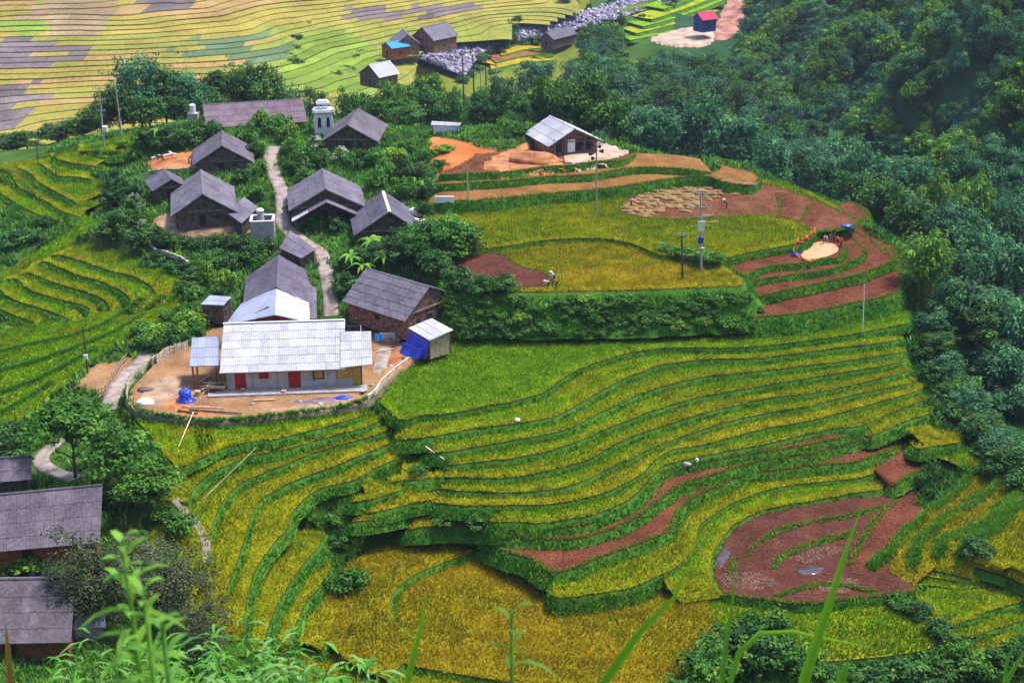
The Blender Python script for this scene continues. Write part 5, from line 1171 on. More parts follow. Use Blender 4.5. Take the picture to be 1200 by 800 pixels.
# --- big roofs at the lower left, nearest to the viewer
def near_roof(name, label, qpx, zs_, zg, mat, rows, cols, wall='orange_wood', hw=None):
    W = np.array([P(*c, z) for c, z in zip(qpx, zs_)]); m = W.mean(0); e = empty(name, (m[0], m[1], zg)); tag(e, label, 'house')
    q = [Vector(tuple(v - np.array([m[0], m[1], zg]))) for v in W]
    ro = link('roof', bm_mesh(slope_bm(q), 'roof'), M[mat], e); sheet_grid(ro, q, rows, cols, M[mat], 7, amp=.045)
    a, b, c, d = q
    bkd = (d - a); bkd.z = 0; n = bkd.normalized()
    e2 = [c + n * 4.2 + Vector((0, 0, -2.3)), d + n * 4.2 + Vector((0, 0, -2.3))]
    qb = (e2[0], e2[1], d, c); r2 = link('roof', bm_mesh(slope_bm(qb), 'roof'), M[mat], e); sheet_grid(r2, qb, 3, cols, M[mat], 5)
    bm = bmesh.new(); tube(bm, [c + Vector((0, 0, .1)), d + Vector((0, 0, .1))], [.14, .14], 6); link('ridge_cap', bm_mesh(bm, 'ridge_cap'), M[mat], e)
    zw = a.z + (d.z - a.z) * .16 - .15
    f0, f1 = a.lerp(d, .16), b.lerp(c, .16); g0, g1 = e2[1].lerp(d, .15), e2[0].lerp(c, .15)
    ins = (f1 - f0).normalized() * .5
    plank_wall(e, (f0 + ins)[:2], (f1 - ins)[:2], -1.0, lambda t: zw, M[wall]); plank_wall(e, (g1 - ins)[:2], (g0 + ins)[:2], -1.0, lambda t: zw - .4, M[wall])
    top = d.z - .15
    for s0, s1 in (((f1 - ins), (g1 - ins)), ((g0 + ins), (f0 + ins))):
        L0 = (s1 - s0).length; k = (bkd.length * .84) / L0 if s0 == f1 - ins else 1 - (bkd.length * .84) / L0
        k = min(.9, max(.1, k))
        plank_wall(e, s0[:2], s1[:2], -1.0, lambda t, k=k: zw + (top - zw) * (t / k if t < k else (1 - t) / (1 - k)), M[wall])
    bx('door', ((f0.x + f1.x) / 2, (f0.y + f1.y) / 2 - .06, .9), (1.0, .1, 1.8), M['dark'], e)
    return e
near_roof('corrugated_house', 'wide house with a purple corrugated roof and orange wall, middle of the lower left three', [(-60, 652), (117, 636), (120, 569), (-60, 586)], [-1.6, -1.6, .9, .9], -3.7, 'roof_purple', 4, 16)
near_roof('corrugated_house', 'nearest house at the bottom left with a dark purple corrugated roof', [(-70, 756), (83, 753), (88, 678), (-60, 680)], [-4.0, -4.0, -1.4, -1.4], -6.2, 'roof_purple', 4, 15)
near_roof('corrugated_house', 'topmost of the lower left corrugated roofs, beside the broadleaf tree', [(-50, 570), (37, 562), (37, 535), (-50, 541)], [-1.2, -1.2, .2, .2], -4.2, 'roof_purple', 2, 8, wall='plank')
lean_to('blue_shed', 'small bluish shed beside the nearest corrugated roof', [(84, 738), (124, 735), (122, 712), (92, 716)], [-5.6, -5.6, -4.8, -4.8], -8.0, rows=1, cols=3, roof='roof_bluish', wall='plaster')
# ------------------------------------------------------------------ planting
rt = random.Random(21)
# the wood in the ravine behind the hilltop
def scatter_wood():
    pts = []
    x = -28.0
    while x < 150:
        y = 246.0
        while y < (372 if x < 8 else 432):
            q = (x + rt.uniform(-2.6, 2.6), y + rt.uniform(-2.6, 2.6)); pts.append(q); y += 7.2
        x += 7.2
    pts.sort(key=lambda q: q[1])
    n = 0
    for (x, y) in pts:
        z = ground(x, y); px, py = proj_arr(x, y, z); top = proj_arr(x, y, z + 9)[1]
        if x < 62 and y < 262 + max(0, 20 - x) * .15: continue          # the hilltop itself
        if zslab(np.array([x]), np.array([y]))[1][0] >= 0: continue
        if px < 548 + (py - 60) * .1 or px > 985: continue
        if x > 40 and y < 235 + (62 - x): continue
        if y > 360 and (px < 600 or py < 74 or (px > 725 and py < 100)): continue
        k = rt.choice(['blue', 'blue', 'dark', 'broad', 'blue', 'bamboo', 'tall'] if px > 640 else ['dark', 'broad', 'blue', 'tall', 'tall'])
        if 650 < px < 760 and y > 300: k = rt.choice(['tall', 'tall', 'dark', 'blue'])
        h = {'blue': rt.uniform(7, 12), 'dark': rt.uniform(7, 11), 'broad': rt.uniform(6.5, 10), 'bamboo': rt.uniform(10, 14), 'tall': rt.uniform(11, 16)}[k]
        r = h * {'blue': .46, 'dark': .44, 'broad': .48, 'bamboo': .42, 'tall': .22}[k]
        side = 'left' if px < 640 else 'middle' if px < 780 else 'right'
        lab = {'blue': 'blue green drooping tree', 'dark': 'dark rounded tree', 'broad': 'mid green broadleaf tree', 'bamboo': 'plume headed bamboo clump', 'tall': 'tall narrow dark tree'}[k]
        lab += {'left': ' in the wood behind the garden poles', 'middle': ' in the wood behind the hilltop hut', 'right': ' in the wood below the right shoulder'}[side]
        lab += ', front row' if y < 285 else ', second rows' if y < 320 else ', back rows'
        plant(k, (x, y, z), h, r, lab, lab.split(' in ')[0] + 's of the ravine wood, ' + side + lab[lab.rindex(','):]); n += 1
    return n
NW = scatter_wood()
# feature trees just behind the crest
for (k, px, top, d, r, lab) in [('broad', 690, 76, 262, 6.2, 'largest bright broadleaf tree right behind the hilltop hut'), ('broad', 640, 92, 268, 4.6, 'bright broadleaf tree behind the left roof slope of the hilltop hut'),
                                ('blue', 760, 118, 256, 5.2, 'blue green tree just over the crest right of the hilltop hut'), ('blue', 815, 110, 262, 5.8, 'wide drooping tree standing over the notch right of the hut'),
                                ('blue', 870, 135, 262, 6.0, 'broad drooping tree above the right shoulder of the hill'), ('blue', 905, 165, 252, 4.6, 'smaller drooping tree low on the right shoulder'), ('broad', 726, 112, 258, 4.2, 'glossy tree beside the largest bright tree behind the hut')]:
    plant_top(k, px, top, d, r, lab, hmax=16)
# bamboo and trees on the right flank
for i, (k, px, top, d, r, lab) in enumerate([
        ('bamboo_light', 1094, 246, 184, 4.4, 'brightest green bamboo clump at the right tip of the terraced hill'),
        ('bamboo', 1150, 212, 198, 5.5, 'dark bamboo clump behind the brightest bamboo'), ('bamboo', 1196, 236, 190, 5.5, 'bamboo clump at the right frame edge, level with the hilltop fields'),
        ('bamboo', 1128, 312, 180, 4.5, 'bamboo clump low behind the brightest bamboo, over the terrace ends'), ('bamboo', 1172, 318, 182, 5.0, 'bamboo clump in the middle of the right frame edge'),
        ('bamboo', 1200, 330, 176, 5.0, 'bamboo clump cut by the right frame edge below the middle'), ('bamboo', 1185, 388, 171, 4.6, 'pale blue bamboo clump above the lower right terraces'),
        ('bamboo', 1162, 400, 174, 3.8, 'slender bamboo clump facing the ends of the green terraces'), ('bamboo', 1204, 436, 166, 4.2, 'lowest bamboo clump at the right frame edge'),
        ('bamboo', 1176, 452, 167, 3.2, 'small bamboo clump at the foot of the right bank'),
        ('blue', 1060, 178, 236, 5.5, 'drooping tree over the right rim of the hilltop'), ('blue', 1010, 170, 244, 5.5, 'dark drooping tree behind the right rim plots'), ('bamboo_light', 1105, 172, 232, 4.8, 'pale bamboo crown rising above the right rim'),
        ('bamboo_light', 1150, 168, 232, 4.6, 'pale bamboo crown third from the right edge above the rim'), ('bamboo', 1195, 176, 224, 5.2, 'dark bamboo crown at the right edge above the rim'), ('blue', 965, 182, 250, 4.8, 'drooping tree behind the highest rim plots'),
        ('dark', 1075, 225, 216, 4.8, 'dark tree in shade behind the right rim'), ('dark', 1040, 205, 226, 4.4, 'dark tree left of the shaded rim tree'), ('blue', 1115, 240, 206, 5.0, 'blue green tree between bamboo clumps on the right bank'), ('dark', 1000, 200, 236, 4.0, 'dark low tree hugging the right rim'),
        ('bamboo', 1140, 270, 190, 4.2, 'inner bamboo clump right of the brightest bamboo'), ('blue', 1175, 262, 194, 4.6, 'blue green tree under the dark bamboo crowns'), ('dark', 1150, 350, 178, 4.0, 'dark tree wedged among the right bamboo clumps'), ('dark', 1115, 345, 180, 3.0, 'dark bush-like tree behind the base of the brightest bamboo')]):
    plant_top(k, px, top, d, r, lab, hmax=18)
# big dark trees behind the hamlet, upper left
BIG = 1.16
for (k, px, top, d, r, lab) in [('dark', 135, 92, 266, 3.6, 'leftmost of the big dark trees behind the left shoulder'), ('blue', 158, 70, 270, 4.4, 'tallest big dark tree behind the two leaning poles'), ('dark', 190, 78, 272, 4.6, 'broad dark tree right of the tallest one behind the poles'),
                                ('blue', 218, 84, 270, 3.8, 'dark tree above the end of the long mossy roof'), ('dark', 250, 78, 280, 4.4, 'dark tree behind the left end of the long mossy roof'), ('dark', 285, 66, 282, 4.6, 'dark tree behind the middle of the long mossy roof'),
                                ('dark', 308, 60, 284, 4.0, 'rightmost big dark tree behind the long mossy roof'), ('dark', 172, 112, 262, 4.0, 'low dark tree in front of the tallest one'), ('dark', 205, 110, 264, 3.6, 'low dark tree beside the long mossy roof'), ('dark', 232, 96, 272, 3.6, 'dark tree filling the gap above the long mossy roof'),
                                ('dark', 95, 135, 268, 3.6, 'dark tree just over the edge of the left shoulder'), ('dark', 66, 150, 270, 3.4, 'second dark tree over the edge of the left shoulder'), ('dark', 30, 160, 274, 3.6, 'dark tree over the far left edge of the shoulder'), ('dark', 4, 170, 276, 3.6, 'dark tree cut by the left frame edge over the shoulder'), ('dark', 116, 118, 266, 3.0, 'dark tree at the left foot of the big group behind the poles'),
                                ('blue', 345, 108, 292, 3.6, 'round tree at the right end of the long mossy roof'), ('dark', 372, 104, 296, 3.6, 'dark round tree behind the white tower'), ('broad', 405, 102, 292, 3.6, 'mid green tree right of the white tower'),
                                ('dark', 425, 96, 300, 3.4, 'dark tree below the pale roofed valley house'), ('broad', 450, 98, 288, 3.8, 'bright tree behind the pale strip roof'), ('shrub_light', 470, 98, 292, 3.2, 'yellow green bush below the river bend'), ('broad', 505, 84, 284, 4.4, 'yellowish broadleaf tree against the river'),
                                ('dark', 492, 96, 268, 4.8, 'large dark tree between the tower house and the garden'), ('broad', 468, 112, 264, 3.8, 'mid green tree on the left side of the large dark one'), ('dark', 478, 130, 256, 3.4, 'dark tree overhanging the tower house roof'),
                                ('broad', 530, 100, 282, 3.2, 'mid green tree behind the garden poles'), ('broad', 562, 104, 280, 3.2, 'tree under the group of garden poles'), ('dark', 592, 98, 278, 3.6, 'dark tree right of the group of garden poles'), ('broad', 618, 112, 268, 3.6, 'mid green tree at the garden corner left of the hut'), ('dark', 600, 128, 262, 2.6, 'low dark tree by the garden corner')]:
    plant_top(k, px, top, d, r * (BIG if px < 330 else 1), lab, hmax=16, hmin=4.5)
# dark trees along the river
for i, (px, top, d) in enumerate([(612, 50, 455), (628, 44, 470), (646, 52, 440), (660, 44, 450), (676, 40, 460), (692, 44, 450), (708, 38, 465), (722, 42, 455), (736, 46, 450), (640, 66, 420), (668, 62, 425), (700, 62, 420), (730, 74, 410), (620, 70, 415), (600, 80, 405), (655, 78, 400), (685, 76, 400), (715, 78, 400), (745, 78, 408), (590, 66, 440), (775, 84, 405), (790, 84, 400), (812, 82, 405), (832, 80, 410), (852, 78, 415), (845, 78, 405), (870, 72, 420), (800, 88, 385), (775, 86, 385), (825, 86, 385), (855, 90, 382)]):
    k = rt.choice(['dark', 'blue', 'tall', 'dark']); plant_top(k, px, top, d, None, 'dark tree of the belt between the river and the ravine wood', 'trees of the belt along the river', hmin=6, hmax=15)
for i, (px, py) in enumerate([(352, 42), (348, 52), (346, 62), (340, 72), (345, 80), (330, 86), (360, 36), (380, 28), (395, 24), (318, 90), (300, 92), (268, 88), (405, 88), (412, 92), (395, 96), (380, 98), (130, 62), (15, 8), (4, 12), (188, 3), (540, 38), (548, 36), (420, 68), (418, 74), (474, 62), (535, 34), (555, 34)]):
    plant_at(rt.choice(['shrub', 'shrub_dark']), px, py, rt.uniform(2.5, 4), rt.uniform(2.2, 3.4), 'green bush between the far valley fields', 'bushes of the valley fields')
for py in range(66, 150, 8):
    for px in range(690, 900, 12):
        a, b = px + rt.uniform(-5, 5), py + rt.uniform(-3, 3); p = hit(a, b)
        if p[1] < 372 or (a > 725 and b < 98): continue
        k = rt.choice(['dark', 'blue', 'broad', 'blue', 'tall']); h = rt.uniform(8, 13); plant(k, p, h, h * (.24 if k == 'tall' else .45), 'tree on the floor of the ravine between the pale road and the wood', 'trees on the ravine floor')
for i, (px, py) in enumerate([(655, 4), (664, 10), (660, 16), (676, 2)]):
    plant('dark', hit(px, py), rt.uniform(6, 9), rt.uniform(3, 4.5), 'dark tree on the far bank at the upper bend of the river', 'trees at the upper river bend')
for (L, nm) in ((RIVER_T, 'upper'), (RIVER_B, 'lower')):
    for q in cr_resample([(a, b) for a, b in L], 9):
        if rt.random() < .3 or q[1] < 0: continue
        plant(rt.choice(['shrub', 'shrub_dark']), hit(q[0] + rt.uniform(-3, 3), q[1] + (-2 if nm == 'upper' else 2) + rt.uniform(-1, 1)), rt.uniform(1.8, 4), rt.uniform(2, 3.6), 'bush on the ' + nm + ' bank of the stony river', 'bushes on the ' + nm + ' river bank')
for i, (px, py) in enumerate([(598, 40), (603, 46), (594, 50), (606, 38), (600, 56), (590, 58)]):
    plant('dark', hit(px, py), rt.uniform(5, 7), rt.uniform(2.5, 3.5), 'dark tree at the middle bend of the stony river', 'trees at the middle river bend')
# matted bushes over the big bank under the ripe hilltop field
u0 = [q for q in SLABS if q['t'] == 'p' and q['h'] == 5.0][0]['out']; nb_ = 0
for i in range(0, len(u0), 1):
    q = u0[i]; t = u0[(i + 1) % len(u0)] - u0[i - 1]; nn = np.array([t[1], -t[0]]); nn /= np.linalg.norm(nn) + 1e-9
    if nn[1] > -.35: continue
    for rep in range(2):
        u = rt.uniform(.2, .95); w = .1 + 4.2 * u * .95; k = rt.choice(['shrub', 'shrub_dark', 'shrub', 'shrub_light'] if rt.random() < .3 else ['shrub', 'shrub_dark']); r = rt.uniform(.6, 1.5)
        plant(k, (q[0] + nn[0] * w + rt.uniform(-.4, .4), q[1] + nn[1] * w, q[2] - 5.0 * u - .25), r * rt.uniform(.9, 1.3), r, 'bush matted among the growth on the big bank below the ripe hilltop field', 'bushes over the big bank'); nb_ += 1
# garden shrubs of the hamlet: (kind, px, base py, height, radius)
SH = [('shrub', 288, 168, 3.2, 2.2), ('shrub_light', 305, 150, 3.0, 2.0), ('shrub', 322, 158, 3.4, 2.2), ('shrub_light', 338, 168, 3.4, 2.0), ('shrub', 345, 182, 3.4, 2.4), ('shrub', 330, 150, 3.0, 2.0),
      ('pale', 372, 176, 2.6, 1.9), ('shrub', 355, 196, 3.4, 2.6), ('shrub_dark', 372, 196, 3.0, 2.2), ('pale', 400, 190, 2.4, 1.8), ('shrub_dark', 420, 196, 3.0, 2.2), ('shrub', 440, 196, 3.4, 2.6), ('shrub_light', 462, 192, 3.2, 2.4),
      ('shrub', 455, 212, 3.6, 2.4), ('shrub_dark', 478, 212, 3.4, 2.4), ('shrub', 475, 232, 3.6, 2.4), ('shrub_dark', 495, 232, 3.0, 2.0), ('shrub', 440, 222, 3.2, 2.0), ('shrub_dark', 498, 254, 2.6, 1.6), ('shrub_dark', 490, 212, 3.0, 2.0),
      ('shrub_dark', 172, 178, 4.0, 2.6), ('shrub_dark', 195, 174, 4.2, 2.8), ('shrub_dark', 218, 172, 4.0, 2.6), ('shrub_dark', 240, 166, 3.6, 2.2), ('shrub', 250, 158, 2.6, 1.8), ('shrub', 160, 186, 2.4, 1.8),
      ('shrub_dark', 132, 216, 2.6, 2.0), ('shrub_dark', 150, 232, 3.6, 2.6), ('shrub_dark', 132, 246, 3.2, 2.2), ('pale', 158, 248, 3.0, 2.0), ('shrub_dark', 142, 270, 3.4, 2.4), ('shrub', 165, 264, 3.0, 1.9), ('pale', 172, 280, 2.8, 1.9), ('shrub_dark', 190, 290, 3.0, 2.0), ('shrub_dark', 160, 296, 3.0, 2.2), ('shrub_dark', 125, 290, 2.4, 2.0),
      ('shrub_dark', 212, 290, 1.8, 1.6), ('shrub_dark', 232, 292, 1.8, 1.6), ('shrub_dark', 252, 288, 1.8, 1.6), ('shrub_dark', 272, 290, 2.0, 1.7), ('shrub', 250, 316, 2.4, 2.0), ('shrub_dark', 270, 318, 2.6, 2.0), ('shrub_dark', 292, 308, 2.8, 2.0), ('shrub_dark', 310, 298, 2.6, 2.0), ('shrub_dark', 285, 292, 2.2, 1.8), ('shrub', 305, 316, 2.4, 1.8),
      ('shrub_light', 244, 336, 3.6, 1.5), ('shrub_light', 268, 342, 3.4, 1.5), ('shrub_dark', 225, 330, 2.2, 1.9), ('shrub_dark', 205, 320, 2.0, 1.8), ('shrub', 228, 350, 2.2, 1.7), ('shrub_dark', 215, 345, 2.0, 1.6), ('shrub_dark', 180, 312, 2.2, 2.0), ('shrub_dark', 255, 348, 2.0, 1.4),
      ('shrub', 170, 405, 2.2, 1.7), ('shrub_light', 188, 396, 2.2, 1.7), ('shrub', 205, 400, 2.4, 1.8), ('shrub_light', 215, 384, 2.2, 1.7), ('shrub', 228, 396, 2.2, 1.7), ('shrub', 200, 378, 2.2, 1.7), ('shrub_dark', 180, 412, 2.0, 1.5), ('shrub_dark', 215, 408, 2.0, 1.5), ('shrub_light', 235, 382, 1.8, 1.5), ('shrub', 165, 392, 2.0, 1.6),
      ('broad', 525, 312, 7.0, 4.2), ('broad', 498, 318, 6.2, 3.4), ('dark', 470, 312, 5.4, 3.0), ('dark', 510, 330, 5.2, 2.8), ('broad', 545, 300, 5.0, 2.8), ('dark', 450, 316, 4.4, 2.6), ('dark', 488, 300, 5.0, 2.8), ('shrub_dark', 535, 335, 3.0, 2.2), ('shrub_dark', 405, 322, 3.0, 2.0), ('shrub_dark', 402, 342, 2.8, 1.8), ('shrub_dark', 425, 318, 3.0, 2.0),
      ('shrub_dark', 352, 262, 2.4, 1.8), ('shrub', 372, 268, 2.2, 1.8), ('shrub_dark', 395, 270, 2.4, 1.8), ('shrub_dark', 412, 262, 2.2, 1.6), ('shrub', 345, 252, 2.0, 1.4), ('shrub_dark', 308, 262, 2.0, 1.6), ('shrub', 300, 235, 2.6, 1.8), ('shrub_dark', 285, 215, 2.6, 2.0), ('shrub', 302, 205, 2.6, 1.9), ('shrub_dark', 345, 205, 3.0, 2.0), ('shrub_dark', 300, 185, 2.6, 1.9), ('shrub', 360, 215, 2.6, 1.9),
      ('shrub_dark', 15, 288, 2.4, 2.4), ('shrub_dark', 36, 284, 2.2, 2.2), ('shrub_dark', 55, 264, 1.6, 1.8),
      ('shrub', 800, 300, 1.4, 2.0), ('shrub', 822, 306, 1.6, 2.2), ('shrub', 780, 294, 1.0, 1.6), ('shrub', 838, 312, 1.2, 1.6),
      ('shrub_dark', 560, 362, 2.2, 2.0), ('shrub', 575, 350, 2.0, 1.8), ('shrub_dark', 590, 378, 2.2, 2.0), ('shrub_dark', 738, 389, 2.0, 1.8), ('shrub', 770, 388, 2.6, 1.8), ('shrub_dark', 800, 388, 2.0, 1.8), ('shrub', 832, 386, 2.4, 1.8), ('shrub_dark', 862, 384, 2.0, 1.6),  ('shrub_dark', 545, 345, 2.0, 1.6),
      ('shrub_light', 520, 178, 1.4, 1.8), ('shrub', 500, 186, 1.6, 1.8), ('shrub_light', 545, 150, 2.0, 1.6), ('shrub', 575, 146, 2.2, 1.8), ('shrub', 590, 150, 2.0, 1.6), ('shrub_light', 525, 132, 3.6, 1.4), ('shrub', 610, 158, 2.2, 1.6), ('shrub', 478, 178, 2.2, 1.8), ('shrub_dark', 515, 196, 1.4, 1.5),
      ('shrub', 412, 692, 2.6, 2.1), ('shrub_dark', 400, 640, 1.8, 1.6), ('shrub', 395, 615, 1.6, 1.5), ('shrub_dark', 560, 640, 1.4, 1.6), ('shrub', 520, 640, 1.2, 1.4), ('shrub', 490, 555, 1.0, 1.2), ('shrub_dark', 1145, 648, 1.8, 1.8), ('shrub', 1055, 712, 1.4, 1.6), ('shrub_dark', 1075, 722, 1.6, 1.6), ('shrub_dark', 1100, 744, 1.8, 1.6)]
def near_word(px, py):
    spots = [((320, 330), 'the shingled house'), ((382, 235), 'the two tier house'), ((237, 235), 'the tall gabled house'), ((260, 175), 'the upper house'), ((415, 150), 'the tower house'), ((295, 130), 'the long mossy roof'), ((460, 255), 'the steep house'),
             ((465, 345), 'the barn'), ((260, 440), 'the long white roof'), ((655, 165), 'the hilltop hut'), ((190, 400), 'the yard fence'), ((30, 290), 'the left gully'), ((700, 365), 'the big bank'), ((815, 300), 'the transformer pole'), ((520, 150), 'the white garden hut'), ((400, 650), 'the lower gully'), ((1100, 700), 'the mud pond'), ((150, 250), 'the left terraces'), ((245, 350), 'the little plank shed'), ((195, 205), 'the small hut'), ((510, 290), 'the hilltop field edge')]
    s = min(spots, key=lambda q: (q[0][0] - px) ** 2 + (q[0][1] - py) ** 2); dx, dy = px - s[0][0], py - s[0][1]
    w = ('right of' if dx > 0 else 'left of') if abs(dx) > abs(dy) * 1.2 else ('below' if dy > 0 else 'above')
    return w + ' ' + s[1]
LABUSE = {}
QUAL = ['', 'lower ', 'wider ', 'second ', 'smaller ', 'outer ', 'inner ', 'farther ', 'nearest ', 'last ']
for (k, px, py, h, r) in SH:
    base = {'shrub': 'green shrub', 'shrub_dark': 'dark green shrub', 'shrub_light': 'yellow green shrub', 'pale': 'shrub with whitish blossom', 'broad': 'broadleaf tree', 'dark': 'dark tree'}[k]
    t = base + ' ' + near_word(px, py)
    e = plant_at(k, px, py, h, r, t, None); LABUSE.setdefault(t, []).append((e, px, py))
for t, L in LABUSE.items():
    if len(L) > 1:
        L.sort(key=lambda q: q[1])
        for i, (e, px, py) in enumerate(L):
            if i == 0: e['label'] = 'leftmost ' + t
            elif i == len(L) - 1: e['label'] = 'rightmost ' + t
            else: e['label'] = ['second', 'third', 'fourth', 'fifth', 'sixth', 'seventh', 'eighth', 'ninth', 'tenth'][i - 1] + ' from the left, ' + t
for (px, py, h, lab) in [(188, 172, 4.4, 'banana plant in the dark bushes above the red yard'), (412, 322, 4.2, 'leftmost banana plant of the clump by the steep house'), (436, 306, 4.6, 'tallest, yellow green banana plant below the steep house'), (425, 330, 3.6, 'low banana plant beside the concrete path'), (450, 322, 3.8, 'banana plant on the right of the clump by the steep house'), (540, 128, 3.8, 'pale banana plant near the garden poles')]:
    plant_at('banana', px, py, h * .85, h * .5, lab)
# trees round the lower left houses
plant_at('leafy', 88, 560, 9.2, 4.9, 'forked broadleaf tree with visible trunk above the corrugated roofs')
plant_at('leafy', 146, 572, 7.0, 4.2, 'broadleaf tree to the right of the forked one, by the path bend')
plant_at('broad', 176, 600, 5.6, 3.2, 'dense green tree below the bamboo pole')
plant_at('dark', 10, 540, 4.6, 3.4, 'dark tree at the left frame edge over the topmost corrugated roof')
plant_at('twiggy', 120, 735, 9.4, 5.4, 'large grey green twiggy tree hanging over the nearest corrugated roofs')
plant_at('twiggy', 205, 740, 8.8, 4.6, 'grey green twiggy tree right of the large one, at the field edge')
plant_at('twiggy', 238, 778, 6.6, 3.6, 'low twiggy tree at the lower corner of the left terraces')
plant_at('twiggy', 165, 690, 6.0, 3.6, 'smaller twiggy tree behind the two large grey green ones')
plant_at('shrub', 210, 625, 2.4, 1.8, 'pale green bush beside the narrow white path')
plant_at('shrub', 195, 612, 2.0, 1.6, 'bush between the dense tree and the narrow white path')
plant_at('shrub_light', 60, 668, 1.6, 2.2, 'low green bush behind the washing line'); plant_at('shrub_light', 30, 664, 1.6, 2.2, 'low green bush at the left end of the washing line')
plant_at('shrub_dark', 130, 590, 2.0, 1.8, 'dark bush at the right end of the middle corrugated roof')
for i, (px, py, h, r) in enumerate([(822, 795, 3.0, 2.4), (848, 770, 3.2, 2.4), (880, 756, 3.4, 2.4), (905, 748, 3.4, 2.2), (870, 792, 3.4, 2.6), (920, 782, 3.0, 2.4), (950, 800, 2.6, 2.2), (1060, 800, 2.8, 2.4), (1100, 790, 2.8, 2.4), (1140, 795, 2.8, 2.4), (1180, 785, 2.6, 2.2), (800, 822, 2.6, 2.2), (985, 812, 2.4, 2.2), (1020, 808, 2.2, 2.0), (1205, 770, 2.4, 2.0), (1120, 770, 2.4, 1.8), (895, 775, 3.4, 2.4), (840, 800, 3.0, 2.2)]):
    plant_at(('shrub', 'shrub_dark', 'shrub')[i % 3], px, py, h, r, 'leafy bush of the bottom right thicket', 'bushes along the bottom right edge')
for i, (px, py, h, r) in enumerate([(1082, 420, 2.2, 2.0), (1098, 412, 3.0, 2.4), (1092, 446, 2.4, 2.0), (1108, 440, 3.4, 2.6), (1106, 470, 2.4, 2.0), (1122, 468, 3.4, 2.6), (1120, 494, 2.6, 2.2), (1136, 490, 3.6, 2.8), (1136, 516, 2.6, 2.2), (1152, 512, 3.4, 2.8), (1150, 538, 2.4, 2.0), (1168, 532, 3.4, 2.8), (1172, 558, 2.4, 2.0), (1188, 552, 3.4, 2.6), (1196, 574, 2.4, 2.2), (1090, 392, 3.0, 2.4), (1108, 388, 3.4, 2.6)]):
    plant_at(('shrub_dark', 'dark', 'shrub_dark', 'blue')[i % 4], px, py, h, r, 'dark bush between the terrace ends and right bamboo', 'bushes in the shaded strip on the right')
ORD = ['leftmost', 'second', 'third', 'fourth', 'fifth', 'sixth', 'seventh', 'eighth', 'ninth', 'tenth', 'eleventh', 'twelfth', 'thirteenth', 'fourteenth', 'fifteenth', 'sixteenth', 'seventeenth', 'eighteenth', 'nineteenth', 'twentieth']
SAME = {}
for e in TREES: SAME.setdefault(e['label'], []).append(e)
for t, L in SAME.items():
    if 1 < len(L) <= 20:
        L.sort(key=lambda e: project(e.location)[0])
        for i, e in enumerate(L):
            w = 'rightmost ' if i == len(L) - 1 else ORD[i] + (' ' if i == 0 else ' from left, ')
            e['label'] = w + t
# ------------------------------------------------------------------ weeds and low plants over the bare parts of the ground
def weeds(name, n, x0, x1, y0, y1, h, w, pal, cond, label, blades=4, mat='grass'):
    x = rng.uniform(x0, x1, n); y = rng.uniform(y0, y1, n); z, k = zslab(x, y); bk = base_kind(x, y)
    m = (k < 0) & (bk == 'veg') & cond(x, y)
    for c, w_ in NOWEED:
        m &= ~(((x[:, None] - c[None, :, 0]) ** 2 + (y[:, None] - c[None, :, 1]) ** 2).min(1) < w_ * w_)
    x, y = x[m], y[m]; z = G(x, y)
    m = vis_ok(x, y, z); x, y, z = x[m], y[m], z[m]
    p = np.array(pal)[rng.integers(0, len(pal), len(x))] * (0.6 + .8 * noise_arr(x, y, .3, 41))[:, None]
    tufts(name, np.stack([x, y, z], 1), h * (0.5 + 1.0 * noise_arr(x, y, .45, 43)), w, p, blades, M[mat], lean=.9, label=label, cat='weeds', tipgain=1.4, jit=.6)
weeds('weeds', 60000, -85, 75, 118, 275, .75, .32, MG + DK + LG[:1], lambda x, y: (x < 5) | (y > 170) | (x > 38), 'low weeds and garden plants covering the ground round the hamlet')
weeds('weeds', 26000, -16, 34, 168, 180, .9, .3, MG + DK, lambda x, y: y < 176, 'tangled dark weeds on the big bank under the hilltop fields', blades=5)
weeds('weeds', 60000, -60, 75, 92, 125, .6, .22, MG + LG + DK, lambda x, y: True, 'rough grass on the near slope at the bottom of the view')
weeds('weeds', 30000, 44, 110, 120, 215, .9, .35, DK + DK + MG, lambda x, y: True, 'rough grass and fern on the right bank below the bamboo')
weeds('gully_grass', 26000, -30, 4, 108, 150, .8, .2, MG + LG, lambda x, y: True, 'bright tangled grass filling the gully between the terraces', blades=5)
weeds('valley_scrub', 9000, -140, 60, 360, 470, 2.4, 2.4, DK + MG, lambda x, y: (noise_arr(x, y, .04, 51) > .58) & (x < .02 * y), 'scrub between the valley fields below the hamlet', blades=5)
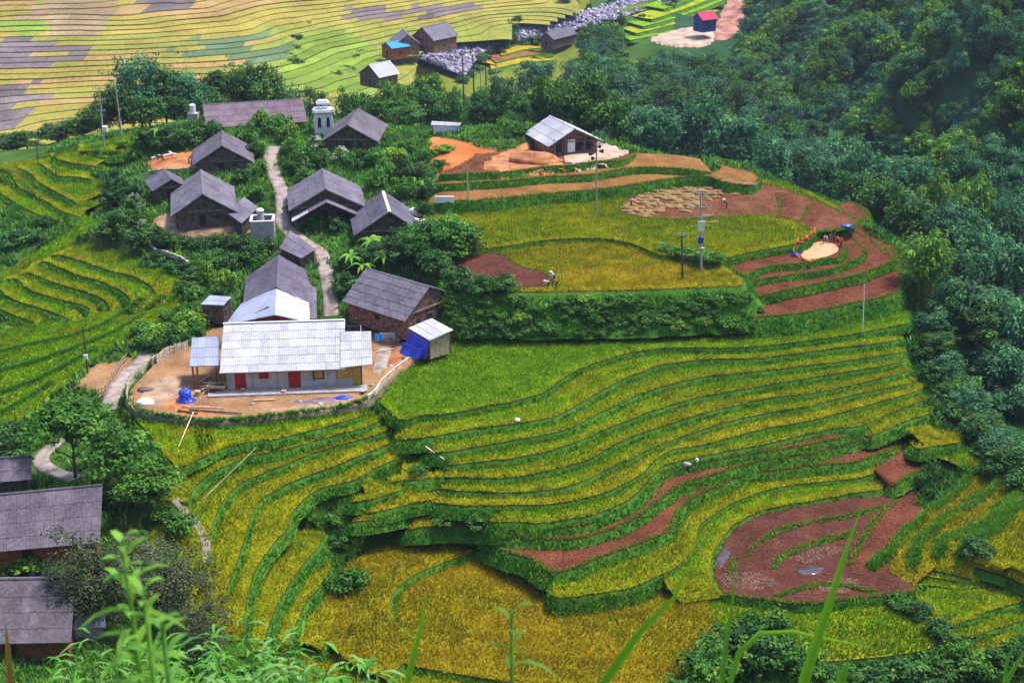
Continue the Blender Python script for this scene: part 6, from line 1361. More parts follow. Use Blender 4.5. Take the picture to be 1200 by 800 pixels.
# the wooded mountain reads as one mass: instances of the tree crowns already standing in the ravine
def forest():
    xs, ys = [], []
    sp = 3.4; yy = 232.0
    while yy < 640:
        x = 60.0
        while x < 380:
            a, b = x + rt.uniform(-2, 2), yy + rt.uniform(-2, 2); xs.append(a); ys.append(b); x += sp * (1 + max(0, yy - 300) / 900)
        yy += sp * (1 + max(0, yy - 300) / 900)
    xs, ys = np.array(xs), np.array(ys); z = G(xs, ys); px, py = proj_arr(xs, ys, z); px2, py2 = proj_arr(xs, ys, z + 8)
    m = (px > 862 + np.clip(60 - py, 0, 60) * .35) & (px < 1330) & (py2 < 240) & (py > -60) & ~((ys < 380) & (px < 985) & (xs < 146)) & (xs > 60)
    m &= (zslab(xs, ys)[1] < 0) & ~((xs < 75) & (ys < 245))
    xs, ys, z = xs[m], ys[m], z[m]; n = len(xs)
    me = bpy.data.meshes.new('forest'); me.vertices.add(n); me.vertices.foreach_set('co', np.stack([xs, ys, z - .4], 1).astype(np.float32).ravel())
    a = me.attributes.new('rot', 'FLOAT_VECTOR', 'POINT'); r = np.zeros((n, 3), np.float32); r[:, 2] = rng.uniform(0, 6.28, n); a.data.foreach_set('vector', r.ravel())
    a = me.attributes.new('scl', 'FLOAT_VECTOR', 'POINT'); s = rng.uniform(.42, .85, n) * (1 + .3 * noise_arr(xs, ys, .05, 61)); sz = s * rng.uniform(.85, 1.25, n); a.data.foreach_set('vector', np.stack([s, s, sz], 1).astype(np.float32).ravel())
    ridge = np.sin((ys - 0.55 * xs) / 11.5 + 1.2 * np.sin(xs / 37.0))
    kinds = np.where(rng.random(n) < np.clip(.2 + .9 * (ridge - .1), .08, .95), rng.choice([3, 5, 4, 5], n), rng.choice([0, 1, 2, 0, 2], n))  # lighter tree kinds on the ridges paint them as sunlit, darker ones fill gullies
    a = me.attributes.new('pick', 'INT', 'POINT'); a.data.foreach_set('value', kinds.astype(np.int32))
    o = link('forest', me); tag(o, 'dense blue green forest covering the mountain on the right', 'forest', kind='stuff')
    ng = bpy.data.node_groups.new('forest_scatter', 'GeometryNodeTree'); ng.interface.new_socket('Geometry', in_out='INPUT', socket_type='NodeSocketGeometry'); ng.interface.new_socket('Geometry', in_out='OUTPUT', socket_type='NodeSocketGeometry')
    N, L = ng.nodes, ng.links; gi, go, jn = N.new('NodeGroupInput'), N.new('NodeGroupOutput'), N.new('GeometryNodeJoinGeometry')
    rot = N.new('GeometryNodeInputNamedAttribute'); rot.data_type = 'FLOAT_VECTOR'; rot.inputs['Name'].default_value = 'rot'
    scl = N.new('GeometryNodeInputNamedAttribute'); scl.data_type = 'FLOAT_VECTOR'; scl.inputs['Name'].default_value = 'scl'
    pk = N.new('GeometryNodeInputNamedAttribute'); pk.data_type = 'INT'; pk.inputs['Name'].default_value = 'pick'
    srcs = []
    for kd in ('blue', 'blue', 'dark', 'broad', 'bamboo', 'bamboo_light'):
        for e in TREES:
            c = [q for q in e.children if q.name.startswith('crown')][0]
            if c.data in [p[0] for p in PROTO[kd]] and c not in srcs: srcs.append(c); break
    for i, c in enumerate(srcs):
        oi = N.new('GeometryNodeObjectInfo'); oi.inputs['Object'].default_value = c; oi.transform_space = 'ORIGINAL'; oi.inputs['As Instance'].default_value = True
        ip = N.new('GeometryNodeInstanceOnPoints'); cmp_ = N.new('FunctionNodeCompare'); cmp_.data_type = 'INT'; cmp_.operation = 'EQUAL'
        L.new(pk.outputs['Attribute'], cmp_.inputs[2]); cmp_.inputs[3].default_value = i
        L.new(gi.outputs[0], ip.inputs['Points']); L.new(cmp_.outputs[0], ip.inputs['Selection']); L.new(oi.outputs['Geometry'], ip.inputs['Instance'])
        L.new(rot.outputs['Attribute'], ip.inputs['Rotation']); L.new(scl.outputs['Attribute'], ip.inputs['Scale']); L.new(ip.outputs[0], jn.inputs[0])
    L.new(jn.outputs[0], go.inputs[0])
    md = o.modifiers.new('scatter', 'NODES'); md.node_group = ng
    return n
NF = forest()
print('WOOD', NW, 'FOREST', NF, 'TREES', len(TREES))
# ------------------------------------------------------------------ poles
M['pole_grey'] = mat_plain('concrete_pole', (0.36, 0.33, 0.33), var=.15, scale=2)
M['pole_dark'] = mat_plain('tarred_pole', (0.06, 0.05, 0.055), var=.3, scale=2)
M['metal'] = mat_plain('galvanised_metal', (0.36, 0.36, 0.42), var=.15, scale=3, rough=.5)
M['ceramic'] = mat_plain('insulator', (0.50, 0.47, 0.50), var=.1, rough=.35)
M['blue_box'] = mat_plain('blue_metal', (0.02, 0.05, 0.42), var=.15, rough=.5)
M['black'] = mat_plain('black_plastic', (0.02, 0.02, 0.024), var=.2, rough=.5)
def pole(name, label, base, top, r=.13, mat='pole_grey', arms=(), extras=None, cat='pole', lean=True):
    b = hit(*base); t = PD(top[0], top[1], b[1]); h = t[2] - b[2]
    e = empty(name, tuple(b)); tag(e, label, cat)
    dx = t[0] - b[0]
    bm = bmesh.new(); tube(bm, [(0, 0, -.5), (dx * .5, 0, h * .5), (dx, 0, h)], [r, r * .85, r * .65], 10); link('post', bm_mesh(bm, 'post', False), M[mat], e)
    for (f, L) in arms:
        a = bx('crossarm', (dx * f, -r - .02, h * f), (L, .1, .1), M['metal'], e)
        for k in (-1, -.5, .5, 1):
            bm = bmesh.new(); tube(bm, [(dx * f + k * L * .46, -r - .02, h * f + .05), (dx * f + k * L * .46, -r - .02, h * f + .3)], [.05, .07], 6); link('insulator', bm_mesh(bm, 'insulator'), M['ceramic'], a)
    if extras: extras(e, dx, h)
    return e
def transformer(e, dx, h):
    t = bx('transformer', (dx * .6, -.42, h * .57), (.85, .6, 1.25), M['white'], e); bx('lid', (dx * .6, -.42, h * .57 + .67), (.92, .68, .1), M['metal'], t)
    for k in (-.25, 0, .25):
        bm = bmesh.new(); tube(bm, [(dx * .6 + k, -.42, h * .57 + .7), (dx * .6 + k, -.42, h * .57 + 1.1)], [.06, .04], 6); link('bushing', bm_mesh(bm, 'bushing'), M['ceramic'], t)
    bx('meter_box', (dx * .4 - .1, -.34, h * .40), (.7, .45, .8), M['blue_box'], e); bx('bracket', (dx * .3, -.3, h * .3), (.8, .5, .1), M['metal'], e)
def horns(e, dx, h):
    for (x, z, s) in ((-.7, -.2, 1), (.5, -.5, 1), (-1.0, -1.6, 1), (1.0, -1.2, -1), (-.6, -2.3, 1)):
        bm = bmesh.new(); tube(bm, [(dx + x * .4, 0, h + z), (dx + x, -.25, h + z + .05)], [.1, .32], 10); link('loudspeaker', bm_mesh(bm, 'loudspeaker'), M['black'], e)
        bx('bracket', (dx + x * .25, 0, h + z), (abs(x) * .5, .06, .06), M['metal'], e)
pole('utility_pole', 'pale pole with black horn loudspeakers in front of the hilltop hut', (699, 249), (699, 168), .14, arms=(), extras=horns)
pole('utility_pole', 'short plain grey pole at the left end of the hilltop fields', (549, 241), (547, 194), .13)
pole('utility_pole', 'pole carrying a white transformer and blue box between the ripe hilltop fields', (822, 318), (821, 223), .17, arms=((.80, 2.9), (.68, 1.6), (.97, 1.5)), extras=transformer)
pole('utility_pole', 'short black pole beside the transformer pole', (800, 328), (799, 273), .16, 'pole_dark', arms=((.96, 1.1),))
pole('utility_pole', 'thin white pole on the bank at the right end of the green terraces', (1011, 385), (1013, 333), .08, 'white')
def signbox(e, dx, h): bx('meter_box', (dx * .4, -.2, h * .36), (.5, .25, .6), M['white'], e)
pole('utility_pole', 'dark pole with a white meter box above the left footpath', (103, 437), (97, 383), .11, 'pole_dark', extras=signbox)
pole('utility_pole', 'plain leaning pole right of the two on the left shoulder', (143, 161), (135, 98), .15, arms=((.97, 2.2),))
pole('utility_pole', 'pole with many crossarms and a small transformer on the left shoulder', (122, 172), (116, 101), .15, arms=((.97, 2.4), (.78, 2.0), (.6, 1.6)), extras=lambda e, dx, h: bx('transformer', (dx * .25 + .5, -.3, h * .3), (.8, .6, 1.0), M['white'], e))
pole('utility_pole', 'short thin dark pole at the far left of the shoulder', (45, 191), (42, 165), .1, 'pole_dark')
pole('utility_pole', 'thin post at the bottom of the far left slope', (18, 497), (17, 470), .06, 'pole_dark')
pole('utility_pole', 'leftmost tall dark pole of the group by the vegetable garden', (544, 139), (542, 65), .30, 'pole_dark', arms=((.95, 1.6),))
pole('utility_pole', 'tall dark pole second from the left by the vegetable garden', (556, 131), (554, 64), .30, 'pole_dark', arms=((.93, 2.4), (.72, 2.0)))
pole('utility_pole', 'pale pole with crossarm third from the left by the vegetable garden', (564, 127), (563, 80), .2, 'pole_grey', arms=((.9, 2.6),))
pole('utility_pole', 'dark pole joined by beams in the middle of the garden pole group', (570, 129), (569, 68), .30, 'pole_dark', arms=((.94, 2.4), (.7, 2.8)))
pole('utility_pole', 'rightmost pale pole with two crossarms of the garden group', (584, 127), (581, 74), .22, 'pole_grey', arms=((.97, 3.4), (.76, 3.4)))

# ------------------------------------------------------------------ yard: fences, walls, things lying about
M['fence_pale'] = mat_plain('bleached_pickets', (0.52, 0.45, 0.36), var=.2, scale=2, objvar=.2)
def along(pts, step):
    c = np.array([hit(*p) for p in cr_resample(pts, 3)]); s = np.concatenate([[0], np.cumsum(np.linalg.norm(np.diff(c, axis=0)[:, :2], axis=1))]); q = np.arange(0, s[-1], step)
    return np.stack([np.interp(q, s, c[:, i]) for i in range(3)], 1)
def fence(name, label, pts, step, h, w, mat, rails=1, wob=.1, cat='fence', part='picket'):
    c = along(pts, step); o = c[0]; e = empty(name, tuple(o)); tag(e, label, cat)
    for i, p in enumerate(c):
        d = c[min(i + 1, len(c) - 1)] - c[max(i - 1, 0)]; hh = h * random.uniform(1 - wob, 1 + wob)
        bx(part, (p[0] - o[0], p[1] - o[1], p[2] - o[2] + hh / 2 - .1), (w * random.uniform(.8, 1.1), .05, hh + .2), M[mat], e, math.atan2(d[1], d[0]) + random.uniform(-.1, .1))
    for r in range(rails):
        bm = bmesh.new(); cc = c[::3] if len(c) > 8 else c
        tube(bm, [(p[0] - o[0], p[1] - o[1] + .06, p[2] - o[2] + h * (.35 + .45 * r)) for p in cc], [.045] * len(cc), 5); link('rail', bm_mesh(bm, 'rail'), M['wood_pale'], e)
    return e
fence('picket_fence', 'pale close-boarded fence curving round the left side of the yard', [(149, 472), (151, 458), (158, 446), (170, 436), (184, 426), (198, 417), (222, 409)], .36, 1.15, .3, 'fence_pale', rails=2)
fence('rail_fence', 'rough brown pole fence on the outer side of the left footpath', [(116, 470), (128, 452), (140, 432), (152, 418)], 1.0, 1.0, .09, 'wood_grey', rails=2, wob=.25, part='post')
fence('stick_fence', 'low pale bamboo stick fence on the slope below the tall gabled house', [(205, 276), (230, 280), (255, 277), (285, 268), (300, 262)], .3, .8, .08, 'wood_pale', rails=1, wob=.25, part='stick')
fence('stick_fence', 'short bamboo fence round the red earth beside the barn end', [(546, 392), (560, 386), (577, 382), (574, 362), (571, 350)], .5, .9, .08, 'wood_grey', rails=1, wob=.3, part='stick')
def block_wall(name, label, pts, h, step, mat, rows=2, cat='wall', th=.3, part='stone', lift=0.0):
    c = along(pts, step); o = c[0]; e = empty(name, tuple(o)); tag(e, label, cat); hh = h / rows
    for i in range(len(c) - 1):
        d = c[i + 1] - c[i]; rz_ = math.atan2(d[1], d[0]); m = (c[i] + c[i + 1]) / 2 - o
        for r in range(rows):
            s = .5 if r % 2 else 0
            bx(part, (m[0] + d[0] * s * .5, m[1] + d[1] * s * .5, m[2] + hh * (r + .5) - .12 + lift), (step * random.uniform(.9, .985), th * random.uniform(.85, 1.15), hh * random.uniform(.9, 1.0)), M[mat], e, rz_ + random.uniform(-.03, .03))
    return e
block_wall('kerb_wall', 'pale low wall along the right side of the yard above the bright green field', [(431, 474), (442, 462), (447, 450), (458, 440), (470, 430), (483, 421), (495, 412)], .7, .8, 'fence_pale', rows=1, th=.22, part='block')
block_wall('stone_wall', 'grey rubble wall between the barn yard and the bright green field', [(503, 411), (515, 405), (530, 399), (550, 393), (575, 384)], 1.5, .6, 'stone', rows=3, th=.4)
block_wall('terrace_wall', 'grey stone wall below the red animal yard', [(172, 205), (190, 203), (212, 202), (236, 199)], .8, .7, 'stone', rows=2)
block_wall('garden_wall', 'rubble wall at the left edge of the tall gabled house garden', [(173, 284), (182, 296), (196, 306), (212, 312), (224, 316)], .7, .6, 'stone', rows=2)
block_wall('yard_wall', 'low grey wall along the back of the barn yard', [(440, 398), (455, 402), (470, 402)], .9, .6, 'stone', rows=2)
def at0(px, py, dz=0.0):
    p = hit(px, py); return Vector((p[0], p[1], p[2] + dz))
def lump(name, label, cat, c, s, mat, seed=0, amp=.15, sub=3, parent=None):
    bm = bmesh.new(); bmesh.ops.create_icosphere(bm, subdivisions=sub, radius=1.0)
    for v in bm.verts:
        n = 1 + amp * mn.noise(v.co * 1.6 + Vector((seed, 0, 0))) + amp * .5 * mn.noise(v.co * 4 + Vector((0, seed, 0)))
        v.co = Vector((v.co.x * s[0], v.co.y * s[1], max(-.55, v.co.z) * s[2])) * n
    o = link(name, bm_mesh(bm, name, True), mat, parent); o.location = c
    if label: tag(o, label, cat)
    return o
e = empty('covered_drum', tuple(at0(217, 470))); tag(e, 'round heap wrapped in bright blue plastic standing on the dirt yard', 'covered heap')
o = lump('tarpaulin', None, None, (0, 0, .6), (.82, .75, .95), M['tarp'], 3, .36, 4, parent=e); lump('hem', None, None, (.2, -.2, .12), (1.0, .8, .3), M['tarp'], 5, .3, parent=e)
o = lump('sack_heap', 'flat white heap at the left of the dirt yard', 'heap', at0(170, 473, .1), (1.1, .7, .5), M['white'], 8, .2)
lump('rubbish_heap', 'dark brown heap on the yard behind the flat white heap', 'heap', at0(171, 458, .1), (1.0, .6, .35), M['wood_grey'], 9, .35)
lump('tarpaulin', 'crumpled small blue sheet on the ground before the yellow panelled end', 'sheet', at0(402, 467, .05), (1.1, .5, .18), M['tarp'], 11, .4)
def log(name, label, cat, a, b, r, mat, da=.15, db=.15, sag=0.0, group=None):
    A, B = at0(*a, da), at0(*b, db); bm = bmesh.new(); n = 7
    pts = [A.lerp(B, i / (n - 1)) - A + Vector((0, 0, -sag * math.sin(math.pi * i / (n - 1)))) for i in range(n)]
    tube(bm, pts, [r * (1 - .25 * i / (n - 1)) for i in range(n)], 7); o = link(name, bm_mesh(bm, name, True), M[mat]); o.location = A; tag(o, label, cat, group); return o
log('log', 'longest log lying along the front of the dirt yard', 'log', (222, 482), (284, 486), .14, 'wood_grey', .2, .2)
log('log', 'thin pale log lying behind the longest one on the yard', 'log', (214, 479), (262, 480), .1, 'wood_pale', .25, .2)
log('log', 'short reddish log at the left end of the yard logs', 'log', (209, 483), (232, 486), .16, 'orange_wood', .2, .2)
log('bamboo_pole', 'pale bamboo pole leaning down from the yard edge over the rice', 'pole', (227, 488), (200, 556), .09, 'wood_pale', .5, .9)
log('bamboo_pole', 'thin long bamboo lying across the left terraces', 'pole', (237, 594), (302, 538), .045, 'wood_pale', .7, .7)
log('bamboo_pipe', 'white bent pipe at the junction of the terraces', 'pipe', (499, 537), (521, 546), .07, 'white', .7, .6)
def cart():
    e = empty('handcart', tuple(at0(254, 460))); tag(e, 'wooden handcart loaded with dark firewood under the porch roof', 'cart')
    bx('bed', (0, 0, .75), (2.2, 1.0, .1), M['wood_pale'], e)
    for y in (-.5, .5): bx('side_board', (0, y, .92), (2.2, .06, .3), M['wood_pale'], e)
    for x in (-.5, .5):
        bm = bmesh.new(); bmesh.ops.create_cone(bm, cap_ends=True, segments=18, radius1=.36, radius2=.36, depth=.08); bmesh.ops.rotate(bm, cent=(0, 0, 0), matrix=Matrix.Rotation(math.pi / 2, 3, 'X'), verts=bm.verts[:]); w = link('wheel', bm_mesh(bm, 'wheel'), M['black'], e); w.location = (x * .2 - .3, x * 1.1, .36)
    for i in range(9):
        bm = bmesh.new(); y = random.uniform(-.38, .38); z = .85 + random.uniform(0, .3); tube(bm, [(-.9, y, z), (.9, y + random.uniform(-.1, .1), z)], [.07, .06], 6); link('branch', bm_mesh(bm, 'branch'), M['plank'], e)
    for y in (-.4, .4):
        bm = bmesh.new(); tube(bm, [(-1.0, y, .75), (-2.0, y, .6)], [.04, .035], 6); link('shaft', bm_mesh(bm, 'shaft'), M['wood_pale'], e)
cart()
def motorbike(px, py, rz_, label):
    e = empty('motorbike', tuple(at0(px, py)), rz_); tag(e, label, 'motorbike')
    for x in (-.62, .62):
        bm = bmesh.new()
        for k in range(20):
            a0, a1 = 2 * math.pi * k / 20, 2 * math.pi * (k + 1) / 20
            tube(bm, [(x + .29 * math.cos(a0), 0, .3 + .29 * math.sin(a0)), (x + .29 * math.cos(a1), 0, .3 + .29 * math.sin(a1))], [.05, .05], 5)
        w = link('wheel', bm_mesh(bm, 'wheel'), M['black'], e)
        bm = bmesh.new(); tube(bm, [(x, -.05, .3), (x, .05, .3)], [.12, .12], 8); link('hub', bm_mesh(bm, 'hub'), M['metal'], w)
    bm = bmesh.new(); tube(bm, [(.62, 0, .3), (.48, 0, .75), (.40, 0, 1.0)], [.045, .05, .04], 6); tube(bm, [(.45, 0, .8), (.1, 0, .45), (-.3, 0, .45), (-.62, 0, .32)], [.06, .08, .08, .05], 6); link('frame', bm_mesh(bm, 'frame'), M['red_door'], e)
    bm = bmesh.new(); tube(bm, [(-.75, 0, .78), (-.4, 0, .74), (-.05, 0, .7)], [.1, .13, .08], 8); link('seat', bm_mesh(bm, 'seat'), M['black'], e)
    bm = bmesh.new(); tube(bm, [(.38, -.33, 1.02), (.42, 0, .98), (.38, .33, 1.02)], [.025, .03, .025], 6); link('handlebar', bm_mesh(bm, 'handlebar'), M['metal'], e)
    bx('engine', (0, 0, .35), (.35, .2, .22), M['metal'], e)
motorbike(238, 459, 1.2, 'parked motorbike with red frame at the porch corner of the white roofed house')
motorbike(448, 392, .5, 'dark motorbike parked before the barn eave')
def basket(px, py, r, h, mat, label, cat='basket'):
    e = empty(cat, tuple(at0(px, py, .03))); tag(e, label, cat)
    bm = bmesh.new(); tube(bm, [(0, 0, 0), (0, 0, h * .5), (0, 0, h)], [r * .75, r * .95, r], 14); link('body', bm_mesh(bm, 'body'), M[mat], e)
    bm = bmesh.new(); tube(bm, [(0, 0, h), (0, 0, h + .05)], [r * 1.08, r * 1.05], 14); link('rim', bm_mesh(bm, 'rim'), M['wood_pale'], e)
basket(232, 463, .35, .5, 'wood_pale', 'round pale basket left of the handcart'); basket(285, 460, .3, .4, 'wood_grey', 'dark basket under the first red door'); basket(425, 462, .28, .35, 'tarp', 'blue bucket at the right end of the porch', 'bucket'); basket(333, 462, .3, .4, 'wood_pale', 'pale basket between the red doors'); basket(462, 398, .35, .7, 'wood_grey', 'dark barrel on the barn yard', 'barrel')
for i, (px, py, s_, lab) in enumerate([(190, 447, .3, 'grey stone by the inner side of the picket fence'), (200, 463, .22, 'small stone left of the blue plastic heap'), (296, 474, .25, 'stone in front of the first red door'), (352, 471, .2, 'small stone in front of the second red door'), (375, 474, .3, 'flat stone before the yellow shutter'), (436, 452, .3, 'stone beside the pale kerb wall'), (474, 420, .35, 'broken block on the red earth by the kerb wall'), (458, 430, .3, 'stone on the red earth at the right of the yard')]):
    lump('stone', lab, 'stone', at0(px, py, .05), (s_ * 1.3, s_, s_ * .8), M['stone'], 40 + i, .3, 2)
for i, (px, py, a, lab) in enumerate([(310, 470, .1, 'loose board lying before the small red shutter'), (240, 446, 1.2, 'loose board lying by the porch post'), (452, 412, .4, 'loose board on the concrete apron'), (485, 404, .8, 'loose board beside the blue tarpaulin')]):
    o = bx('board', (0, 0, 0), (2.4, .22, .06), M['wood_pale']); o.location = at0(px, py, .16); o.rotation_euler = (0, 0, a); tag(o, lab, 'board')
# plank heap by the little shed
for i in range(16):
    p = at0(222 + (i % 8) * 5.2, 372 + (i % 3) * 4, .15 + (i // 8) * .25); o = bx('board', (0, 0, 0), (random.uniform(1.8, 2.8), .3, .07), M['plank' if i % 3 else 'plank_red']); o.location = p; o.rotation_euler = (random.uniform(-.25, .25), random.uniform(-.3, .3), random.uniform(0, 3.1))
    tag(o, 'old dark board in the tumbled heap below the little plank shed', 'board', 'old boards heaped below the little plank shed')
# blue tarpaulin hanging on the small shed and the sheets in front of the barn
def drape(name, label, cat, tl, tr, drop, out, mat, n=12, m=8):
    """cloth hung from two points, its folds bulging outwards"""
    A, B = Vector(tl), Vector(tr); d = (B - A); d.z = 0; nn = Vector((d.y, -d.x, 0)).normalized(); V, Fq = [], []
    for j in range(m + 1):
        for i in range(n + 1):
            t, s = i / n, j / m
            p = A.lerp(B, t) + Vector((0, 0, -drop * s)) + nn * (out * s ** 1.5 + .12 * math.sin(t * 14 + s * 3) * s + .1 * math.sin(t * 6) * s); V.append(tuple(p - A))
    for j in range(m):
        for i in range(n): q = j * (n + 1) + i; Fq.append((q, q + 1, q + n + 2, q + n + 1))
    o = link(name, np_mesh(name, V, Fq, None, True), M[mat]); o.location = A; sm = o.modifiers.new('thickness', 'SOLIDIFY'); sm.thickness = .02; tag(o, label, cat); return o
drape('tarpaulin', 'bright blue tarpaulin hung down the left side of the small white roofed shed', 'tarpaulin', P(479, 387, 2.75), P(503, 400.5, 2.85), 2.3, .7, 'tarp')
drape('tarpaulin', 'lower fold of blue tarpaulin bulging out beside the shed corner', 'tarpaulin', P(472, 401, 1.9), P(494, 409, 1.9), 1.3, .6, 'tarp')
M['sky_blue'] = mat_plain('sky_blue_plastic', (0.03, 0.25, 0.62), var=.1)
drape('sheet', 'small sky blue sheet on the low wall before the barn', 'sheet', P(439, 391, 2.1), P(448, 391, 2.1), .9, .2, 'sky_blue')
bx('panel', (0, 0, 0), (2.2, .08, 1.0), M['white']).location = at0(455, 400, .7); tag(bpy.data.objects['panel'] if bpy.data.objects['panel'].parent is None else [o for o in bpy.data.objects if o.name.startswith('panel') and o.parent is None][0], 'pale board standing in front of the barn yard', 'board')
# washing line bottom left
def washing():
    A, B = P(-12, 672, -4.2), P(52, 669, -4.2); o = Vector(A); e = empty('washing_line', tuple(o)); tag(e, 'washing line strung behind the nearest corrugated roof', 'washing line'); d = Vector(B) - o
    bm = bmesh.new(); tube(bm, [d * (i / 8) - Vector((0, 0, .12 * math.sin(math.pi * i / 8))) for i in range(9)], [.012] * 9, 4); link('line', bm_mesh(bm, 'line'), M['metal'], e)
    for t in (0, 1):
        g = ground(o.x + d.x * t, o.y + d.y * t); bm = bmesh.new(); tube(bm, [d * t + Vector((0, 0, g - o.z - .3)), d * t + Vector((0, 0, .1))], [.05, .04], 6); link('post', bm_mesh(bm, 'post'), M['wood_grey'], e)
    cols = [('navy', (0.02, 0.025, 0.10)), ('black', (0.02, 0.02, 0.025)), ('navy', (0.03, 0.03, 0.12)), ('sky blue', (0.06, 0.30, 0.50)), ('maroon', (0.12, 0.02, 0.04)), ('black', (0.02, 0.02, 0.03)), ('white', (0.6, 0.6, 0.65)), ('dark', (0.05, 0.05, 0.07)), ('grey', (0.35, 0.36, 0.42))]
    ords = ['first', 'second', 'third', 'fourth', 'fifth', 'sixth', 'seventh', 'eighth', 'last']
    for i, (nm, c) in enumerate(cols):
        t = .1 + .85 * i / 8; mm = M.get('cloth_' + nm) or mat_plain('cloth_' + nm.replace(' ', '_'), c, var=.15); M['cloth_' + nm] = mm
        p = o + d * t; q = o + d * (t + .075); drape('garment', nm + ' garment hanging ' + ords[i] + ' from the left on the washing line', 'garment', p, q, random.uniform(.6, 1.0), .05, 'cloth_' + nm, 4, 4)
washing()

# ------------------------------------------------------------------ small masonry: tower, tank, cistern
def tower():
    b = P(380, 157, 8.8); e = empty('white_tower', tuple(b), .15); tag(e, 'small white tower with dark arched openings and a stepped cap', 'tower')
    zt = PD(380, 131, b[1])[2] - b[2]; zz = PD(380, 120, b[1])[2] - b[2]
    bx('base', (0, 0, zt / 2 - .4), (3.3, 3.0, zt + .8), M['white'], e)
    for x in (-.75, .75):
        w = bx('window', (x, -1.52, zt * .58), (.55, .1, 1.5), M['dark'], e); bx('sill', (x, -1.56, zt * .58 - .8), (.75, .16, .1), M['concrete'], w)
        bm = bmesh.new(); bmesh.ops.create_cone(bm, cap_ends=True, segments=14, radius1=.275, radius2=.275, depth=.1); bmesh.ops.rotate(bm, cent=(0, 0, 0), matrix=Matrix.Rotation(math.pi / 2, 3, 'X'), verts=bm.verts[:]); a = link('arch', bm_mesh(bm, 'arch'), M['dark'], w); a.location = (x, -1.523, zt * .58 + .75)
        bx('pilaster', (x * 1.98, -1.53, zt / 2), (.25, .14, zt), M['white'], e)
    bx('pilaster', (0, -1.53, zt / 2), (.22, .14, zt), M['white'], e)
    bx('cornice', (0, 0, zt + .12), (3.8, 3.5, .25), M['concrete'], e); bx('parapet', (0, 0, zt + .4), (3.2, 2.9, .32), M['white'], e)
    for x in (-.7, 0, .7):
        for y in (-.6, .6): bx('column', (x, y, zt + .56 + (zz - zt) * .3), (.22, .22, (zz - zt) * .6), M['white'], e)
    bx('cap', (0, 0, zz - .1), (2.3, 2.0, .3), M['white'], e); bx('cap_top', (0, 0, zz + .2), (1.7, 1.5, .35), M['white'], e)
    for x in (-1.7, 1.7): lump('finial', None, None, (x, -1.5, zt + .6), (.2, .2, .4), M['white'], 2, .05, 2, e)
tower()
def tank():
    b = P(227, 143, 9.0); e = empty('water_tank', tuple(b)); e.scale = (.72, .72, .72); tag(e, 'white cylindrical tank on a pinkish plinth left of the long mossy roof', 'water tank')
    bx('plinth', (0, 0, 1.0), (2.6, 2.2, 2.6), M['concrete'], e)
    bm = bmesh.new(); tube(bm, [(0, 0, 2.3), (0, 0, 4.3)], [.75, .75], 18); link('tank', bm_mesh(bm, 'tank'), M['white'], e); bm = bmesh.new(); tube(bm, [(0, 0, 4.3), (0, 0, 4.55)], [.8, .45], 18); link('lid', bm_mesh(bm, 'lid'), M['white'], e)
tank()
def cistern():
    b = at0(309, 279); e = empty('cistern', tuple(b), .1); tag(e, 'square grey masonry cistern with a white capped pillar beside the footpath', 'cistern')
    S, Hh = 3.2, 3.0
    for (x, y, sx, sy) in ((0, -S / 2, S, .25), (0, S / 2, S, .25), (-S / 2, 0, .25, S - .26), (S / 2, 0, .25, S - .26)):
        w = bx('wall', (x, y, Hh / 2 - .3), (sx, sy, Hh + .6), M['concrete'], e); bx('coping', (x, y, Hh + .06), (sx + .12, sy + .12, .12), M['white'], w)
    for x in (-1.0, 0, 1.0): bx('buttress', (x, -S / 2 - .16, Hh / 2 - .3), (.22, .1, Hh), M['concrete'], e)
    bx('floor', (0, 0, Hh - .5), (S - .3, S - .3, .2), M['dark'], e)
    bm = bmesh.new(); tube(bm, [(-.3, .3, Hh - .5), (-.3, .3, Hh + 1.0)], [.6, .45], 12); link('pillar', bm_mesh(bm, 'pillar'), M['concrete'], e)
    lump('pillar_cap', None, None, (-.3, .3, Hh + 1.15), (.62, .62, .35), M['white'], 4, .05, 2, e)
cistern()
lump('white_heap', 'larger white plastic covered heap right of the steep house', 'heap', at0(487, 252, .2), (1.2, .9, 1.0), M['white'], 14, .3)
lump('white_heap', 'lower white plastic covered heap above the broadleaf tree', 'heap', at0(489, 264, .2), (1.4, .8, .8), M['white'], 17, .3)
bx('parapet', (0, 0, 0), (2.9, .3, 1.0), M['white']).location = at0(521, 243, .4); tag([o for o in bpy.data.objects if o.name.startswith('parapet') and o.parent is None][0], 'short pale concrete block at the left end of the hilltop fields', 'block')
lump('stone', 'small pale stone on the lip of the green terraces', 'stone', at0(606, 500, .2), (.35, .3, .3), M['white'], 19, .2, 2)
lump('sack', 'grey white sack at the edge of the red strip', 'sack', at0(804, 551, .12), (.55, .3, .3), M['concrete'], 23, .25)
lump('sack', 'smaller upright white sack right of the grey white one', 'sack', at0(816, 548, .2), (.22, .2, .42), M['white'], 25, .2)
lump('spoil_heap', 'heap of fresh orange clay beside the hilltop hut', 'clay heap', at0(628, 190, .0), (4.2, 2.2, 1.7), M['clay'], 27, .25, 4)

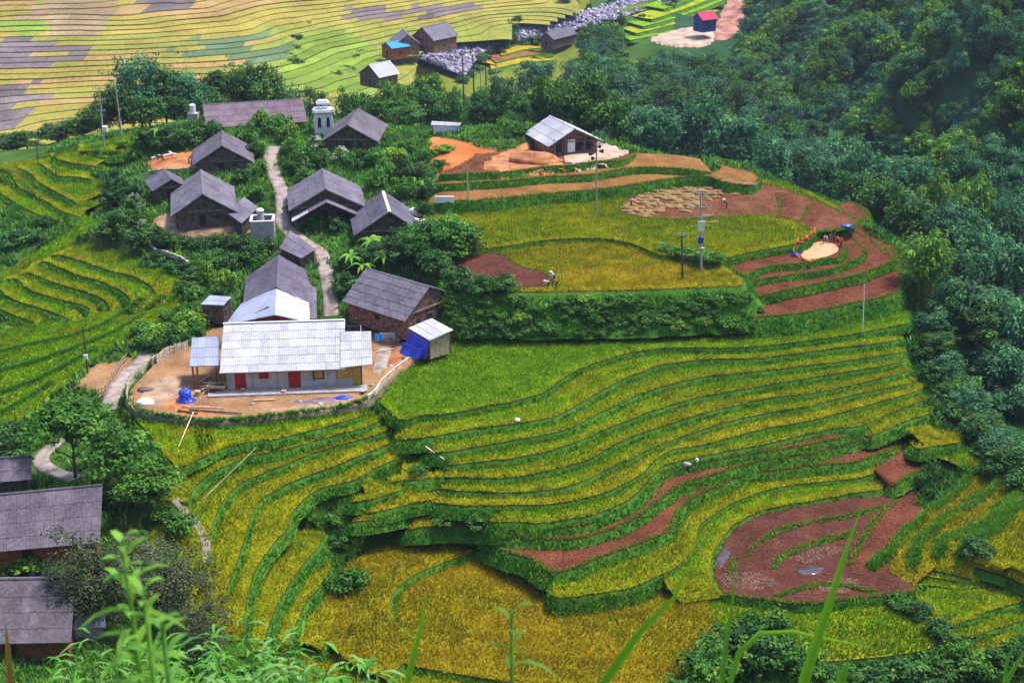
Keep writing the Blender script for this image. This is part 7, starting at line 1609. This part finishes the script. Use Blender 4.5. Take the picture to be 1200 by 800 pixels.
# ------------------------------------------------------------------ people and animals
M['skin'] = mat_plain('skin', (0.30, 0.15, 0.09), var=.1, rough=.6)
M['hair'] = mat_plain('hair', (0.012, 0.010, 0.010), var=.2, rough=.6)
M['straw'] = mat_plain('straw', (0.50, 0.38, 0.18), var=.25, scale=6, rough=.9)
def skin_obj(name, verts, edges, radii, mat, parent, sub=1):
    me = bpy.data.meshes.new(name); me.from_pydata(verts, edges, []); o = link(name, me, mat, parent)
    o.modifiers.new('skin', 'SKIN'); sv = me.skin_vertices[0].data
    for i, r in enumerate(radii): sv[i].radius = (r, r) if not isinstance(r, tuple) else r
    sv[0].use_root = True; ss = o.modifiers.new('smooth', 'SUBSURF'); ss.levels = sub; ss.render_levels = sub
    return o
def cmat(col):
    k = 'garment_%.2f_%.2f_%.2f' % col
    if k not in M: M[k] = mat_plain('garment_cloth', col, var=.15, scale=5)
    return M[k]
def person(pos, rz_, label, shirt, trousers, pose='stand', hat=None, hold=None):
    e = empty('person', tuple(pos), rz_); tag(e, label, 'person')
    if pose == 'stand': J = dict(pel=(0, 0, .92), wai=(0, 0, 1.08), che=(.01, 0, 1.30), nec=(.01, 0, 1.47), chi=(.03, 0, 1.54), hea=(.03, 0, 1.66), sh=.19, shz=1.40, el=(.05, .26, 1.12), ha=(.17, .24, .90), kn=(.04, .10, .49), an=(0, .11, .08), shx=.01)
    elif pose == 'work': J = dict(pel=(-.12, 0, .90), wai=(-.02, 0, 1.05), che=(.16, 0, 1.20), nec=(.30, 0, 1.30), chi=(.36, 0, 1.34), hea=(.43, 0, 1.43), sh=.19, shz=1.24, el=(.38, .25, 1.02), ha=(.55, .16, .88), kn=(.02, .12, .48), an=(-.06, .13, .08), shx=.24)
    else: J = dict(pel=(-.28, 0, .84), wai=(-.10, 0, .96), che=(.14, 0, .98), nec=(.34, 0, .95), chi=(.40, 0, .93), hea=(.50, 0, .92), sh=.19, shz=.92, el=(.36, .24, .62), ha=(.46, .12, .36), kn=(-.02, .13, .48), an=(-.14, .14, .08), shx=.24)
    V = [J['pel'], J['wai'], J['che'], J['nec'], J['chi'], J['hea']]; Rr = [.13, .125, .15, .058, .075, .105]; E = [(0, 1), (1, 2), (2, 3), (3, 4), (4, 5)]
    hx, hy, hz = J['hea']; V.append((hx + .01, 0, hz + .07)); Rr.append(.085); E.append((5, 6)); V.append((hx + .105, 0, hz - .02)); Rr.append(.022); E.append((5, 7))
    sv_, se, sr = [J['wai'], J['che'], (J['nec'][0], 0, J['nec'][2] - .04)], [(0, 1), (1, 2)], [.15, .17, .09]
    tv, te, tr = [J['pel'], J['wai']], [(0, 1)], [.155, .145]
    for s in (1, -1):
        n = len(V); V += [(J['shx'], s * J['sh'], J['shz']), (J['el'][0], s * J['el'][1], J['el'][2]), (J['ha'][0], s * J['ha'][1], J['ha'][2])]; Rr += [.06, .045, .034]; E += [(2, n), (n, n + 1), (n + 1, n + 2)]
        hxx, hyy, hzz = V[n + 2]; V.append((hxx + .05, hyy, hzz - .06)); Rr.append((.04, .018)); E.append((n + 2, n + 3))
        for f in range(4): V.append((hxx + .08 + .01 * (f % 2), hyy + (f - 1.5) * .022, hzz - .13 - .012 * (f in (1, 2)))); Rr.append(.009); E.append((n + 3, n + 4 + f))
        V.append((hxx + .06, hyy - s * .045, hzz - .06)); Rr.append(.010); E.append((n + 2, n + 8))
        m = len(V); V += [(J['pel'][0], s * .10, J['pel'][2] - .06), (J['kn'][0], s * J['kn'][1], J['kn'][2]), (J['an'][0], s * J['an'][1], J['an'][2]), (J['an'][0] + .15, s * (J['an'][1] + .02), .035)]; Rr += [.095, .062, .042, .035]; E += [(0, m), (m, m + 1), (m + 1, m + 2), (m + 2, m + 3)]
        k = len(sv_); sv_ += [(J['shx'], s * J['sh'], J['shz']), (J['el'][0], s * J['el'][1], J['el'][2]), tuple(np.array((J['el'][0], s * J['el'][1], J['el'][2])) * .3 + np.array((J['ha'][0], s * J['ha'][1], J['ha'][2])) * .7)]; se += [(1, k), (k, k + 1), (k + 1, k + 2)]; sr += [.078, .062, .052]
        k = len(tv); tv += [(J['pel'][0], s * .10, J['pel'][2] - .06), (J['kn'][0], s * J['kn'][1], J['kn'][2]), (J['an'][0], s * J['an'][1], J['an'][2] + .06)]; te += [(0, k), (k, k + 1), (k + 1, k + 2)]; tr += [.115, .082, .065]
    skin_obj('body', V, E, Rr, M['skin'], e); skin_obj('shirt', sv_, se, sr, cmat(shirt), e); skin_obj('trousers', tv, te, tr, cmat(trousers), e)
    lump('hair', None, None, (hx - .025, 0, hz + .045), (.115, .105, .115), M['hair'], 1, .05, 2, e)
    for s in (1, -1): lump('eye', None, None, (hx + .092, s * .036, hz + .012), (.012, .014, .012), M['hair'], 1, 0, 1, e)
    if hat:
        bm = bmesh.new(); tube(bm, [(hx - .01, 0, hz + .07), (hx - .01, 0, hz + .10), (hx - .01, 0, hz + .22)], [.24, .2, .03], 14); link('hat', bm_mesh(bm, 'hat'), M['straw'] if hat == 'straw' else cmat(hat), e)
    return e
person(at0(642, 338), 2.6, 'harvester in white bending at the edge of the ripe orange field', (0.6, 0.6, 0.64), (0.05, 0.05, 0.09), 'bend', 'straw')
person(at0(651, 337), 2.9, 'dark clothed harvester right of the bending one in white', (0.05, 0.05, 0.10), (0.02, 0.02, 0.03), 'bend')
person(at0(649, 331), 3.4, 'harvester in white top standing behind the two bending ones', (0.62, 0.6, 0.66), (0.03, 0.03, 0.06), 'work', (0.6, 0.58, 0.6))
person(at0(740, 243), .3, 'person in pink and dark trousers at the left edge of the sheaf field', (0.55, 0.40, 0.62), (0.03, 0.025, 0.06), 'work')
person(at0(851, 245), 3.0, 'dark clothed person with a white hat on the stubble right of the sheaves', (0.04, 0.035, 0.06), (0.02, 0.02, 0.03), 'work', (0.6, 0.6, 0.6))
person(at0(567, 340), 1.2, 'person in orange standing at the top of the bank beside the barn', (0.50, 0.17, 0.05), (0.20, 0.07, 0.03), 'stand')
person(at0(966, 286), -1.5, 'person in white leaning over the threshing mat', (0.6, 0.6, 0.66), (0.04, 0.03, 0.07), 'work')
person(at0(977, 285), -1.9, 'dark clothed person behind the threshing mat', (0.03, 0.03, 0.08), (0.03, 0.02, 0.03), 'stand')
person(at0(973, 284), -1.6, 'person in orange behind the threshing mat', (0.55, 0.12, 0.03), (0.05, 0.04, 0.06), 'work')
person(at0(986, 289), -2.4, 'person in red at the right of the threshing mat', (0.45, 0.03, 0.05), (0.10, 0.02, 0.04), 'work')
person(at0(222, 193), .5, 'person in blue on the red yard beside the upper house', (0.03, 0.04, 0.35), (0.25, 0.14, 0.12), 'work')
def beast(px, py, rz_, label, col, s=1.0, head=0.0):
    e = empty('calf', tuple(at0(px, py)), rz_); e.scale = (s, s, s); tag(e, label, 'calf')
    k = 'hide_%.2f' % col[0]
    if k not in M: M[k] = mat_plain('hide', col, var=.3, scale=2.5)
    V = [(-.45, 0, .78), (-.1, 0, .74), (.32, 0, .74), (.50, 0, .88), (.66, 0, 1.02 + head), (.80, 0, 1.0 + head), (.93, 0, .92 + head)]; Rr = [.17, .20, .21, .14, .11, .10, .06]; E = [(i, i + 1) for i in range(6)]
    for sd in (1, -1):
        n = len(V); V += [(.34, sd * .12, .55), (.36, sd * .12, .34), (.35, sd * .12, .04)]; Rr += [.075, .045, .04]; E += [(2, n), (n, n + 1), (n + 1, n + 2)]
        n = len(V); V += [(-.42, sd * .12, .56), (-.50, sd * .12, .34), (-.45, sd * .12, .04)]; Rr += [.09, .045, .04]; E += [(0, n), (n, n + 1), (n + 1, n + 2)]
        n = len(V); V.append((.62, sd * .19, 1.08 + head)); Rr.append(.03); E.append((4, n))
    n = len(V); V += [(-.64, 0, .80), (-.68, 0, .42)]; Rr += [.03, .025]; E += [(0, n), (n, n + 1)]
    skin_obj('body', V, E, Rr, M[k], e)
beast(182, 190, .4, 'leftmost pale calf on the red earth yard', (0.50, 0.46, 0.46), 1.1)
beast(188, 189, 2.8, 'black and dark calf second from the left on the red yard', (0.06, 0.05, 0.06), 1.0, -.1)
beast(196, 188, .2, 'pale cream calf in the middle of the red yard', (0.60, 0.50, 0.46), 1.2, -.15)
beast(204, 186, 2.9, 'rightmost white calf on the red yard', (0.62, 0.58, 0.58), 1.1, .05)
# ------------------------------------------------------------------ straw sheaves, threshing place
def sheaf_mesh(seed):
    rg = np.random.default_rng(seed); n = 110; a = rg.uniform(0, 6.28, n); t = rg.uniform(0, 1, n)
    base = np.stack([rg.uniform(-.5, .5, n), rg.normal(0, .14, n), np.abs(rg.normal(0, .06, n)) + .02], 1); d = np.stack([np.ones(n) * .8, rg.normal(0, .3, n), rg.uniform(.0, .45, n)], 1)
    w = np.stack([-d[:, 1], d[:, 0], np.zeros(n)], 1) * .035; tip = base + d * rg.uniform(.4, .8, n)[:, None]
    V = np.stack([base - w, base + w, tip], 1).reshape(-1, 3); c = np.array((0.52, 0.37, 0.17)) * rg.uniform(.6, 1.25, (n, 1)); return np_mesh('sheaf', V, np.arange(3 * n).reshape(-1, 3), np.repeat(c, 3, 0))
SHM = [sheaf_mesh(i) for i in range(4)]
spl = np.array([(732, 252), (728, 245), (745, 233), (757, 228), (775, 223), (800, 222), (830, 221), (850, 224), (845, 232), (822, 238), (815, 250), (790, 247), (768, 250), (758, 256)], float)
ns = 0
for r in range(11):
    for c in range(26):
        px, py = 724 + c * 5.2 + (r % 2) * 2.4 + random.uniform(-1.4, 1.4), 222 + r * 3.3 + random.uniform(-.9, .9)
        if not inside(np.array([px]), np.array([py]), spl)[0] or random.random() < .18: continue
        o = link('straw_sheaf', SHM[ns % 4], M['rice']); ns += 1; o.location = at0(px, py, .04); o.rotation_euler = (0, 0, random.uniform(2.2, 3.2)); s = random.uniform(.75, 1.15); o.scale = (s, s, s * 1.2)
        tag(o, 'cut rice sheaf laid out to dry on the hilltop stubble field', 'sheaf', 'rice sheaves drying on the hilltop stubble')
for i, (px, py) in enumerate([(864, 222), (872, 226), (860, 229), (880, 223), (848, 222), (834, 262), (828, 254)]):
    o = link('straw_sheaf', SHM[i % 4], M['rice']); o.location = at0(px, py, .04); o.scale = (1.2, 1.2, 1.2); tag(o, 'cut rice sheaf laid out to dry on the hilltop stubble field', 'sheaf', 'rice sheaves drying on the hilltop stubble')
M['mat'] = mat_plain('threshing_mat', (0.42, 0.28, 0.15), var=.2, scale=2)
M['orange_net'] = mat_plain('orange_net', (0.50, 0.075, 0.02), var=.35, scale=3, col2=(0.60, 0.16, 0.04))
mp = [(938, 300), (946, 291), (955, 285), (968, 284), (980, 288), (982, 294), (972, 300), (958, 304), (945, 305)]
pl = np.array([hit(*p) for p in cr_resample(mp + [mp[0]], 4)[:-1]]); zc_ = pl[:, 2].max() + .05; ctr = pl.mean(0)
V = [(ctr[0], ctr[1], zc_ + .18)] + [(p[0], p[1], zc_) for p in pl] + [(p[0], p[1], zc_ - .3) for p in pl]; n = len(pl)
Fq = [(0, 1 + i, 1 + (i + 1) % n) for i in range(n)]; me = bpy.data.meshes.new('threshing_mat'); me.from_pydata(V, [], Fq + [(1 + i, 1 + n + i, 1 + n + (i + 1) % n, 1 + (i + 1) % n) for i in range(n)])
tag(link('threshing_mat', me, M['mat']), 'tan mat covered with grain inside the orange nets', 'mat')
def net(label, pts, h):
    c = along(pts, .3); o = c[0]; V, Fq = [], []
    for i, p in enumerate(c):
        for j in range(5):
            s = j / 4; V.append((p[0] - o[0] + .16 * math.sin(i * 1.1 + j), p[1] - o[1] + .2 * math.cos(i * .8 + j * 1.3), p[2] - o[2] + h * s * (1 + .25 * math.sin(i * .9) + .2 * math.sin(i * 2.3))))
    for i in range(len(c) - 1):
        for j in range(4): q = i * 5 + j; Fq.append((q, q + 5, q + 6, q + 1))
    ob = link('net', np_mesh('net', V, Fq, None, True), M['orange_net']); ob.location = o; s = ob.modifiers.new('thickness', 'SOLIDIFY'); s.thickness = .04; tag(ob, label, 'net')
net('orange netting hung round the left side of the threshing mat', [(931, 301), (930, 296), (938, 290), (947, 285), (952, 281), (956, 279)], .65)
net('orange netting bunched along the front of the threshing mat', [(932, 300), (940, 304), (948, 307), (956, 306)], .25)
net('short piece of red orange netting at the right of the mat', [(980, 283), (986, 285), (987, 291)], .6)
lump('tarpaulin', 'small blue sheet bundle above the threshing place', 'sheet', at0(992, 270, .15), (.8, .5, .35), M['tarp'], 31, .3)
lump('tarpaulin', 'violet blue bundle at the left tip of the orange netting', 'bundle', at0(932, 300, .1), (.6, .4, .3), M['tarp'], 33, .3)
# verge lines dividing the stubble on the right shoulder

# sagging wires
def wire(label, a, b, sag, off=0.0):
    A, B = Vector(a), Vector(b); o = link('power_line', None); bm = bmesh.new(); pts = [A.lerp(B, i / 14) - A - Vector((0, 0, sag * math.sin(math.pi * i / 14))) for i in range(15)]; tube(bm, pts, [.022] * 15, 4)
    bpy.data.objects.remove(o); o = link('power_line', bm_mesh(bm, 'power_line'), M['black']); o.location = A; tag(o, label, 'wire')
def ptop(base, top, f=.97):
    b = hit(*base); t = PD(top[0], top[1], b[1]); return b + (t - b) * f
wire('wire from the black horn pole by the hut to the transformer pole', ptop((699, 249), (699, 168)), ptop((822, 318), (821, 223)), 1.6)
wire('wire from the transformer pole down to the thin white pole on the right bank', ptop((822, 318), (821, 223), .8), ptop((1011, 385), (1013, 333)), 2.0)
wire('wire from the garden pole group to the black horn pole by the hut', ptop((584, 127), (581, 74)), ptop((699, 249), (699, 168)), 1.8)
wire('wire between the two poles on the left shoulder', ptop((122, 172), (116, 101)), ptop((143, 161), (135, 98)), .4)
wire('upper wire from the left shoulder poles to the garden pole group', ptop((143, 161), (135, 98)), ptop((544, 139), (542, 65)), 5.0)
wire('wire from the left shoulder pole down the yellow slope to the meter pole', ptop((122, 172), (116, 101), .8), ptop((103, 437), (97, 383)), 4.0)
# ------------------------------------------------------------------ foreground plants on the bank under the camera
M['blade'] = mat_leaf('foreground_leaves', rough=.4, trans=.4, objvar=.1)
def gz0(x, y): return float(G(np.array([x]), np.array([y]))[0])
def blade_mesh(pts, w, col, n=18):
    p = cr_resample(np.array([[*a] for a in pts], float), 1e9 if False else .12); m = len(p); V, Fq, Cc = [], [], []
    for i, q in enumerate(p):
        t = i / (m - 1); d = p[min(i + 1, m - 1)] - p[max(i - 1, 0)]; side = np.cross(d, np.array([0, cP, -sP])); side /= np.linalg.norm(side) + 1e-9
        up = np.cross(side, d); up /= np.linalg.norm(up) + 1e-9
        ww = w * (min(1, .45 + t * 1.2) * (1 - max(0, t - .35) ** 1.6 / .65 ** 1.6) + .02)
        V += [q - side * ww / 2 + up * ww * .12, q - up * ww * .10, q + side * ww / 2 + up * ww * .12]; c = np.array(col) * (0.8 + .5 * t); Cc += [c, c * .8, c]
    for i in range(m - 1): b = 3 * i; Fq += [(b, b + 1, b + 4, b + 3), (b + 1, b + 2, b + 5, b + 4)]
    return V, Fq, Cc
def join_blades(name, lst, label, cat, parent=None, group=None):
    V, Fq, Cc = [], [], []
    for (v, f, c) in lst: o = len(V); V += list(v); Cc += list(c); Fq += [tuple(o + k for k in q) for q in f]
    V = np.array(V); o_ = V[0].copy(); me = np_mesh(name, V - o_, Fq, np.array(Cc), True); o = link(name, me, M['blade'], parent); o.location = o_
    if label: tag(o, label, cat, group)
    return o
BR = (0.20, 0.42, 0.03); BG = (0.14, 0.34, 0.03)
def tall_blade(label, px_pts, d, w, col):
    """px_pts: tip ... lowest visible point; the leaf continues down to the ground on the bank"""
    P3 = [PD(a, b, d) for a, b in px_pts]; lo = P3[-1]; g = np.array([lo[0] + (lo[0] - P3[-2][0]) * .4, d + .05, gz0(lo[0], d) - .05]); pts = [g, g * .5 + lo * .5] + P3[::-1]
    return join_blades('grass_leaf', [blade_mesh(pts, w, col)], label, 'grass')
tall_blade('upright green grass leaf with a cut tip at the bottom left of centre', [(501, 690), (494, 730), (484, 770), (474, 812)], 4.6, .030, BR)
tall_blade('long leaning grass leaf at the bottom centre pointing up right', [(812, 652), (790, 700), (750, 740), (715, 790), (700, 812)], 4.2, .036, BR)
tall_blade('narrow upright grass leaf right of centre', [(866, 645), (858, 710), (850, 760), (845, 812)], 4.8, .024, BG)
tall_blade('tallest grass leaf crossing the muddy pond', [(1010, 592), (990, 650), (968, 720), (945, 790), (938, 815)], 4.0, .042, BR)
tall_blade('arching yellow green grass leaf bending to the right', [(1022, 758), (985, 752), (930, 740), (890, 742), (866, 765), (852, 812)], 4.4, .024, BR)
tall_blade('short broad grass leaf stub below the tallest leaf', [(995, 772), (988, 790), (982, 815)], 4.0, .05, BG)
tall_blade('grass leaf cut by the right frame edge', [(1208, 752), (1190, 780), (1170, 815)], 4.2, .03, BG)
tall_blade('second leaf near the right frame edge leaning inward', [(1196, 742), (1180, 775), (1176, 812)], 4.6, .022, BG)
tall_blade('dry brown stalk at the bottom left corner', [(6, 728), (9, 760), (12, 812)], 3.6, .03, (0.30, 0.17, 0.05))
tall_blade('thin pale seed stalk at the bottom centre', [(709, 728), (705, 765), (700, 812)], 4.6, .01, (0.30, 0.33, 0.08))
def lance(base, d, L, w, col, droop=.3):
    """one lance shaped leaf from base along d"""
    d = np.array(d) / np.linalg.norm(d); pts = [base, base + d * L * .35 + [0, 0, L * .06], base + d * L * .7 - [0, 0, L * droop * .25], base + d * L - [0, 0, L * droop]]
    side = np.cross(d, [0, 0, 1.0]); side = side / (np.linalg.norm(side) + 1e-6) * w; V, Cc = [], []
    for q, k in zip(pts, (.15, 1, .75, .03)): V += [q - side * k + [0, 0, w * .25 * k], q, q + side * k + [0, 0, w * .25 * k]]; Cc += [np.array(col), np.array(col) * .8, np.array(col) * 1.1]
    Fq = [];
    for i in range(3): b = 3 * i; Fq += [(b, b + 1, b + 4, b + 3), (b + 1, b + 2, b + 5, b + 4)]
    return V, Fq, Cc
def weed(label, px_top, py_top, d, leaves, L, w, col, lean=0.0, zig=.03):
    t = PD(px_top, py_top, d); g = np.array([t[0] + lean, d, gz0(t[0] + lean, d) - .05]); e = empty('weed', tuple(g)); tag(e, label, 'weed'); h = t - g
    bm = bmesh.new(); tube(bm, [tuple(h * (i / 6)) for i in range(7)], [.012 * (1 - .1 * i) for i in range(7)], 6); me = bm_mesh(bm, 'stem', True); a = me.color_attributes.new('tint', 'FLOAT_COLOR', 'POINT'); c4 = np.ones((len(me.vertices), 4), np.float32); c4[:, :3] = col; a.data.foreach_set('color', c4.ravel()); link('stem', me, M['blade'], e)
    for k in range(leaves):
        f = 1 - (k / leaves) * .5; a = k * 2.4 + random.uniform(-.3, .3); up = .9 if f > .93 else .25
        v = lance(np.zeros(3), (math.cos(a), math.sin(a), up), L * random.uniform(.7, 1.1) * (.6 if f > .95 else 1), w, np.array(col) * random.uniform(.8, 1.25)); o = join_blades('leaf', [v], None, None, e); o.location = tuple(h * f)
    return e
weed('blurred tall weed close to the lens on the left', 143, 632, 2.6, 80, .13, .009, (0.20, 0.42, 0.06), lean=.03)
weed('blurred shorter weed beside the tall blurred one on the left', 168, 690, 2.5, 60, .12, .008, (0.20, 0.42, 0.06))
weed('small blurred weed at the bottom centre', 600, 716, 3.2, 34, .13, .008, (0.13, 0.28, 0.05))
weed('blurred weed low at the left under the tall one', 190, 728, 2.4, 40, .12, .008, (0.13, 0.33, 0.06))
def bamboo_spray(label, px, py, d, n, spread, h):
    t = PD(px, py, d); g = np.array([t[0], d, gz0(t[0], d) - .05]); e = empty('young_bamboo', tuple(g)); tag(e, label, 'bamboo'); H_ = t[2] - g[2]
    for s in range(h):
        a = random.uniform(0, 6.28); r = spread * random.uniform(.2, 1); tip = np.array([math.cos(a) * r, math.sin(a) * r * .7, H_ * random.uniform(.72, 1.0)])
        bm = bmesh.new(); tube(bm, [(0, 0, 0), tuple(tip * [.35, .35, .6]), tuple(tip)], [.012, .009, .003], 5); me = bm_mesh(bm, 'culm'); at = me.color_attributes.new('tint', 'FLOAT_COLOR', 'POINT'); c4 = np.ones((len(me.vertices), 4), np.float32); c4[:, :3] = (0.2, 0.22, 0.06); at.data.foreach_set('color', c4.ravel()); link('culm', me, M['blade'], e)
        L_ = []
        for k in range(n):
            f = random.uniform(.5, 1.0); b = tip * [f, f, f ** .8] + np.random.default_rng(s * 100 + k).normal(0, .05, 3); az = a + random.uniform(-1.8, 1.8)
            L_.append(lance(b, (math.cos(az), math.sin(az), random.uniform(-.5, .35)), random.uniform(.16, .28), random.uniform(.011, .017), np.array(random.choice([(0.13, 0.38, 0.05), (0.17, 0.44, 0.07), (0.07, 0.24, 0.04), (0.26, 0.46, 0.15)])), .35))
        o = join_blades('foliage', L_, None, None, e); o.location = (0, 0, 0)
        v0 = np.array(L_[0][0][0]); o.location = tuple(v0)
    return e
for i, (px, py, d, sp, lab) in enumerate([(110, 752, 9.5, .55, 'young bamboo at the bottom left under the dark roofs'), (165, 770, 9.0, .6, 'young bamboo below the blurred weeds'), (215, 764, 9.2, .6, 'young bamboo right of the blurred weeds'), (262, 748, 9.0, .5, 'young bamboo tuft in the bottom left third'),
                                      (312, 742, 8.6, .5, 'young bamboo tuft with pale drooping leaves'), (352, 752, 8.4, .45, 'outer right young bamboo tuft before the low terraces'), (388, 772, 8.2, .35, 'small young bamboo sprig at the right of the row'), (290, 778, 8.0, .6, 'young bamboo cut by the bottom frame edge'), (240, 790, 8.0, .6, 'low young bamboo at the very bottom left'), (330, 790, 8.0, .5, 'low young bamboo right of the very lowest one'), (415, 758, 8.4, .14, 'single bamboo sprig with hanging leaves')]):
    bamboo_spray(lab, px, py, d, 30, sp, 3 if sp < .2 else 16)
# ------------------------------------------------------------------ haze: one closed box of thin blue air
hz, n, l, b = None, None, None, None
m = bpy.data.materials.new('haze'); m.use_nodes = True; n = m.node_tree.nodes; l = m.node_tree.links
n.remove(n['Principled BSDF']); pv = n.new('ShaderNodeVolumePrincipled'); pv.inputs['Density'].default_value = HAZE; pv.inputs['Color'].default_value = (0.62, 0.72, 1.0, 1); pv.inputs['Anisotropy'].default_value = .2
l.new(pv.outputs[0], n['Material Output'].inputs['Volume'])
if HAZE > 0:
    bm = bmesh.new(); zmin, zmax = -140.0, 460.0
    dg = bpy.data.objects['terrain'].data; co = np.zeros(len(dg.vertices) * 3); dg.vertices.foreach_get('co', co); co = co.reshape(-1, 3)
    zmin, zmax = co[:, 2].min() - 1.5, max(co[:, 2].max() + 25, CAMZ + 3)
    box_bm(bm, ((co[:, 0].min() + co[:, 0].max()) / 2, (co[:, 1].min() + co[:, 1].max()) / 2, (zmin + zmax) / 2), (np.ptp(co[:, 0]) + 20, np.ptp(co[:, 1]) + 20, zmax - zmin)); tag(link('haze', bm_mesh(bm, 'haze'), m), kind='stuff')
